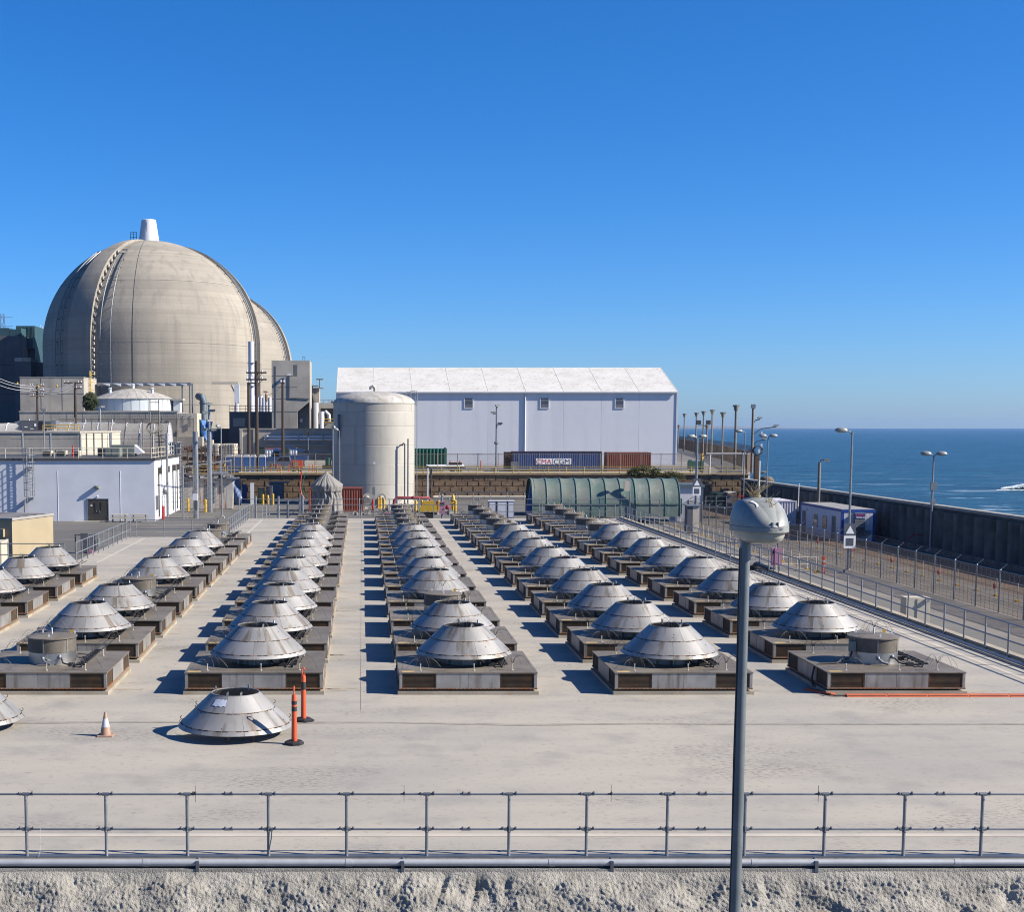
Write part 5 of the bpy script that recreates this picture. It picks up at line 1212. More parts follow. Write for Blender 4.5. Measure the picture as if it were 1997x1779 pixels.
def wall_piece(): 
    a0 = .008; a1 = 2*PI/n-.008
    return make_mesh('wall_panel', MB().lathe([(rr, .0), (rr, z1)], 2, (0, 0, 0), a0, a1), 'blue_white_tank')
me = wall_piece()
for k in range(n): obj('wall_panel', me, None, t).rotation_euler = (0, 0, 2*PI*k/n)
obj('core', MB().lathe([(rr-.05, 0), (rr-.05, z1)], 40), 'blue_white_tank', t)
me = make_mesh('roof_sheet', MB().lathe([(rr+.25, z1-.1)]+[(rr*(1-f)+.02, z1+(z2-z1)*(1-(1-f)**1.7)) for f in (0, .25, .5, .75, 1)], 3, (0, 0, 0), .004, 2*PI/24-.004), 'tank_roof')
for k in range(24): obj('roof_sheet', me, None, t).rotation_euler = (0, 0, 2*PI*k/24)
obj('roof_vent', MB().cyl((0, 0, z2-.1), (0, 0, z2+.6), .3, n=10).ellip((0, 0, z2+.7), (.45, .45, .2), 10, 5), 'blue_white_tank', t)
for x in (-4, 4.2): obj('roof_vent', MB().cyl((x, -3, z1+.9), (x, -3, z1+1.9), .3, n=8).ellip((x, -3, z1+1.9), (.45, .45, .2), 8, 4), 'blue_white_tank', t)
q0 = D(338, 777, 282); t = thing('valve_hut', 'small blue-white hut with flat cap beside the round tank', 'hut', (q0.x, 282, pod.location.z+h)); obj('wall', MB().box(0, 1.3, 0, 3, 0, 2.4), 'blue_white_tank', t); obj('cap', MB().box(-.4, 1.9, -.4, 3.3, 2.4, 2.75), 'tank_roof', t)
t = thing('canopy_frame', 'grey steel canopy frame standing behind the round tank', 'canopy', (D(190, 750, 302).x, 302, 9.4)); bx = D(372, 750, 302).x-t.location.x; hz_ = D(190, 747, 302).z-9.4
obj('roof_beam', MB().box(0, bx, 0, 4, hz_-.1, hz_+.1).box(0, bx, -.1, .1, hz_-.6, hz_-.1), 'galvanised', t)
fin = make_mesh('bracket', MB().ext([(0, -.3, hz_-.1), (1.6, -.3, hz_-.1), (1.6, -.3, hz_-.7)], (0, .15, 0)), 'white_paint')
for k in range(8): obj('bracket', fin, None, t).location = (1+k*2.3, 0, 0)
for x, y in ((bx-1.8, 0), (bx-.6, 3), (bx+.3, 0)): obj('post', MB().box(x-.15, x+.15, y-.15, y+.15, -3, hz_-.1), 'galvanised', t)
# bent ducts and blue tarp at the dome's foot
t = thing('bent_duct', 'fat bent grey duct pipe leaning out of the dome base', 'duct', (D(394, 790, 296).x, 296, TERR)); zt_ = D(394, 772, 296).z-TERR
obj('pipe', MB().tube([(.3, 0, 0), (.3, 0, zt_-1.2), (0, .3, zt_-.3), (-.8, 1.2, zt_-.1), (-1, 4, zt_-.1)], .75, 12), 'grey_blue_paint', t); obj('flange', MB().lathe([(.9, zt_-1.6), (.9, zt_-1.4)], 14, (.3, 0, 0)), 'grey_blue_paint', t)
q = D(386, 816, 262); t = thing('tarp_bundle', 'bright blue tarpaulin bundle on the roof by the grey poles', 'tarpaulin', (q.x, 262, TERR)); obj('sheet', MB().grid(lambda u, v: (2.6*u+.15*math.sin(v*9+u*5), .5*math.sin(u*8+v*3), 3.6+3.9*v*(1-.12*u)), 10, 8), 'blue_plastic', t); obj('stand', MB().box(0, 2.6, .3, 2.5, 0, 3.7), 'cream_paint', t)

# grey concrete intake tower with a chamfered recess
q0, q1 = D(529.5, 703, 262), D(604, 703, 262); zb = TERR; w = q1.x-q0.x; h = q0.z-zb
t = thing('concrete_tower', 'tall pale concrete tower with a chamfered corner recess', 'tower', (q0.x, 262, zb))
zx = lambda y: D(560, y, 262).z-zb
xx = lambda p: D(p, 800, 262).x-q0.x
obj('wall', MB().ext([(0, 0, 0), (xx(580.5), 0, 0), (xx(580.5), 0, zx(803)), (xx(602), 0, zx(785)), (w, 0, zx(785)), (w, 0, h), (0, 0, h)], (0, 1.6, 0)), 'grey_concrete', t)
obj('core', MB().box(.02, w, 1.6, 10, 0, h-.02), 'grey_concrete', t)
obj('wall_edge', MB().box(w-.15, w, .0, 1.59, 0, zx(785)), 'grey_concrete', t)
obj('groove', MB().box(xx(536), xx(538.5), -.05, 0.0, 0, h-1), 'dark_shade_concrete', t)
for y in (733, 755, 778, 803): obj('wall_joint', MB().box(0, xx(580), -.025, 0, zx(y)-.03, zx(y)+.03), 'dark_shade_concrete', t)
obj('stain_panel', MB().box(xx(573), xx(580), -.02, 0, zx(733), h-.8), 'dark_shade_concrete', t)
obj('conduit', MB().tube([(xx(565), -.1, zx(731)), (xx(565), -.1, zx(776)), (w, -.1, zx(777.5))], .07, 5), 'galv_dark', t)
obj('flood_light', MB().cbox((xx(564), -.5, zx(731)), (.5, .5, .35)), 'white_paint', t); obj('panel_box', MB().cbox((xx(587), 1.2, zx(820)), (.45, .3, .6)), 'white_paint', t)
obj('roof_hatch', MB().box(xx(590), xx(590)+.1, 1, 1.1, h, h+.75).box(xx(594), xx(594)+.1, 1, 1.1, h, h+.7).box(xx(590), xx(594), 1, 1.1, h+.65, h+.75), 'galvanised', t)
t = block('ramp_block', 'sloping pale concrete stair block behind the tower', 'building', 606, 622, 757, 275, 8, 'grey_concrete'); obj('sloped_side', MB().ext([(0, -.5, t['h']), (0, -.5, t['h']+2), (t['w']*1.2, -.5, t['h']-6), (t['w'], -.5, t['h']-6)], (0, .4, 0)), 'grey_concrete', t); obj('roof_flap', MB().box(-.5, 1.5, -.8, 2, t['h']+.3, t['h']+.5).box(.6, 2.4, -.8, 2, t['h']-.1, t['h']+.05), 'galvanised', t)
t = block('pipe_bridge', 'low concrete bridge with white pipes between tower and tank', 'building', 622, 662, 786, 268, 6, 'grey_concrete'); w2, h2 = t['w'], t['h']
obj('opening', MB().box(.4, w2, -.04, 0, h2-3.6, h2-1.0), 'dark_hole', t)
for i, (px, r_) in enumerate(((616, .45), (627, .35))): 
    x = D(px, 800, 264).x-t.location.x; obj('white_pipe', MB().cyl((x, -3, 0), (x, -3, h2-(0 if i == 0 else 1.6)), r_, n=10), 'white_paint', t)
obj('white_pipe', MB().tube([(.8, -2.2, h2-3.5), (.8, -2.2, h2-2), (1.3, -2.2, h2-1.6), (1.9, -2.2, h2-2.2), (2, -2.2, h2-3.6)], .3, 8), 'white_paint', t)
obj('guard_rail', MB().cyl((.2, -2.5, h2-3), (w2, -2.5, h2-3), .06, n=5).cyl((.2, -2.5, h2-3.5), (w2, -2.5, h2-3.5), .06, n=5), 'yellow_paint', t); obj('lower_wall', MB().box(-1, w2, -1.9, -1.0, 0, h2-3.9), 'grey_concrete', t)
# dark pit wall, walkway, white stack and silencers
t = block('pit_wall', 'deep shaded wall with a yellow walkway rail below the white stack', 'wall', 447, 531, 803, 272, 3, 'dark_shade_concrete'); w2, h2 = t['w'], t['h']
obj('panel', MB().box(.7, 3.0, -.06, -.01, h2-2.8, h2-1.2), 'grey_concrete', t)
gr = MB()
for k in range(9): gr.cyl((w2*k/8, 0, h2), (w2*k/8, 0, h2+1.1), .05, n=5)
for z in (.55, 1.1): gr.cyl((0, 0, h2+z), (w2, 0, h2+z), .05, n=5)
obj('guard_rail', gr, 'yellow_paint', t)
t = block('pit_side', 'shaded lower block at the foot of the reactor dome', 'building', 404, 470, 836, 275, 6, 'dark_shade_concrete')
q = D(489.5, 666, 284); t = thing('exhaust_stack', 'slim white exhaust stack rising beside the dome', 'chimney', (q.x, 284, TERR)); obj('stack', MB().cyl((0, 0, 3), (0, 0, q.z-TERR), .58, n=16), 'white_paint', t); obj('bracket', MB().box(-.7, .7, -.7, .7, 14, 14.1).box(-.7, .7, -.7, .7, 18.5, 18.6), 'galvanised', t); obj('foot', MB().box(-.8, .8, -.8, .8, 0, 3), 'grey_concrete', t)
for i, px in enumerate((497, 503, 509, 514.5, 520, 526)):
    q = D(px, 772 if i % 2 == 0 else 775, 288); at(obj('silencer', MB().cyl((0, 0, 0), (0, 0, q.z-7), .33, n=10), 'white_paint', label='white upright silencer pipe, %s along the row from the stack' % ORD[i], cat='pipe', group='row of upright silencer pipes'), (q.x, 288, 7))
t = thing('jib_crane', 'pale jib crane post beside the reactor dome', 'crane', (D(462, 790, 300).x, 300, TERR)); hh = D(462, 746, 300).z-TERR
obj('post', MB().cyl((0, 0, 0), (0, 0, hh-3), .5, .42, n=10).box(-.5, .6, -.4, .4, hh-4.2, hh-.4), 'white_paint', t); obj('jib', MB().box(-5.2, .3, -.25, .25, hh-.35, hh+.1), 'cream_paint', t); obj('jib', MB().cyl((0, 0, hh-3.0), (-1.2, 0, hh-.5), .15, n=6), 'cream_paint', t)
# low service building with pipe runs
t = block('service_wall', 'long low concrete service building with pipes on brackets', 'building', 468, 652, 838, 236, 9, 'grey_concrete', roof=.2); w2, h2 = t['w'], t['h']
for k, z in enumerate((1.15, 1.6)): obj('pipe', MB().cyl((4, -.8, h2-z), (w2-.2, -.8, h2-z), .14, n=8), 'white_paint', t)
for x in (4.2, 9.5, 13.5): obj('pipe_bracket', MB().box(x, x+.25, -.95, 0, h2-1.85, h2-.85), 'galvanised', t)
obj('ledge', MB().box(4.2, w2, -.6, -.01, h2-2.7, h2-2.4), 'grey_concrete', t)
for a, b in ((10.2, 12.2), (12.6, 14.6)): obj('door', MB().box(a, b, -.08, -.01, .2, 2.0), 'grey_concrete', t)
obj('buttress', MB().box(.0, .4, -.8, 0, 0, h2).box(2.2, 2.6, -.5, 0, 0, h2), 'grey_concrete', t)
q = D(601, 842, 226); t = thing('flood_light_stand', 'cluster of flood lights on a thin stand before the service building', 'flood light', (q.x, 226, TERR)); hh = q.z-TERR
obj('mast', MB().cyl((0, 0, 0), (0, 0, hh), .07, n=6), 'galv_dark', t)
for x, z in ((-.45, .2), (.45, .3), (-.4, -.35), (.4, -.3)): obj('flood_light', MB().cbox((x, -.1, hh+z), (.5, .3, .42)), 'wire_dark', t)
# ------------------------------------------------------------------ white building with the brown double door
WBX, WBY, WBH = -20.65, 143.0, 6.05
t = thing('white_building', 'low white flat-roofed building with a brown double door', 'building', (WBX, WBY, YARD))
LW = 40; DW = 19.5
obj('wall', MB().box(-LW, 0, 0, DW, 0, WBH), 'white_paint', t)
obj('roof_edge', MB().box(-LW-.2, .12, -.14, DW+.1, WBH, WBH+.16), 'brown_door', t)
jm = make_mesh('wall_joint', MB().box(-.022, .022, -.02, 0, 0, 5.0), 'letter_white')
for px in (113, 235): obj('wall_joint', jm, None, t).location = (D(px, 960, WBY).x-WBX, 0, 0)
xa, xb = D(171.5, 1000, WBY).x-WBX, D(211, 1000, WBY).x-WBX; dh = 2.18
dr = obj('door_frame', MB().box(xa-.07, xa, -.08, 0, 0, dh+.08).box(xb, xb+.07, -.08, 0, 0, dh+.08).box(xa, xb, -.08, 0, dh, dh+.08), 'galvanised', t)
lm = make_mesh('door', MB().box(.012, (xb-xa)/2-.012, -.05, -.005, .02, dh-.01), 'brown_door')
for k in (0, 1):
    d_ = obj('door', lm, None, t); d_.location = (xa+k*(xb-xa)/2, 0, 0); s = .62 if k == 0 else .2
    obj('window', MB().box(s, s+.14, -.062, -.05, 1.05, 1.85), 'glass_dark', d_)
    obj('handle', MB().cbox((.86 if k == 0 else .14, -.09, 1.0), (.06, .08, .16)), 'galvanised', d_)
    obj('hinge', MB().cbox((.03 if k == 0 else .93, -.06, .4), (.03, .04, .1)).cbox((.03 if k == 0 else .93, -.06, 1.8), (.03, .04, .1)), 'galvanised', d_)
obj('door_sign', MB().box(.28, .46, -.058, -.05, 1.5, 1.56).box(.28, .46, -.058, -.05, 1.62, 1.67), 'letter_white', t).location = (xa, 0, 0)
x = D(190, 950, WBY).x-WBX; z = D(190, 951, WBY).z-YARD
obj('wall_lamp', MB().box(x-.22, x+.22, -.38, 0, z-.12, z+.2).ellip((x, -.38, z+.05), (.22, .1, .15), 8, 6), 'hvac_green', t); obj('wall_lamp', MB().ellip((x, -.1, z-.9), (.1, .12, .08), 8, 6), 'white_paint', t)
obj('concrete_step', MB().box(xa-1.2, xb+.5, -1.3, -.09, .0, .03), 'grey_concrete', t)
for i, y in enumerate((2.6, 8.5, 13.5, 17)):
    obj('drain_slot', MB().box(.0, .05, y, y+.65, .3, 5.0).box(.0, .32, y-.1, y+.75, 4.6, 5.25), 'brown_door', t)
obj('meter_box', MB().box(.01, .25, .5, 1.1, 1.1, 2.5), 'galvanised', t); obj('wall_horn', MB().ellip((.2, 6.5, 2.8), (.25, .5, .45), 8, 6), 'galvanised', t)
railing('roof_railing', 'cream pipe railing along the roof edge of the white building', 'railing', [(-60, WBY+.9), (WBX-.4, WBY+.9), (WBX-.4, WBY+18)], 2.4, 1.05, (1.03, .52, .1), .035, .03, 'cream_paint', YARD+WBH+.16)
# caged ladder
t = thing('caged_ladder', 'grey caged ladder fixed to the white building', 'ladder', (D(57.5, 950, WBY-.6).x, WBY-.75, YARD)); m = MB()
for x in (-.3, .3): m.cyl((x, .3, 2.0), (x, .3, 7.3), .045, n=6)
for k in range(18): m.cyl((-.3, .3, 2.2+k*.29), (.3, .3, 2.2+k*.29), .022, n=4)
obj('rungs', m, 'galvanised', t); m = MB(); sc_ = [(.55*math.cos(a), .3-.85*math.sin(a)) for a in [PI*i/8 for i in range(9)]]
for k in range(8): m.tube([(x, y, 2.5+k*.68) for x, y in sc_], .035, 4, False)
for x, y in sc_[1:-1:1]: m.cyl((x, y, 2.5), (x, y, 7.3), .025, n=4)
obj('cage', m, 'galvanised', t); obj('wall_strut', MB().box(-.35, .35, .3, .75, 2.3, 2.36).box(-.35, .35, .3, .75, 5.3, 5.36), 'galvanised', t)
obj('lower_step', MB().box(-.5, .5, -.3, .5, .1, .18).box(-.5, -.4, -.3, .5, 0, 2.2).box(.4, .5, -.3, .5, 0, .6), 'galvanised', t)
# roof plant
RZF = YARD+WBH+.16
def roofbox(name, label, px0, px1, yt, Y, dep, m_, zb=RZF, cat='air handler'):
    a, b = D(px0, yt, Y), D(px1, yt, Y); t = thing(name, label, cat, (a.x, Y, zb)); w, h = b.x-a.x, a.z-zb
    obj('case', MB().box(0, w, 0, dep, .12, h), m_, t); obj('skid', MB().box(.05, w-.05, .05, dep-.05, 0, .12), 'galv_dark', t)
    return t, w, h
t, w, h = roofbox('air_handler', 'pale green air handler with a dark intake on the white roof', 190, 233, 873, 150, 1.8, 'hvac_green'); obj('intake', MB().box(.1, w*.3, -.03, 0, .2, h-.15), 'dark_hole', t); obj('panel', MB().box(w*.36, w*.62, -.03, 0, .2, h-.1), 'hvac_green', t); obj('panel', MB().box(w*.65, w*.95, -.03, 0, .2, h-.1), 'hvac_green', t)
t, w, h = roofbox('air_handler', 'pale green wedge-ended air handler behind the first roof unit', 216, 262, 868, 153, 1.8, 'hvac_green'); obj('hood', MB().ext([(w, .1, h), (w+.9, .1, .4), (w+.4, .1, .2), (w, .1, .4)], (0, 1.5, 0)), 'white_paint', t); obj('panel', MB().box(w*.1, w*.9, -.03, 0, .3, h-.2), 'hvac_green', t)
for i, (a, b) in enumerate(((82, 100), (109, 128), (139, 155))):
    t, w, h = roofbox('condenser', 'small cream condenser on the white roof, %s of three from the ladder' % ORD[i], a, b, 879, 151, 1.0, 'cream_paint', cat='condenser'); obj('coil', MB().box(.12, w-.12, -.03, 0, .2, h-.1), 'dark_hole', t)
    obj('grille', MB().cyl((w/2, .5, h), (w/2, .5, h+.06), .35, n=12), 'galv_dark', t)
for i, px in enumerate((43.5, 98, 156.5, 215, 273.5, 325)):
    q = D(px, 845, 163.8 if i < 5 else 150); mast('tall blue-grey wire post behind the white roof, %s from the frame edge' % ORD[i], q.x, q.y, YARD if i == 5 else RZF if False else YARD, q.z, .13, 'galvanised', .12, cat='post', name='wire_post', group='tall posts strung with wires behind the white roof')
a, b = D(20, 846, 163.8).x, D(330, 846, 163.8).x; m = MB()
for z in (5.6, 5.2, 3.9): m.tube([(a+(b-a)*i/12, 0, z-YARD-.03*math.sin(i*2)) for i in range(13)], .022, 4, False)
obj('strung_wire', m, 'wire_dark', label='thin wires strung between the tall posts behind the white roof', cat='wire').location = (0, 163.8, YARD)
q = D(140, 875, 146.5); mast('short red and white marker post by the roof condensers', q.x, 147, RZF, q.z+.3, .09, 'red_paint', cat='post', name='marker_post')
q = D(85, 802, 155); t = mast('thin grey post with small lamp above the white roof', q.x, 155, RZF, q.z, .07, 'galvanised', cat='post', name='lamp_pole'); camera_at(t, 0, 0, q.z-RZF)
q = D(195, 792, 200); t = mast('pale pole with two camera heads before the concrete podium', q.x, 200, 2, q.z, .13, 'lamp_hood'); camera_at(t, .35, 0, q.z-2.2, .4); camera_at(t, -.3, 0, q.z-2.3, 2.6)
m = MB(); t = thing('steel_frame', 'tall rusty pipe frame with a wire coil before the round tank', 'frame', (D(302, 800, 196).x, 196, 2)); zt_ = D(302, 780, 196).z-2
for x in (-.65, .55): obj('leg', MB().cyl((x, 0, 0), (x, 0, zt_), .08, n=6), 'old_pole', t)
for z in (.96, .82, .45): obj('crossbar', MB().cyl((-.65, 0, zt_*z), (.55, 0, zt_*z), .06, n=5), 'old_pole', t)
for k in range(5): m.tube([(-.4+.75*math.cos(a)*(1+.12*k)+.1*k, -.2+.1*k, 4.4+.75*math.sin(a)) for a in [2*PI*i/14 for i in range(15)]], .04, 4, False)
obj('wire_coil', m, 'old_pole', t); obj('brace', MB().cyl((.6, 0, 3.4), (4.2, -1, 0), .06, n=5), 'galv_dark', t)
t = thing('ladder_tower', 'slim black ladder tower at the corner of the white roof', 'ladder', (D(312, 870, 166).x, 166, YARD)); m = MB(); zt_ = D(312, 845, 166).z-YARD
for x in (-.15, .15): m.cyl((x, 0, 0), (x, 0, zt_), .05, n=5)
for k in range(7): m.box(-.5, .5, -.05, .05, zt_-.3-k*.75, zt_-.2-k*.75)
obj('rungs', m, 'wire_dark', t)
t = thing('scaffold', 'bundle of grey pipes and a caged ladder at the end of the white building', 'pipework', (D(346, 900, 164).x, 163.5, YARD)); m = MB()
for i, x in enumerate((-.7, -.4, -.1, .25, .5)): obj('pipe', MB().cyl((x, -.2*i, 0), (x, -.2*i, 7.6), .10, n=8), 'galvanised', t)
for k in range(10): m.tube([(.7*math.cos(a), -.9+.7*math.sin(a), 1.5+k*.68) for a in [2*PI*i/10 for i in range(11)]], .035, 4, False)
obj('cage', m, 'galvanised', t)
# delay-wire fence near the end of the white building
wire_fence('wire_fence', 'many-stranded wire fence beside the white building end', [(-18.0, 144.5), (-15.7, 172)], 6.5, 5.4, 'galvanised', YARD, arm=0, chain=False, wires=11, thin=.014, rp=.09)
# picnic tables
def picnic(px, lab):
    q = G(px, 1018, YARD); t = thing('picnic_table', lab, 'picnic table', q, .1)
    for k in range(4): obj('top_plank', MB().box(-.85, .85, -.38+k*.195, -.20+k*.195, .70, .77), 'grey_concrete', t)
    for s in (-1, 1):
        for k in (0, 1): obj('seat_plank', MB().box(-.85, .85, s*.72-.13+k*.135, s*.72+k*.135-.005, .40, .47), 'grey_concrete', t)
    for x in (-.6, .6): obj('leg', MB().tube([(x, -.6, 0), (x, -.15, .72)], .035, 6).tube([(x, .6, 0), (x, .15, .72)], .035, 6).box(x-.03, x+.03, -.8, .8, .37, .42), 'galv_dark', t)
    return t
picnic(232, 'grey picnic table nearer the brown double door'); picnic(272, 'grey picnic table nearer the corner of the white building')
for i, (px, c) in enumerate(((308.5, 'red_paint'), (318.5, 'red_paint'))):
    q = G(px, 1013, YARD); at(obj('bollard', MB().cyl((0, 0, 0), (0, 0, 1.3), .13, n=10).ellip((0, 0, 1.3), (.13, .13, .08), 8, 4, 0, .5), c, label='red bollard at the white building corner, the one %s the meter box' % ('nearer' if i == 0 else 'farther from'), cat='bollard', group='red bollards at the white building corner'), q)

# tan hut and cream container
P0 = G(23, 1011, .75); P1 = G(103, 1001.5, .75); e = (P1-P0).normalized(); ang = math.atan2(e.y, e.x)
t = thing('tan_hut', 'tan steel hut with a small window box, shaded on its front', 'hut', (P0.x, P0.y, YARD), ang); L = (P1-P0).length
obj('wall', MB().box(0, L, 0, 5.4, 0, 3.4), 'tan_paint', t); obj('roof', MB().box(-.06, L+.06, -.06, 5.46, 3.4, 3.56), 'roof_metal', t)
for k in range(1, 5): obj('roof_seam', MB().box(L*k/5-.03, L*k/5+.03, 0, 5.4, 3.56, 3.60), 'roof_metal', t)
obj('window_box', MB().box(-.25, -.005, .5, 1.15, 2.35, 2.85), 'tan_paint', t); obj('base_trim', MB().box(-.02, L+.02, -.02, 5.42, 0, .15), 'brown_door', t)
P2 = G(21.5, 1052, -.2); t = corrugated('cream_container', 'cream ribbed container cut by the frame in front of the tan hut', 'container', P2.x, P2.y, YARD, 2.6, 2.44, 2.6, 'cream_paint', rz=PI/2+.08)
t.location = (P2.x, P2.y-2.4, YARD)
q = G(164, 1080, YARD); t = thing('dark_cabinet', 'dark equipment cabinet with small boxes behind the deck railing', 'cabinet', q)
obj('case', MB().box(-.25, .3, 0, .5, 0, 1.5), 'hvac_grey', t); obj('frame', MB().box(-.7, -.62, .1, .2, 0, 1.4).box(.75, .83, .1, .2, 0, 1.5).box(-.7, .83, .1, .2, 1.36, 1.42), 'galv_dark', t); obj('small_case', MB().box(.42, .7, 0, .3, .3, 1.2), 'galvanised', t); obj('small_case', MB().box(.95, 1.15, 0, .3, .5, 1.1), 'hvac_green', t); obj('pink_case', MB().box(.4, .62, -.1, .1, -.0, .28), 'pink_box', t)

# ------------------------------------------------------------------ grey and cream hall behind the white roof
q0 = D(155, 845, 178); t = thing('flat_hall', 'flat-roofed hall with a grey front and sunlit cream end wall', 'building', (q0.x, 178, YARD)); h = q0.z-YARD
obj('wall', MB().box(-30, 0, 0, 30, 0, h), 'cream_paint', t); fw = obj('front_wall', MB().box(-30, -.01, -.06, -.005, 0, h), 'grey_concrete', t)
obj('parapet', MB().box(-30.1, .1, -.15, 30.1, h, h+.22), 'grey_concrete', t)
for y in (4, 9, 15, 22): obj('downpipe', MB().cyl((.1, y, .5), (.1, y, h), .09, n=6), 'galv_dark', t)
for y in (6.5, 12.5, 19): obj('wall_vent', MB().box(0, .25, y, y+.8, h-4.2, h-3.2), 'galv_dark', t)
obj('flood_light', MB().cbox((-3, -.4, h-2.2), (.4, .35, .3)).cyl((-3, 0, h-2.2), (-3, -.4, h-2.2), .06, n=5), 'galv_dark', t)
zr = q0.z+.22
t, w, h = roofbox('roof_chiller', 'dark grey chiller unit on the flat hall roof', 41, 84, 820, 186, 2.2, 'hvac_grey', zr, 'chiller'); obj('side_bay', MB().box(w, w+1.0, .1, 2, .3, h-.1), 'hvac_grey', t); obj('open_bay', MB().box(w*.8, w*.99, -.03, 0, .25, h-.15), 'dark_hole', t); obj('end_panel', MB().box(w+1.0, w+1.6, .1, 2, .3, h), 'galvanised', t); obj('label_plate', MB().box(w*.6, w*.68, -.03, 0, h*.45, h*.7).box(w*.15, w*.28, -.03, 0, h*.35, h*.42).box(w*.4, w*.55, -.03, 0, h*.2, h*.25), 'letter_white', t); obj('hood', MB().ext([(0, .1, h), (-.9, .1, h-.2), (-.3, .1, h-.7), (-.9, .1, h-1.2), (-.1, .1, h-1.3)], (0, 1.5, 0)), 'galvanised', t)
railing('roof_railing', 'low yellow-cream railing on the flat hall roof', 'railing', [(-52, 180), (-46, 180)], 3, .9, (.9, .5), .04, .04, 'cream_paint', zr)
railing('roof_railing', 'low yellow-cream railing beside the dark chiller', 'railing', [(-40.5, 183), (-36, 183)], 1.3, .8, (.8, .4), .04, .04, 'yellow_paint', zr)
# white vaulted fabric tents
def vault(label, px0, px1, yt, Y, R, zb):
    a, b = D(px0, yt, Y), D(px1, yt, Y); t = thing('vault_tent', label, 'tent', (a.x, Y, zb)); H = a.z-zb; L = b.x-a.x; n = max(3, int(L/2.2))
    ar = lambda s: (R-R*math.cos(s)*abs(math.cos(s))**-.25 if abs(math.cos(s)) > 1e-3 else R, H*math.sin(s)**.8)
    for k in range(n): obj('fabric_bay', MB().grid(lambda u, v: (L*(k+.01+u*.98)/n, ar(.03+(PI-.06)*v)[0], ar(.03+(PI-.06)*v)[1]-.05*math.sin(PI*u)), 3, 14), 'vault_fabric', t, ang=60)
    rb_ = make_mesh('rib', MB().tube([(0, ar(.03+(PI-.06)*i/14)[0], ar(.03+(PI-.06)*i/14)[1]) for i in range(15)], .07, 5), 'white_paint')
    for k in range(n+1): obj('rib', rb_, None, t).location = (L*k/n, 0, 0)
    for x in (.02, L-.02): obj('end_wall', MB().poly([(x, ar(.03+(PI-.06)*i/14)[0], ar(.03+(PI-.06)*i/14)[1]) for i in range(15)]), 'fabric_white', t)
vault('white vaulted fabric tent at the frame edge behind the chiller', -60, 42, 825, 222, 3.0, 1.0)
vault('long white vaulted fabric tent in front of the concrete podium', 103, 326, 825, 226, 3.2, 1.0)

# ------------------------------------------------------------------ yard clutter below the block wall
q0, q1 = D(354, 936, 164), D(453, 936, 164); t = thing('rusty_shed', 'white sheet-metal shed streaked with rust, dark door open', 'shed', (q0.x, 164, YARD)); w, h = q1.x-q0.x, q0.z-YARD
obj('wall', MB().box(0, w, .05, 5, 0, h), 'rusty_white', t); pm = make_mesh('wall_sheet', MB().box(.01, w/9-.01, 0, .05, .05, h-.02), 'rusty_white')
for k in range(9): obj('wall_sheet', pm, None, t).location = (k*w/9, 0, 0)
xa, xb = D(401, 950, 164).x-q0.x, D(418, 950, 164).x-q0.x; obj('door', MB().box(xa, xb, -.06, -.01, .7, h-.35), 'grey_blue_paint', t)
obj('roof', MB().box(-.3, w+.4, -.3, 5.2, h, h+.14), 'galv_dark', t); m = MB(); rg = random.Random(9)
for k in range(26): x = rg.uniform(0, w-.5); m.cbox((x, rg.uniform(.2, 3), h+.2+rg.uniform(0, .3)), (rg.uniform(.3, 1.4), rg.uniform(.2, .8), rg.uniform(.08, .3)), rg.uniform(0, 3))
obj('roof_junk', m, 'tarp_grey', t, kind='stuff'); obj('light_box', MB().box(1.6, 2.0, -.1, 0, 1.7, 2.3).box(w-1.3, w-.9, -.1, 0, 2.0, 2.7), 'galvanised', t); obj('end_tarp', MB().grid(lambda u, v: (w+.1+.9*u, .3+.2*math.sin(v*7+u*4), .3+(h-.1)*v-.2*u), 6, 8), 'machine_blue', t)
t = thing('duct_pipe', 'pale ribbed duct bending off the rusty shed roof', 'duct', (D(412, 920, 166).x, 165, YARD+h)); obj('pipe', MB().tube([(0, 0, .1), (0, 0, 3.6)], .2, 8).tube([(.1, 0, .7), (2.0, 0, .6)], .28, 10), 'galvanised', t)
q = D(525, 940, 178); w = D(552, 940, 178).x-q.x; t = thing('blue_shed', 'small grey-blue shed against the tan block wall', 'shed', (q.x, 178, YARD)); obj('wall', MB().box(0, w, 0, 2.5, 0, 2.45), 'machine_blue' if False else 'grey_blue_paint', t); obj('roof', MB().box(-.1, w+.75, -.2, 2.6, 2.45, 2.53), 'grey_blue_paint', t); obj('hose_reel', MB().cyl((w*.55, -.06, 1.35), (w*.55, 0, 1.35), .22, n=12), 'hvac_grey', t); obj('door_joint', MB().box(.06, .1, -.02, 0, .1, 2.3).box(w-.1, w-.06, -.02, 0, .1, 2.3), 'hvac_grey', t)
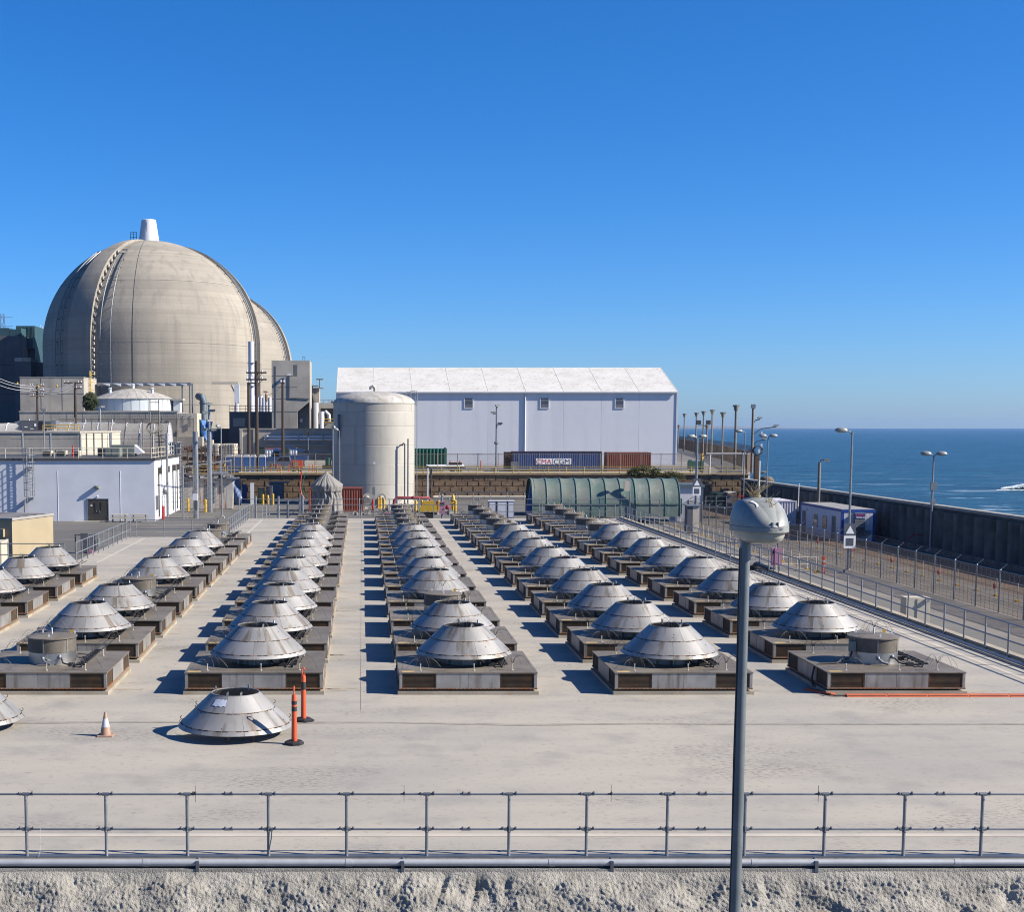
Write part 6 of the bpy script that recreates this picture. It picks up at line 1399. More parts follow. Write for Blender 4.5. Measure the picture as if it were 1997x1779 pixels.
for nm, lab, px0, px1, yt, Y, m_ in (('green_cabinet', 'dark green cabinet beside the grey-blue shed', 503, 515, 953, 175, 'dark_green_box'), ('tall_cabinet', 'tall grey cabinet behind the yellow bollards', 519, 531, 949, 170, 'hvac_grey'), ('white_board', 'upright white board near the rusty shed', 488, 495, 942, 170, 'white_paint'), ('dark_cabinet', 'dark blue cabinet in the shade of the block wall', 472, 481, 946, 180, 'machine_blue'), ('grey_crate', 'grey crate on the ground beside the rusty shed', 457, 468, 952, 174, 'galvanised')):
    a, b = D(px0, yt, Y), D(px1, yt, Y); t = thing(nm, lab, 'board' if 'board' in nm else 'crate' if 'crate' in nm else 'cabinet', (a.x, Y, YARD)); w, h = b.x-a.x, a.z-YARD
    obj('case', MB().box(0, w, 0, .15 if 'board' in nm else .7, 0, h), m_, t); obj('edge', MB().box(-.02, w+.02, -.02, .17 if 'board' in nm else .72, h, h+.04), m_, t)
    if 'cabinet' in nm: obj('door', MB().box(.06, w-.06, -.03, 0, .15, h-.1), m_, t)
t = thing('debris_crate', 'rusty crate heaped with scrap beside orange boards', 'crate', (D(450, 970, 166).x, 166, YARD)); obj('bin', MB().box(0, 1.1, 0, 1, 0, 1.15), 'rust_post', t); m = MB()
for k in range(40): m.cbox((rg.uniform(0, 1.1), rg.uniform(0, 1), 1.15+rg.uniform(0, .6)), (rg.uniform(.1, .5), .1, rg.uniform(.05, .3)), rg.uniform(0, 3))
obj('scrap', m, 'white_paint', t, kind='stuff')
for i, x in enumerate((459, 463, 468)):
    q = D(x, 962, 165); at(obj('board', MB().ext([(0, 0, 0), (.14, 0, 0), (.02, .5, 1.5), (-.12, .5, 1.5)], (0, .04, 0)), 'safety_orange' if i != 2 else 'red_paint', label='%s board leaning by the scrap crate' % ['orange, nearest the crate,', 'orange, middle', 'red-striped outer'][i], cat='board', group='boards leaning by the scrap crate'), (q.x, 165, YARD))
def bollard(px, yb, label, m_='yellow_paint', h=1.35, group='yellow bollards around the pipes beyond the deck', r=.14):
    q = G(px, yb, YARD); at(obj('bollard', MB().cyl((0, 0, 0), (0, 0, h), r, n=12).ellip((0, 0, h), (r, r, r*.7), 12, 4, 0, .5), m_, label=label, cat='bollard', group=group), q)
for px, yb, lab in ((513, 988, 'yellow bollard nearest the dark green cabinet'), (522.5, 990, 'yellow bollard in the middle of the three by the tall cabinet'), (532.5, 987, 'yellow bollard nearest the grey-blue shed'), (367, 997, 'yellow bollard between the white building and the thick grey poles'), (401, 1000, 'yellow bollard leaning before the rusty shed door'),
                    (737.5, 995, 'yellow bollard at the tank foot, farthest from the red pipe'), (742, 994, 'yellow bollard at the tank foot, between its two neighbours'), (748.5, 997, 'yellow bollard at the tank foot, nearest the red pipe elbow'), (810.5, 1001, 'yellow bollard just past the drum vents by the red pipe'), (822.5, 1001, 'yellow bollard below the yellow cover'), (837, 1003, 'yellow bollard beside the falling leg of the red pipe'), (855, 1002, 'short yellow bollard nearest the pink box'), (888, 1002, 'yellow bollard at the yellow hydrant')):
    bollard(px, yb, lab)
bollard(727, 996, 'thin red bollard at the tank foot', 'red_paint', 1.2, None, .10); bollard(852, 999, 'thin red bollard between the red pipe and the pink box', 'red_paint', 1.1, None, .10)
for px, yt in ((498.5, 968), (543, 968), (586, 966), (590, 966), (561, 976)):
    q = D(px, yt, 128); mast('blue-grey gate post beyond the deck railing, near x of the yard gate' if False else {498.5: 'blue-grey gate post nearest the inner deck step', 543: 'blue-grey post behind the three yellow bollards', 586: 'blue-grey gate post, first of a close pair by the grey tarpaulin', 590: 'blue-grey gate post, second of a close pair by the grey tarpaulin', 561: 'short blue-grey gate post between the bollards and the close pair'}[px], q.x, 128, YARD, q.z, .11, 'grey_blue_paint' if px == 561 else 'galvanised', cat='post', name='gate_post')
a, b = D(536, 975, 128.3), D(600, 975, 128.3); t = thing('yard_gate', 'blue-grey swing gate beyond the deck railing', 'gate', (a.x, 128.3, YARD)); w = b.x-a.x; obj('gate_frame', MB().box(0, w, -.04, .04, a.z-YARD-.15, a.z-YARD).box(0, w, -.04, .04, .3, .4), 'galvanised', t); obj('brace', MB().cyl((0, 0, .4), (w, 0, a.z-YARD-.1), .03, n=5), 'galvanised', t)
t = thing('step_ladder', 'aluminium step ladder standing behind the deck railing', 'ladder', (D(515, 960, 126).x, 126, YARD)); m = MB()
for x in (-.2, .2): m.cyl((x, 0, 0), (x*.8, .3, 2.6), .04, n=5)
for k in range(7): m.box(-.2, .2, .02+.04*k, .10+.04*k, .3+k*.33, .34+k*.33)
obj('rungs', m, 'galvanised', t)
# tarpaulin-wrapped machine
q0, q1 = D(607, 1000, 153.5), D(667, 1000, 153.5); t = thing('wrapped_machine', 'machine wrapped in grey tarpaulin with a peaked top', 'tarpaulin', ((q0.x+q1.x)/2, 153.5, YARD)); R = (q1.x-q0.x)/2; H = D(636, 919, 153.5).z-YARD
def wrap(u, v):
    a = 2*PI*u; z = v
    prof = ((0, 1.0), (.30, .93), (.52, .90), (.55, .99), (.66, 1.02), (.70, .98), (.84, .52), (.95, .13), (1.0, .02))
    for (z0, r0), (z1, r1) in zip(prof[:-1], prof[1:]):
        if z <= z1: r = r0+(r1-r0)*(z-z0)/(z1-z0+1e-9); break
    fold = .05*math.sin(a*13+3.2*noise.noise(Vector((v*3, 0, 0))))+.03*math.sin(a*29+5*noise.noise(Vector((v*4, 3, 0))))+.05*noise.noise(Vector((math.cos(a)*3, math.sin(a)*3, v*4)))+.03*math.sin(a*5+1)
    if .53 < z < .68: fold *= .35
    r = R*(r+fold*min(1, (1-z)*2.2)); return (r*math.cos(a), r*math.sin(a), H*z)
obj('cover', MB().grid(wrap, 180, 60), 'tarp_grey', t, ang=70)
q0 = D(602, 953, 160); corrugated('red_container', 'rust-red container half hidden by the grey tarpaulin', 'container', q0.x, 159.5, YARD, 6.06, 2.44, 2.62, 'container_red')
# red pipe run, yellow cover, hydrant, pink box, white boxes
a, b = D(769, 971, 150), D(843, 972, 150); t = thing('fire_pipe', 'red pipe bridging the yard behind the drum vents', 'pipe', (a.x, 150, YARD)); w = b.x-a.x; z = a.z-YARD; obj('pipe', MB().tube([(-1.0, -.1, .3), (-.15, 0, .4), (0, 0, z-.25), (.25, 0, z), (w-.35, 0, z-.05), (w, 0, z-.4), (w, 0, 0)], .16, 10), 'pipe_red', t); obj('flange', MB().cyl((w*.5-.04, 0, z), (w*.5+.04, 0, z), .24, n=12).cyl((w, 0, .1), (w, 0, .2), .25, n=12), 'pipe_red', t)
q0 = D(816, 976, 147); t = thing('yellow_cover', 'yellow plastic cover draped behind the red pipe', 'cover', (q0.x, 147, YARD)); obj('sheet', MB().ext([(0, 0, 0.6), (.5, 0, 1.75), (1.5, 0, 1.85), (1.9, 0, 1.3), (2.0, 0, .6), (.9, 0, .7)], (0, .7, 0)), 'yellow_paint', t); obj('stand', MB().box(.3, 1.6, .05, .65, 0, .6), 'dark_hole', t)
q0 = G(888, 1000, YARD); t = thing('hydrant', 'yellow hydrant beyond the deck beside a red valve', 'hydrant', (q0.x-.2, q0.y+.8, YARD)); obj('barrel', MB().lathe([(.22, 0), (.18, .3), (.18, 1.2), (.28, 1.3), (.2, 1.6), (.1, 1.9), (.001, 1.95)], 12), 'yellow_paint', t); obj('nozzle', MB().cyl((-.35, -.1, 1.0), (.35, -.1, 1.0), .12, n=8), 'yellow_paint', t); obj('red_valve', MB().ellip((-.6, -.3, .5), (.28, .2, .3), 10, 6), 'red_paint', t)
q0 = D(862.5, 978, 104.3); t = thing('call_box', 'pink box on a steel post at the far deck railing', 'call box', (q0.x, 104.3, -1.2)); zz = q0.z+1.2; obj('case', MB().box(-.21, .21, -.12, .12, zz-.92, zz), 'pink_box', t); obj('window', MB().box(-.15, .15, -.14, -.12, zz-.28, zz-.1), 'dark_hole', t); obj('post', MB().cyl((0, .16, 0), (0, .16, zz+.42), .07, n=8).ellip((.02, .16, zz+.42), (.09, .09, .09), 8, 5), 'galvanised', t); obj('door_lock', MB().cbox((.08, -.13, zz-.55), (.05, .02, .1)), 'dark_hole', t)
for i, (px0, px1) in enumerate(((953, 967), (969, 989), (990, 1003))):
    a, b = D(px0, 978, 146), D(px1, 978, 146); t = thing('grey_box', 'pale grey equipment box behind the far railing, %s from the pink box' % ORD[i], 'equipment box', (a.x, 146, YARD), 0, 'pale grey boxes behind the far railing'); w, h = b.x-a.x, a.z-YARD; obj('case', MB().box(0, w, 0, 1, 0, h), 'galvanised', t); obj('panel', MB().box(.08, w-.08, -.03, 0, .2, h-.1), 'office_white', t); obj('top', MB().box(-.04, w+.04, -.05, 1.05, h, h+.06), 'white_paint', t)
q = D(730, 905, 146); t = mast('thin grey post with a small box before the storage tank', q.x, 146, YARD, q.z, .06, 'galvanised'); obj('control_box', MB().cbox((-.07, -.12, 2.9), (.28, .2, .8)), 'hvac_green', t); obj('cap', MB().cbox((0, 0, q.z-YARD+.08), (.22, .22, .22)), 'white_paint', t)
q = D(834, 913, 160); mast('white post before the tan block wall near the tank', q.x, 160, YARD, q.z, .09, 'white_paint')
t = thing('hose_bundle', 'black hoses hanging down the tan block wall', 'hose', (D(839, 925, 184.8).x, 184.9, YARD)); obj('hose', MB().tube([(-.4, .4, 4.3), (0, 0, 4.1), (.15, -.1, 2.5), (-.1, -.1, .8), (-.4, -.4, .1)], .10, 6).tube([(-.1, .4, 4.2), (.2, 0, 3.9), (.1, -.1, 2.0), (.1, -.2, .1)], .08, 6), 'black_rubber', t)
t = thing('hose_bundle', 'red and green hoses hanging down the block wall by the grey-blue shed', 'hose', (D(590, 930, 185).x, 185, YARD)); obj('red_hose', MB().tube([(-.2, .4, 3.6), (-.1, 0, 3.4), (-.35, -.1, 1.8), (-.1, -.15, .6), (.3, -.3, .1)], .09, 6), 'red_paint', t); obj('green_hose', MB().tube([(.4, .4, 3.5), (.3, 0, 3.3), (-.05, -.1, 1.9), (.1, -.15, .9), (.8, -.3, .1)], .06, 6), 'container_green', t)
for i, (px, yb) in enumerate(((700, 1000), (460, 990), (598, 990))):
    pass
for px0, px1, yb, lab in ((455, 545, 994, 'long low concrete kerb block in front of the yellow bollards'), (900, 1034, 962, 'long low concrete kerb below the block wall')):
    a, b = G(px0, yb, YARD), G(px1, yb, YARD); at(obj('kerb_block', MB().box(0, b.x-a.x, 0, .5, 0, .45), 'grey_concrete', label=lab, cat='kerb'), a)
t = railing('pipe_railing', 'grey pipe railing standing before the tan block wall', 'railing', [(9.5, 177), (20, 177)], 2.0, 1.3, (1.3, .8), .05, .05, 'galvanised', YARD)
t = thing('wall_pipe', 'pale pipe lying along the foot of the tan block wall', 'pipe', (9, 181, YARD+.5))
for k in range(4): obj('pipe_length', MB().cyl((k*3.2, 0, 0), (k*3.2+3.15, 0, 0), .22, n=10), 'cream_paint', t)
m = MB()
for k in range(120): m.cbox((rg.uniform(-5, 6), rg.uniform(0, 14), rg.uniform(.02, .3)), (rg.uniform(.1, .9), rg.uniform(.05, .4), rg.uniform(.05, .4)), rg.uniform(0, 3))
at(obj('yard_litter', m, 'tarp_grey', label='scattered small pipe fittings and scraps around the tank foot', cat='scraps', kind='stuff'), (4, 152, YARD))

# ------------------------------------------------------------------ on the terrace: toilets, trucks, cones, containers
for i, (a_, b_) in enumerate(((422, 436.5), (440, 455.5), (457.5, 471.5), (473.5, 486.5), (488, 499), (504.5, 517.5))):
    a, b = D(a_, 892, 191), D(b_, 892, 191); w = b.x-a.x
    t = thing('portable_toilet', 'blue portable toilet with white roof, %s in the row from the rusty shed side' % ORD[i], 'toilet', (a.x, 191, TERR), 0, 'row of blue portable toilets on the terrace')
    obj('cabin', MB().box(0, w, 0, 1.1, .1, 2.1), 'blue_plastic', t); obj('door', MB().box(.12, w-.12, -.04, 0, .2, 2.0), 'blue_plastic', t); obj('corner', MB().box(-.02, .04, -.05, .06, .1, 2.1).box(w-.04, w+.02, -.05, .06, .1, 2.1), 'office_white', t)
    obj('roof', MB().ext([(-.05, -.06, 2.1), (w+.05, -.06, 2.1), (w*.85, -.06, 2.38), (w*.15, -.06, 2.38)], (0, 1.2, 0)), 'white_paint', t); obj('skid', MB().box(0, w, 0, 1.1, 0, .1), 'dark_hole', t)
# pickup
a = D(518, 890, 204); t = thing('pickup_truck', 'grey-blue pickup truck parked behind the orange barricades', 'pickup truck', (a.x, 204, TERR)); L = 5.5
side = [(0, .5), (0, 1.05), (.25, 1.15), (1.3, 1.22), (2.05, 1.92), (3.35, 1.95), (3.55, 1.3), (5.45, 1.28), (5.5, .55), (4.95, .5), (4.75, .85), (4.15, .85), (3.95, .5), (1.55, .45), (1.35, .85), (.75, .85), (.55, .5)]
obj('body', MB().ext([(x, 0, z) for x, z in side], (0, 1.9, 0)), 'pickup_paint', t, ang=25)
obj('window', MB().poly([(1.5, -.012, 1.27), (2.45, -.012, 1.27), (2.45, -.012, 1.82), (2.1, -.012, 1.82)]), 'glass_dark', t); obj('window', MB().poly([(2.55, -.012, 1.27), (3.4, -.012, 1.27), (3.28, -.012, 1.82), (2.55, -.012, 1.82)]), 'glass_dark', t)
obj('windscreen', MB().poly([(1.33, .1, 1.26), (1.33, 1.8, 1.26), (2.02, 1.75, 1.9), (2.02, .15, 1.9)]), 'glass_dark', t); wmesh = make_mesh('wheel', MB().lathe([(.0, -.1), (.24, -.1), (.38, -.1), (.4, 0), (.38, .12), (0, .12)], 18), 'black_rubber'); hub = make_mesh('rim', MB().lathe([(0.001, .13), (.22, .13), (.23, .1)], 14), 'galvanised')
for x in (1.05, 4.45):
    for y, r_ in ((.0, 1), (1.9, -1)): o = obj('wheel', wmesh, None, t); o.location = (x, y+.06*r_, .4); o.rotation_euler = (r_*PI/2, 0, 0); obj('rim', hub, None, o)
obj('bumper', MB().box(-.08, .0, .05, 1.85, .5, .75).box(5.5, 5.58, .05, 1.85, .5, .75), 'galvanised', t); obj('headlight', MB().box(-.02, .06, .08, .4, .9, 1.05).box(-.02, .06, 1.5, 1.82, .9, 1.05), 'reflective_white', t)
for x in (2.48, 3.6): obj('door_gap', MB().box(x, x+.02, -.006, .0, .55, 1.25), 'dark_hole', t)
# crane truck
a = D(512, 884, 214); t = thing('crane_truck', 'dark blue service truck with a folded crane boom behind the pickup', 'truck', (a.x, 214, TERR)); 
obj('cab', MB().ext([(0, 0, .7), (0, 0, 1.5), (1.2, 0, 1.7), (1.6, 0, 2.7), (2.9, 0, 2.75), (2.9, 0, .7)], (0, 2.2, 0)), 'machine_blue', t); obj('window', MB().poly([(1.5, -.015, 1.75), (2.5, -.015, 1.75), (2.5, -.015, 2.5), (1.75, -.015, 2.5)]), 'glass_dark', t)
obj('bed', MB().box(3.0, 6.6, .05, 2.15, .8, 1.9), 'machine_blue', t); obj('tool_box', MB().box(3.0, 3.9, .1, 2.0, 1.9, 3.0), 'dark_green_box', t); obj('boom', MB().ext([(3.0, .9, 3.05), (3.6, .9, 3.25), (6.7, .9, 2.5), (6.7, .9, 2.25)], (0, .3, 0)), 'machine_blue', t); obj('boom_head', MB().box(6.4, 6.9, .8, 1.3, 1.9, 2.6), 'black_rubber', t)
for x in (.9, 4.2, 5.4): o = obj('wheel', wmesh, None, t); o.location = (x, .05, .45); o.rotation_euler = (PI/2, 0, 0); obj('rim', hub, None, o)
obj('beacon', MB().box(1.7, 2.3, .7, 1.2, 2.75, 2.95), 'blue_plastic', t)
for nm, lab, px0, px1, yt, Y, m_ in (('green_box', 'dark green transformer box behind the toilets', 504, 516, 873, 210, 'dark_green_box'),):
    a, b = D(px0, yt, Y), D(px1, yt, Y); t = thing(nm, lab, 'transformer', (a.x, Y, TERR)); obj('case', MB().box(0, b.x-a.x, 0, 1.2, 0, a.z-TERR), m_, t); obj('lid', MB().box(-.05, b.x-a.x+.05, -.05, 1.25, a.z-TERR, a.z-TERR+.08), m_, t); obj('warning_plate', MB().cbox(((b.x-a.x)*.6, -.02, (a.z-TERR)*.6), (.2, .02, .2)), 'red_paint', t)
a = D(513, 872, 224); t = corrugated('white_container', 'white ribbed container with a red top edge behind the crane truck', 'container', a.x, 224, TERR, 5.2, 2.4, 2.8, 'white_paint', .4); obj('top_stripe', MB().box(0, 5.2, -.03, 0, 2.68, 2.84), 'pipe_red', t)
for i, (a_, b_, yt, Y) in enumerate(((432, 457, 866, 214), (398, 424, 866, 212))):
    a, b = D(a_, yt, Y), D(b_, yt, Y); w = b.x-a.x; h = a.z-TERR; t = thing('cream_container', ['cream container end with door bars beyond the toilets', 'cream container behind the thick grey poles'][i], 'container', (a.x, Y, TERR)); obj('body', MB().box(0, w, .05, 6, 0, h), 'cream_paint', t)
    for k in (0, 1): obj('door', MB().box(.05+k*w/2, w/2-.03+k*w/2, 0, .05, .1, h-.1), 'cream_paint', t)
    for k in range(4): obj('lock_rod', MB().cyl((w*(k+.7)/4.6, -.04, .1), (w*(k+.7)/4.6, -.04, h-.1), .035, n=5), 'galv_dark', t)
a = D(573, 894, 194); t = thing('orange_generator', 'small orange tow-behind unit on the terrace', 'generator', (a.x-.3, 194, TERR)); obj('case', MB().box(0, 1.5, 0, 1, .5, 1.6), 'safety_orange', t); obj('grille', MB().box(.2, .9, -.03, 0, .7, 1.4), 'cone_orange', t)
for x in (.3, 1.1): obj('wheel', MB().cyl((x, -.06, .3), (x, .1, .3), .3, n=12), 'black_rubber', t)
for i, px in enumerate((527, 542, 546.5, 563, 603, 609.5, 614.5)):
    a = D(px, 896, 192.5); at(obj('safety_post', MB().cyl((0, 0, 0), ((.25 if i == 0 else -.1 if i in (1, 2) else 0), 0, 1.1), .09, .06, n=8).cyl((0, 0, 0), (0, 0, .08), .22, n=8), 'safety_orange', label='orange safety post behind the yellow railing, %s from the toilets' % ORD[i], cat='safety post', group='orange safety posts near the pickup'), (a.x, 192.5, TERR))
for i, px in enumerate((878, 897, 938, 972, 1181)):
    a = D(px, 898, 204); at(obj('safety_post', MB().cyl((0, 0, 0), (0, 0, 1.35), .08, n=8).cyl((0, 0, 0), (0, 0, .08), .25, n=8), 'safety_orange', label='orange safety post before the fabric building, %s from the green tank' % ORD[i], cat='safety post', group='orange safety posts before the fabric building'), (a.x, 204, TERR))
a = D(618, 905, 200); t = thing('road_barrier', 'long white plastic barrier lying on the terrace near the tank', 'barrier', (a.x-1.8, 203, TERR)); 
for k in range(3): obj('barrier_unit', MB().ext([(k*1.6, 0, 0), (k*1.6, .6, 0), (k*1.6, .45, 1.4), (k*1.6, .15, 1.4)], (1.55, 0, 0)), 'cream_paint', t)
a = D(640, 905, 196); t = thing('dark_bin', 'dark bin with a green and a blue drum beside the tank', 'drum', (a.x, 196, TERR)); obj('green_drum', MB().cyl((0, 0, .9), (0, 0, 1.9), .4, n=12), 'container_green', t); obj('blue_drum', MB().cyl((.9, 0, .4), (.9, 0, 2.0), .45, n=12), 'blue_plastic', t); obj('rack', MB().box(-.8, 1.5, -.4, .4, .3, .9), 'dark_hole', t)

# ------------------------------------------------------------------ utility poles and wires
def upole(label, px, yt, Y, zb, r, arms, m_='wood_pole', am='wood_light', ins=True):
    q = D(px, yt, Y); t = thing('utility_pole', label, 'utility pole', (q.x, Y, zb)); h = q.z-zb
    obj('pole', MB().cyl((0, 0, 0), (0, 0, h), r, r*.72, n=10), m_, t)
    for z, l, off in arms:
        obj('crossarm', MB().box(-l+off, l+off, -.2, -.02, h-z-.1, h-z+.1), am, t); im = MB()
        for k in (-.9, -.55, .55, .9): im.cyl((l*k+off, -.11, h-z+.1), (l*k+off, -.11, h-z+.4), .09, .05, n=6)
        if ins: obj('insulator', im, 'white_paint', t, kind='stuff')
        if l > 1.2: obj('brace', MB().cyl((l*.6+off, -.1, h-z-.05), (0, -.12, h-z-1.0), .04, n=4).cyl((-l*.6+off, -.1, h-z-.05), (0, -.12, h-z-1.0), .04, n=4), 'galv_dark', t)
    return t, q
p1, k1 = upole('slim wooden pole with three pale crossarms before the pale concrete block', 72, 750, 250, 5, .22, ((.2, 1.3, 0), (1.1, 1.2, 0), (2.0, 1.2, 0)))
p2, k2 = upole('thick wooden pole with one dark crossarm and white insulators', 146, 745, 250, 5, .28, ((.15, 1.6, -.3), (1.1, .6, .6)), am='wood_pole')
p3, k3 = upole('tall reddish wooden pole with double crossarms by the white stack', 500, 704, 192, TERR, .26, ((1.55, 1.35, -.0), (2.45, 1.35, 0)), am='wood_pole')
p4, k4 = upole('dark wooden pole just beside the tall reddish one', 484.5, 746, 200, TERR, .25, ((.1, .8, .6),), am='wood_pole')
p5, k5 = upole('dark wooden pole in front of the pale concrete tower', 551, 744, 210, TERR, .24, ((.2, .3, 0),), am='wood_pole')
m = MB(); s0 = D(-30, 722, 246)
for dz, y in ((0, 0), (-.55, .2), (-1.3, .4)):
    for a, b, sg in ((Vector((s0.x, s0.y, s0.z+dz)), Vector((k1.x, 249.7, k1.z-.2+dz*.6)), .8), (Vector((k1.x, 249.7, k1.z-.2+dz*.6)), Vector((k2.x, 249.7, k2.z-.1+dz*.6)), .9)):
        m.tube([a.lerp(b, i/10)-Vector((0, 0, sg*4*(i/10)*(1-i/10))) for i in range(11)], .035, 4, False)
obj('power_line', m, 'letter_white', label='pale power lines sagging between the two wooden poles', cat='wire')
for i, (px, y) in enumerate(((34, 748), (75, 754), (111, 753))):
    q = D(px, y, 249.5); at(obj('marker_ball', MB().ellip((0, 0, 0), (.16, .16, .24), 8, 6), 'yellow_paint', label='yellow marker ball on the power line, %s from the frame edge' % ORD[i], cat='marker ball', group='yellow marker balls on the power line'), q)
m = MB(); a, b = Vector((k5.x, 209.8, k5.z-.4)), D(497, 765, 200)
m.tube([a.lerp(b, i/8)-Vector((0, 0, 1.0*4*(i/8)*(1-i/8))) for i in range(9)], .035, 4, False)
obj('power_line', m, 'wire_dark', label='dark cable sagging from the tower pole to the reddish pole', cat='wire')
q = D(519.5, 768, 205); t = thing('orange_lantern', 'orange warning bag hung on the cable near the reddish pole', 'marker', q); obj('bag', MB().ellip((0, 0, -.5), (.22, .18, .7), 10, 6).ellip((-.1, 0, .3), (.4, .1, .12), 8, 4), 'cone_orange', t)

# ------------------------------------------------------------------ bushes and trees
def leafy(name, label, cat, loc, blobs, n, size, m_='leaf_dark', trunk=None, seed=1, group=None):
    t = thing(name, label, cat, loc, 0, group); rg = random.Random(seed); mb = MB()
    for i in range(n):
        c, r = rg.choice(blobs); d = Vector((rg.gauss(0, 1), rg.gauss(0, 1), rg.gauss(0, 1))).normalized()*(rg.random()**.4)
        if noise.noise(Vector(c)+d*1.7+Vector((seed, 0, 0))) < -.12: continue
        p = Vector((c[0]+d.x*r[0], c[1]+d.y*r[1], max(.02, c[2]+d.z*r[2]))); u = Vector((rg.gauss(0, 1), rg.gauss(0, 1), rg.gauss(0, .7))).normalized(); w = u.orthogonal().normalized(); s = size*rg.uniform(.6, 1.3)
        mb.poly([p-u*s, p+w*s*.45, p+u*s, p-w*s*.45])
    obj('crown', mb, m_, t, kind='stuff'); tk = MB()
    for c, r in blobs: tk.tube([(0, 0, 0) if trunk is None else trunk, (c[0]*.5, c[1]*.5, c[2]*.5), c], [.09, .06, .02], 5, False)
    obj('trunk', tk, 'wood_pole', t); return t
q = D(1257, 928, 184.6); leafy('bush', 'round dark bush growing over the block wall above the green tunnel', 'bush', (q.x, 185.2, TERR-.2), [((0, 0, .7), (1.9, .9, .85)), ((-1.1, 0, .5), (1.2, .8, .6)), ((1.0, 0, .55), (1.3, .8, .7))], 3600, .11)
q = D(1307, 930, 184.6); leafy('bush', 'lower dark bush spilling down the wall beside the round one', 'bush', (q.x, 185.0, TERR-.6), [((-.6, 0, .6), (1.5, .8, .5)), ((.8, -.2, .3), (1.2, .7, .7))], 2200, .10, seed=3)
q = D(651, 790, 420); leafy('tree', 'dark tree showing between the storage tank and the fabric building', 'tree', (q.x, 420, 3), [((0, 0, 7), (3.2, 3, 4)), ((3, 0, 8), (3, 3, 4.2)), ((-3.5, 0, 5.5), (2.5, 2.5, 3))], 2600, .5, 'leaf_tree', seed=5)
q = D(575, 800, 184); leafy('bush', 'dark bush beside the round blue-white tank', 'bush', (D(177, 800, 276).x, 276, 9.6), [((0, 0, 1.6), (1.6, 1.2, 2.0))], 3600, .2, 'leaf_tree', seed=6)
q = D(614, 752, 300)
q = D(628, 785, 330); t = thing('hill_fence', 'thin fence with a camera post on the rise behind the tower', 'fence', (q.x-1, 330, q.z-3)); 
for k in range(6): obj('post', MB().cyl((k*1.3, 0, 0), (k*1.3, 0, 3.6), .08, n=5), 'old_pole', t)
obj('rail', MB().cyl((0, 0, 3.5), (6.5, 0, 3.5), .06, n=5).cyl((0, 0, 1.8), (6.5, 0, 1.8), .06, n=5), 'old_pole', t); obj('camera_post', MB().cyl((.5, 0, 0), (.5, 0, 8.2), .12, n=6).box(-.3, 1.3, -.1, .1, 8.1, 8.4), 'old_pole', t)

# ------------------------------------------------------------------ dense fencing and racks at the foot of the plant
def coil(a, b, R, turns, r=.02):
    a = Vector(a); b = Vector(b); n = turns*9
    return [a.lerp(b, i/n)+Vector((0, R*math.cos(2*PI*i/9), R*math.sin(2*PI*i/9))) for i in range(n+1)]
a, b = D(112, 830, 212).x, D(378, 830, 212).x
wire_fence('coil_fence', 'tall fence topped with razor coils in front of the concrete podium', [(a, 212), (b, 212)], 2.4, 5.4, 'old_pole', 2.4, arm=.9, armdir=(-1, 0), rp=.06, wires=4, thin=.012)
m = MB()
for z in (8.0, 8.35): m.tube(coil((a+5, 212, z), (b-1, 212, z), .38, 44), .018, 3, False)
obj('razor_coil', m, 'galv_dark', label='long razor-wire coil lying along the tall fence top before the podium', cat='razor wire', kind='stuff')
rg = random.Random(12)
x0, x1 = D(352, 900, 189).x, D(432, 900, 189).x
t = thing('scrap_rack', 'rusty rack of pipes and red scrap behind the thick grey poles', 'rack', (x0, 189.5, TERR)); L = x1-x0
for k in range(7): obj('rack_post', MB().box(k*L/6-.06, k*L/6+.06, -.06, .06, 0, 3.4), 'rust_post', t)
for z in (.6, 1.7, 2.8): obj('shelf_rail', MB().box(0, L, -.05, .05, z-.05, z+.05), 'rust_post', t)
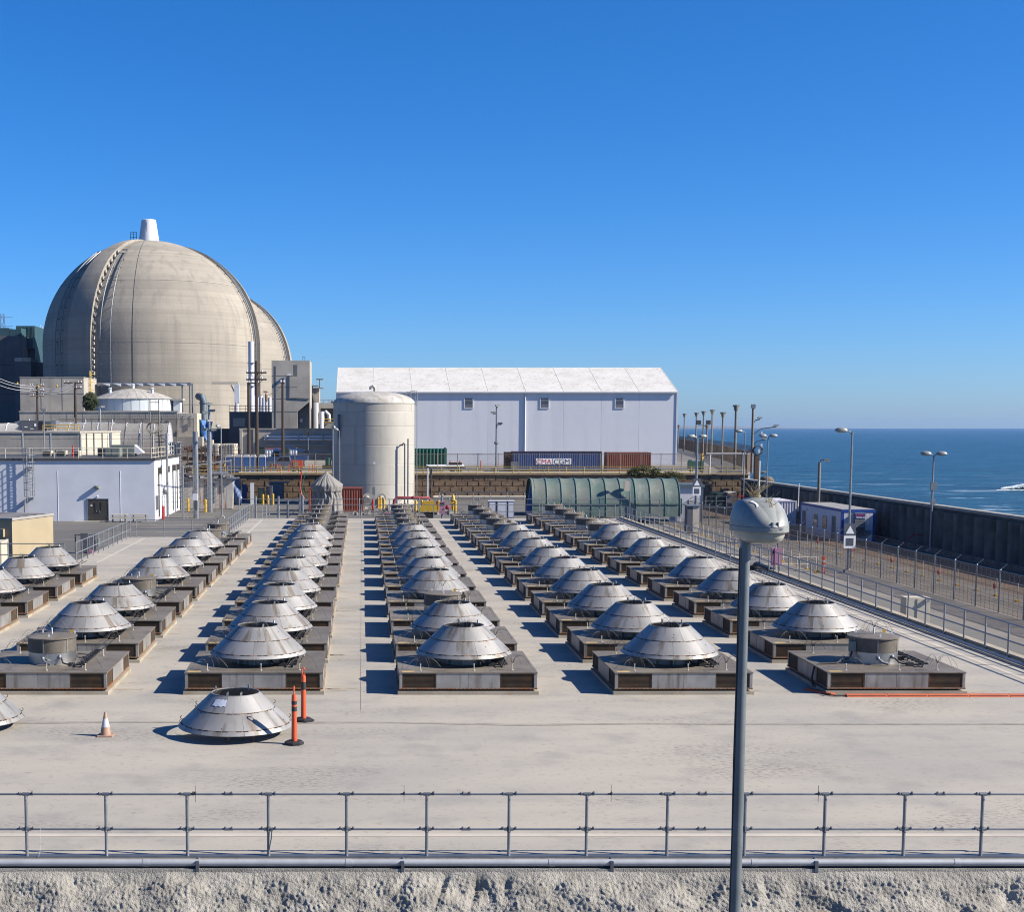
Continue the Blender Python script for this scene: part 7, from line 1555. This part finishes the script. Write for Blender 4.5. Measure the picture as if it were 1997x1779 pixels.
for mt, n in (('rust_post', 34), ('red_brick', 16), ('old_pole', 26), ('yellow_paint', 5), ('galvanised', 16)):
    m = MB()
    for k in range(n):
        x = rg.uniform(0, L); z = rg.choice((.1, .75, 1.85, 2.9)); m.cbox((x, rg.uniform(.1, 1.6), z+rg.uniform(.05, .5)), (rg.uniform(.15, 1.3), rg.uniform(.1, .6), rg.uniform(.08, .7)), rg.uniform(-.5, .5))
    obj('scrap', m, mt, t, kind='stuff')
wire_fence('wire_fence', 'rusty chain-link fence in front of the scrap rack', [(D(345, 900, 187).x, 187.0), (D(470, 900, 187).x, 187.0)], 2.2, 3.2, 'old_pole', TERR, arm=.7, armdir=(-1, -.3), rp=.05, wires=5, thin=.014, zf='chain_thin')
m = MB(); m.tube(coil((D(345, 900, 187).x, 186.9, TERR+3.55), (D(468, 900, 187).x, 186.9, TERR+3.55), .33, 26), .018, 3, False)
obj('razor_coil', m, 'galv_dark', label='razor-wire coil on the rusty fence before the scrap rack', cat='razor wire', kind='stuff')
# low walls and small plant between the white roof and the podium
t = block('pale_block', 'pale concrete block with dark rods below the canopy frame', 'building', 346, 384, 806, 258, 8, 'cream_paint'); w, h = t['w'], t['h']
for x in (.25, .62):
    for k in range(5): obj('rung', MB().box(w*x, w*x+.3, -.12, -.02, h-2.2+k*.4, h-2.14+k*.4), 'galv_dark', t)
obj('vent', MB().cbox((w*.5, -.1, h-2.4), (.35, .2, 1.0)), 'galvanised', t)
obj('lower_step', MB().box(-.6, w+1.2, -2.5, -.01, 0, h-4.2), 'grey_concrete', t)
# rust runs and stains on the deck at the foot of the plinths
rg = random.Random(21); m = MB()
for c in range(1, 6):
    for k in range(1, 9):
        for j in range(2):
            sx = 1; y = rowy(k)+rg.uniform(-1.5, 1.5); x = COLX[c]+PLX+.01; L = rg.uniform(.25, .9); w = rg.uniform(.05, .18); n = 6
            vs = []
            for i in range(n+1):
                f = i/n; ww = w*(1-.6*f)*(1+.4*noise.noise(Vector((x+f*3, y, k)))); yy = y+.12*noise.noise(Vector((f*2.5, y*3, c)))
                vs += [(x+L*f, yy-ww, .0045), (x+L*f, yy+ww, .0045)]
            m._add(vs, [(2*i, 2*i+2, 2*i+3, 2*i+1) for i in range(n)])
obj('rust_run', m, 'deck_stain', deck, kind='stuff')
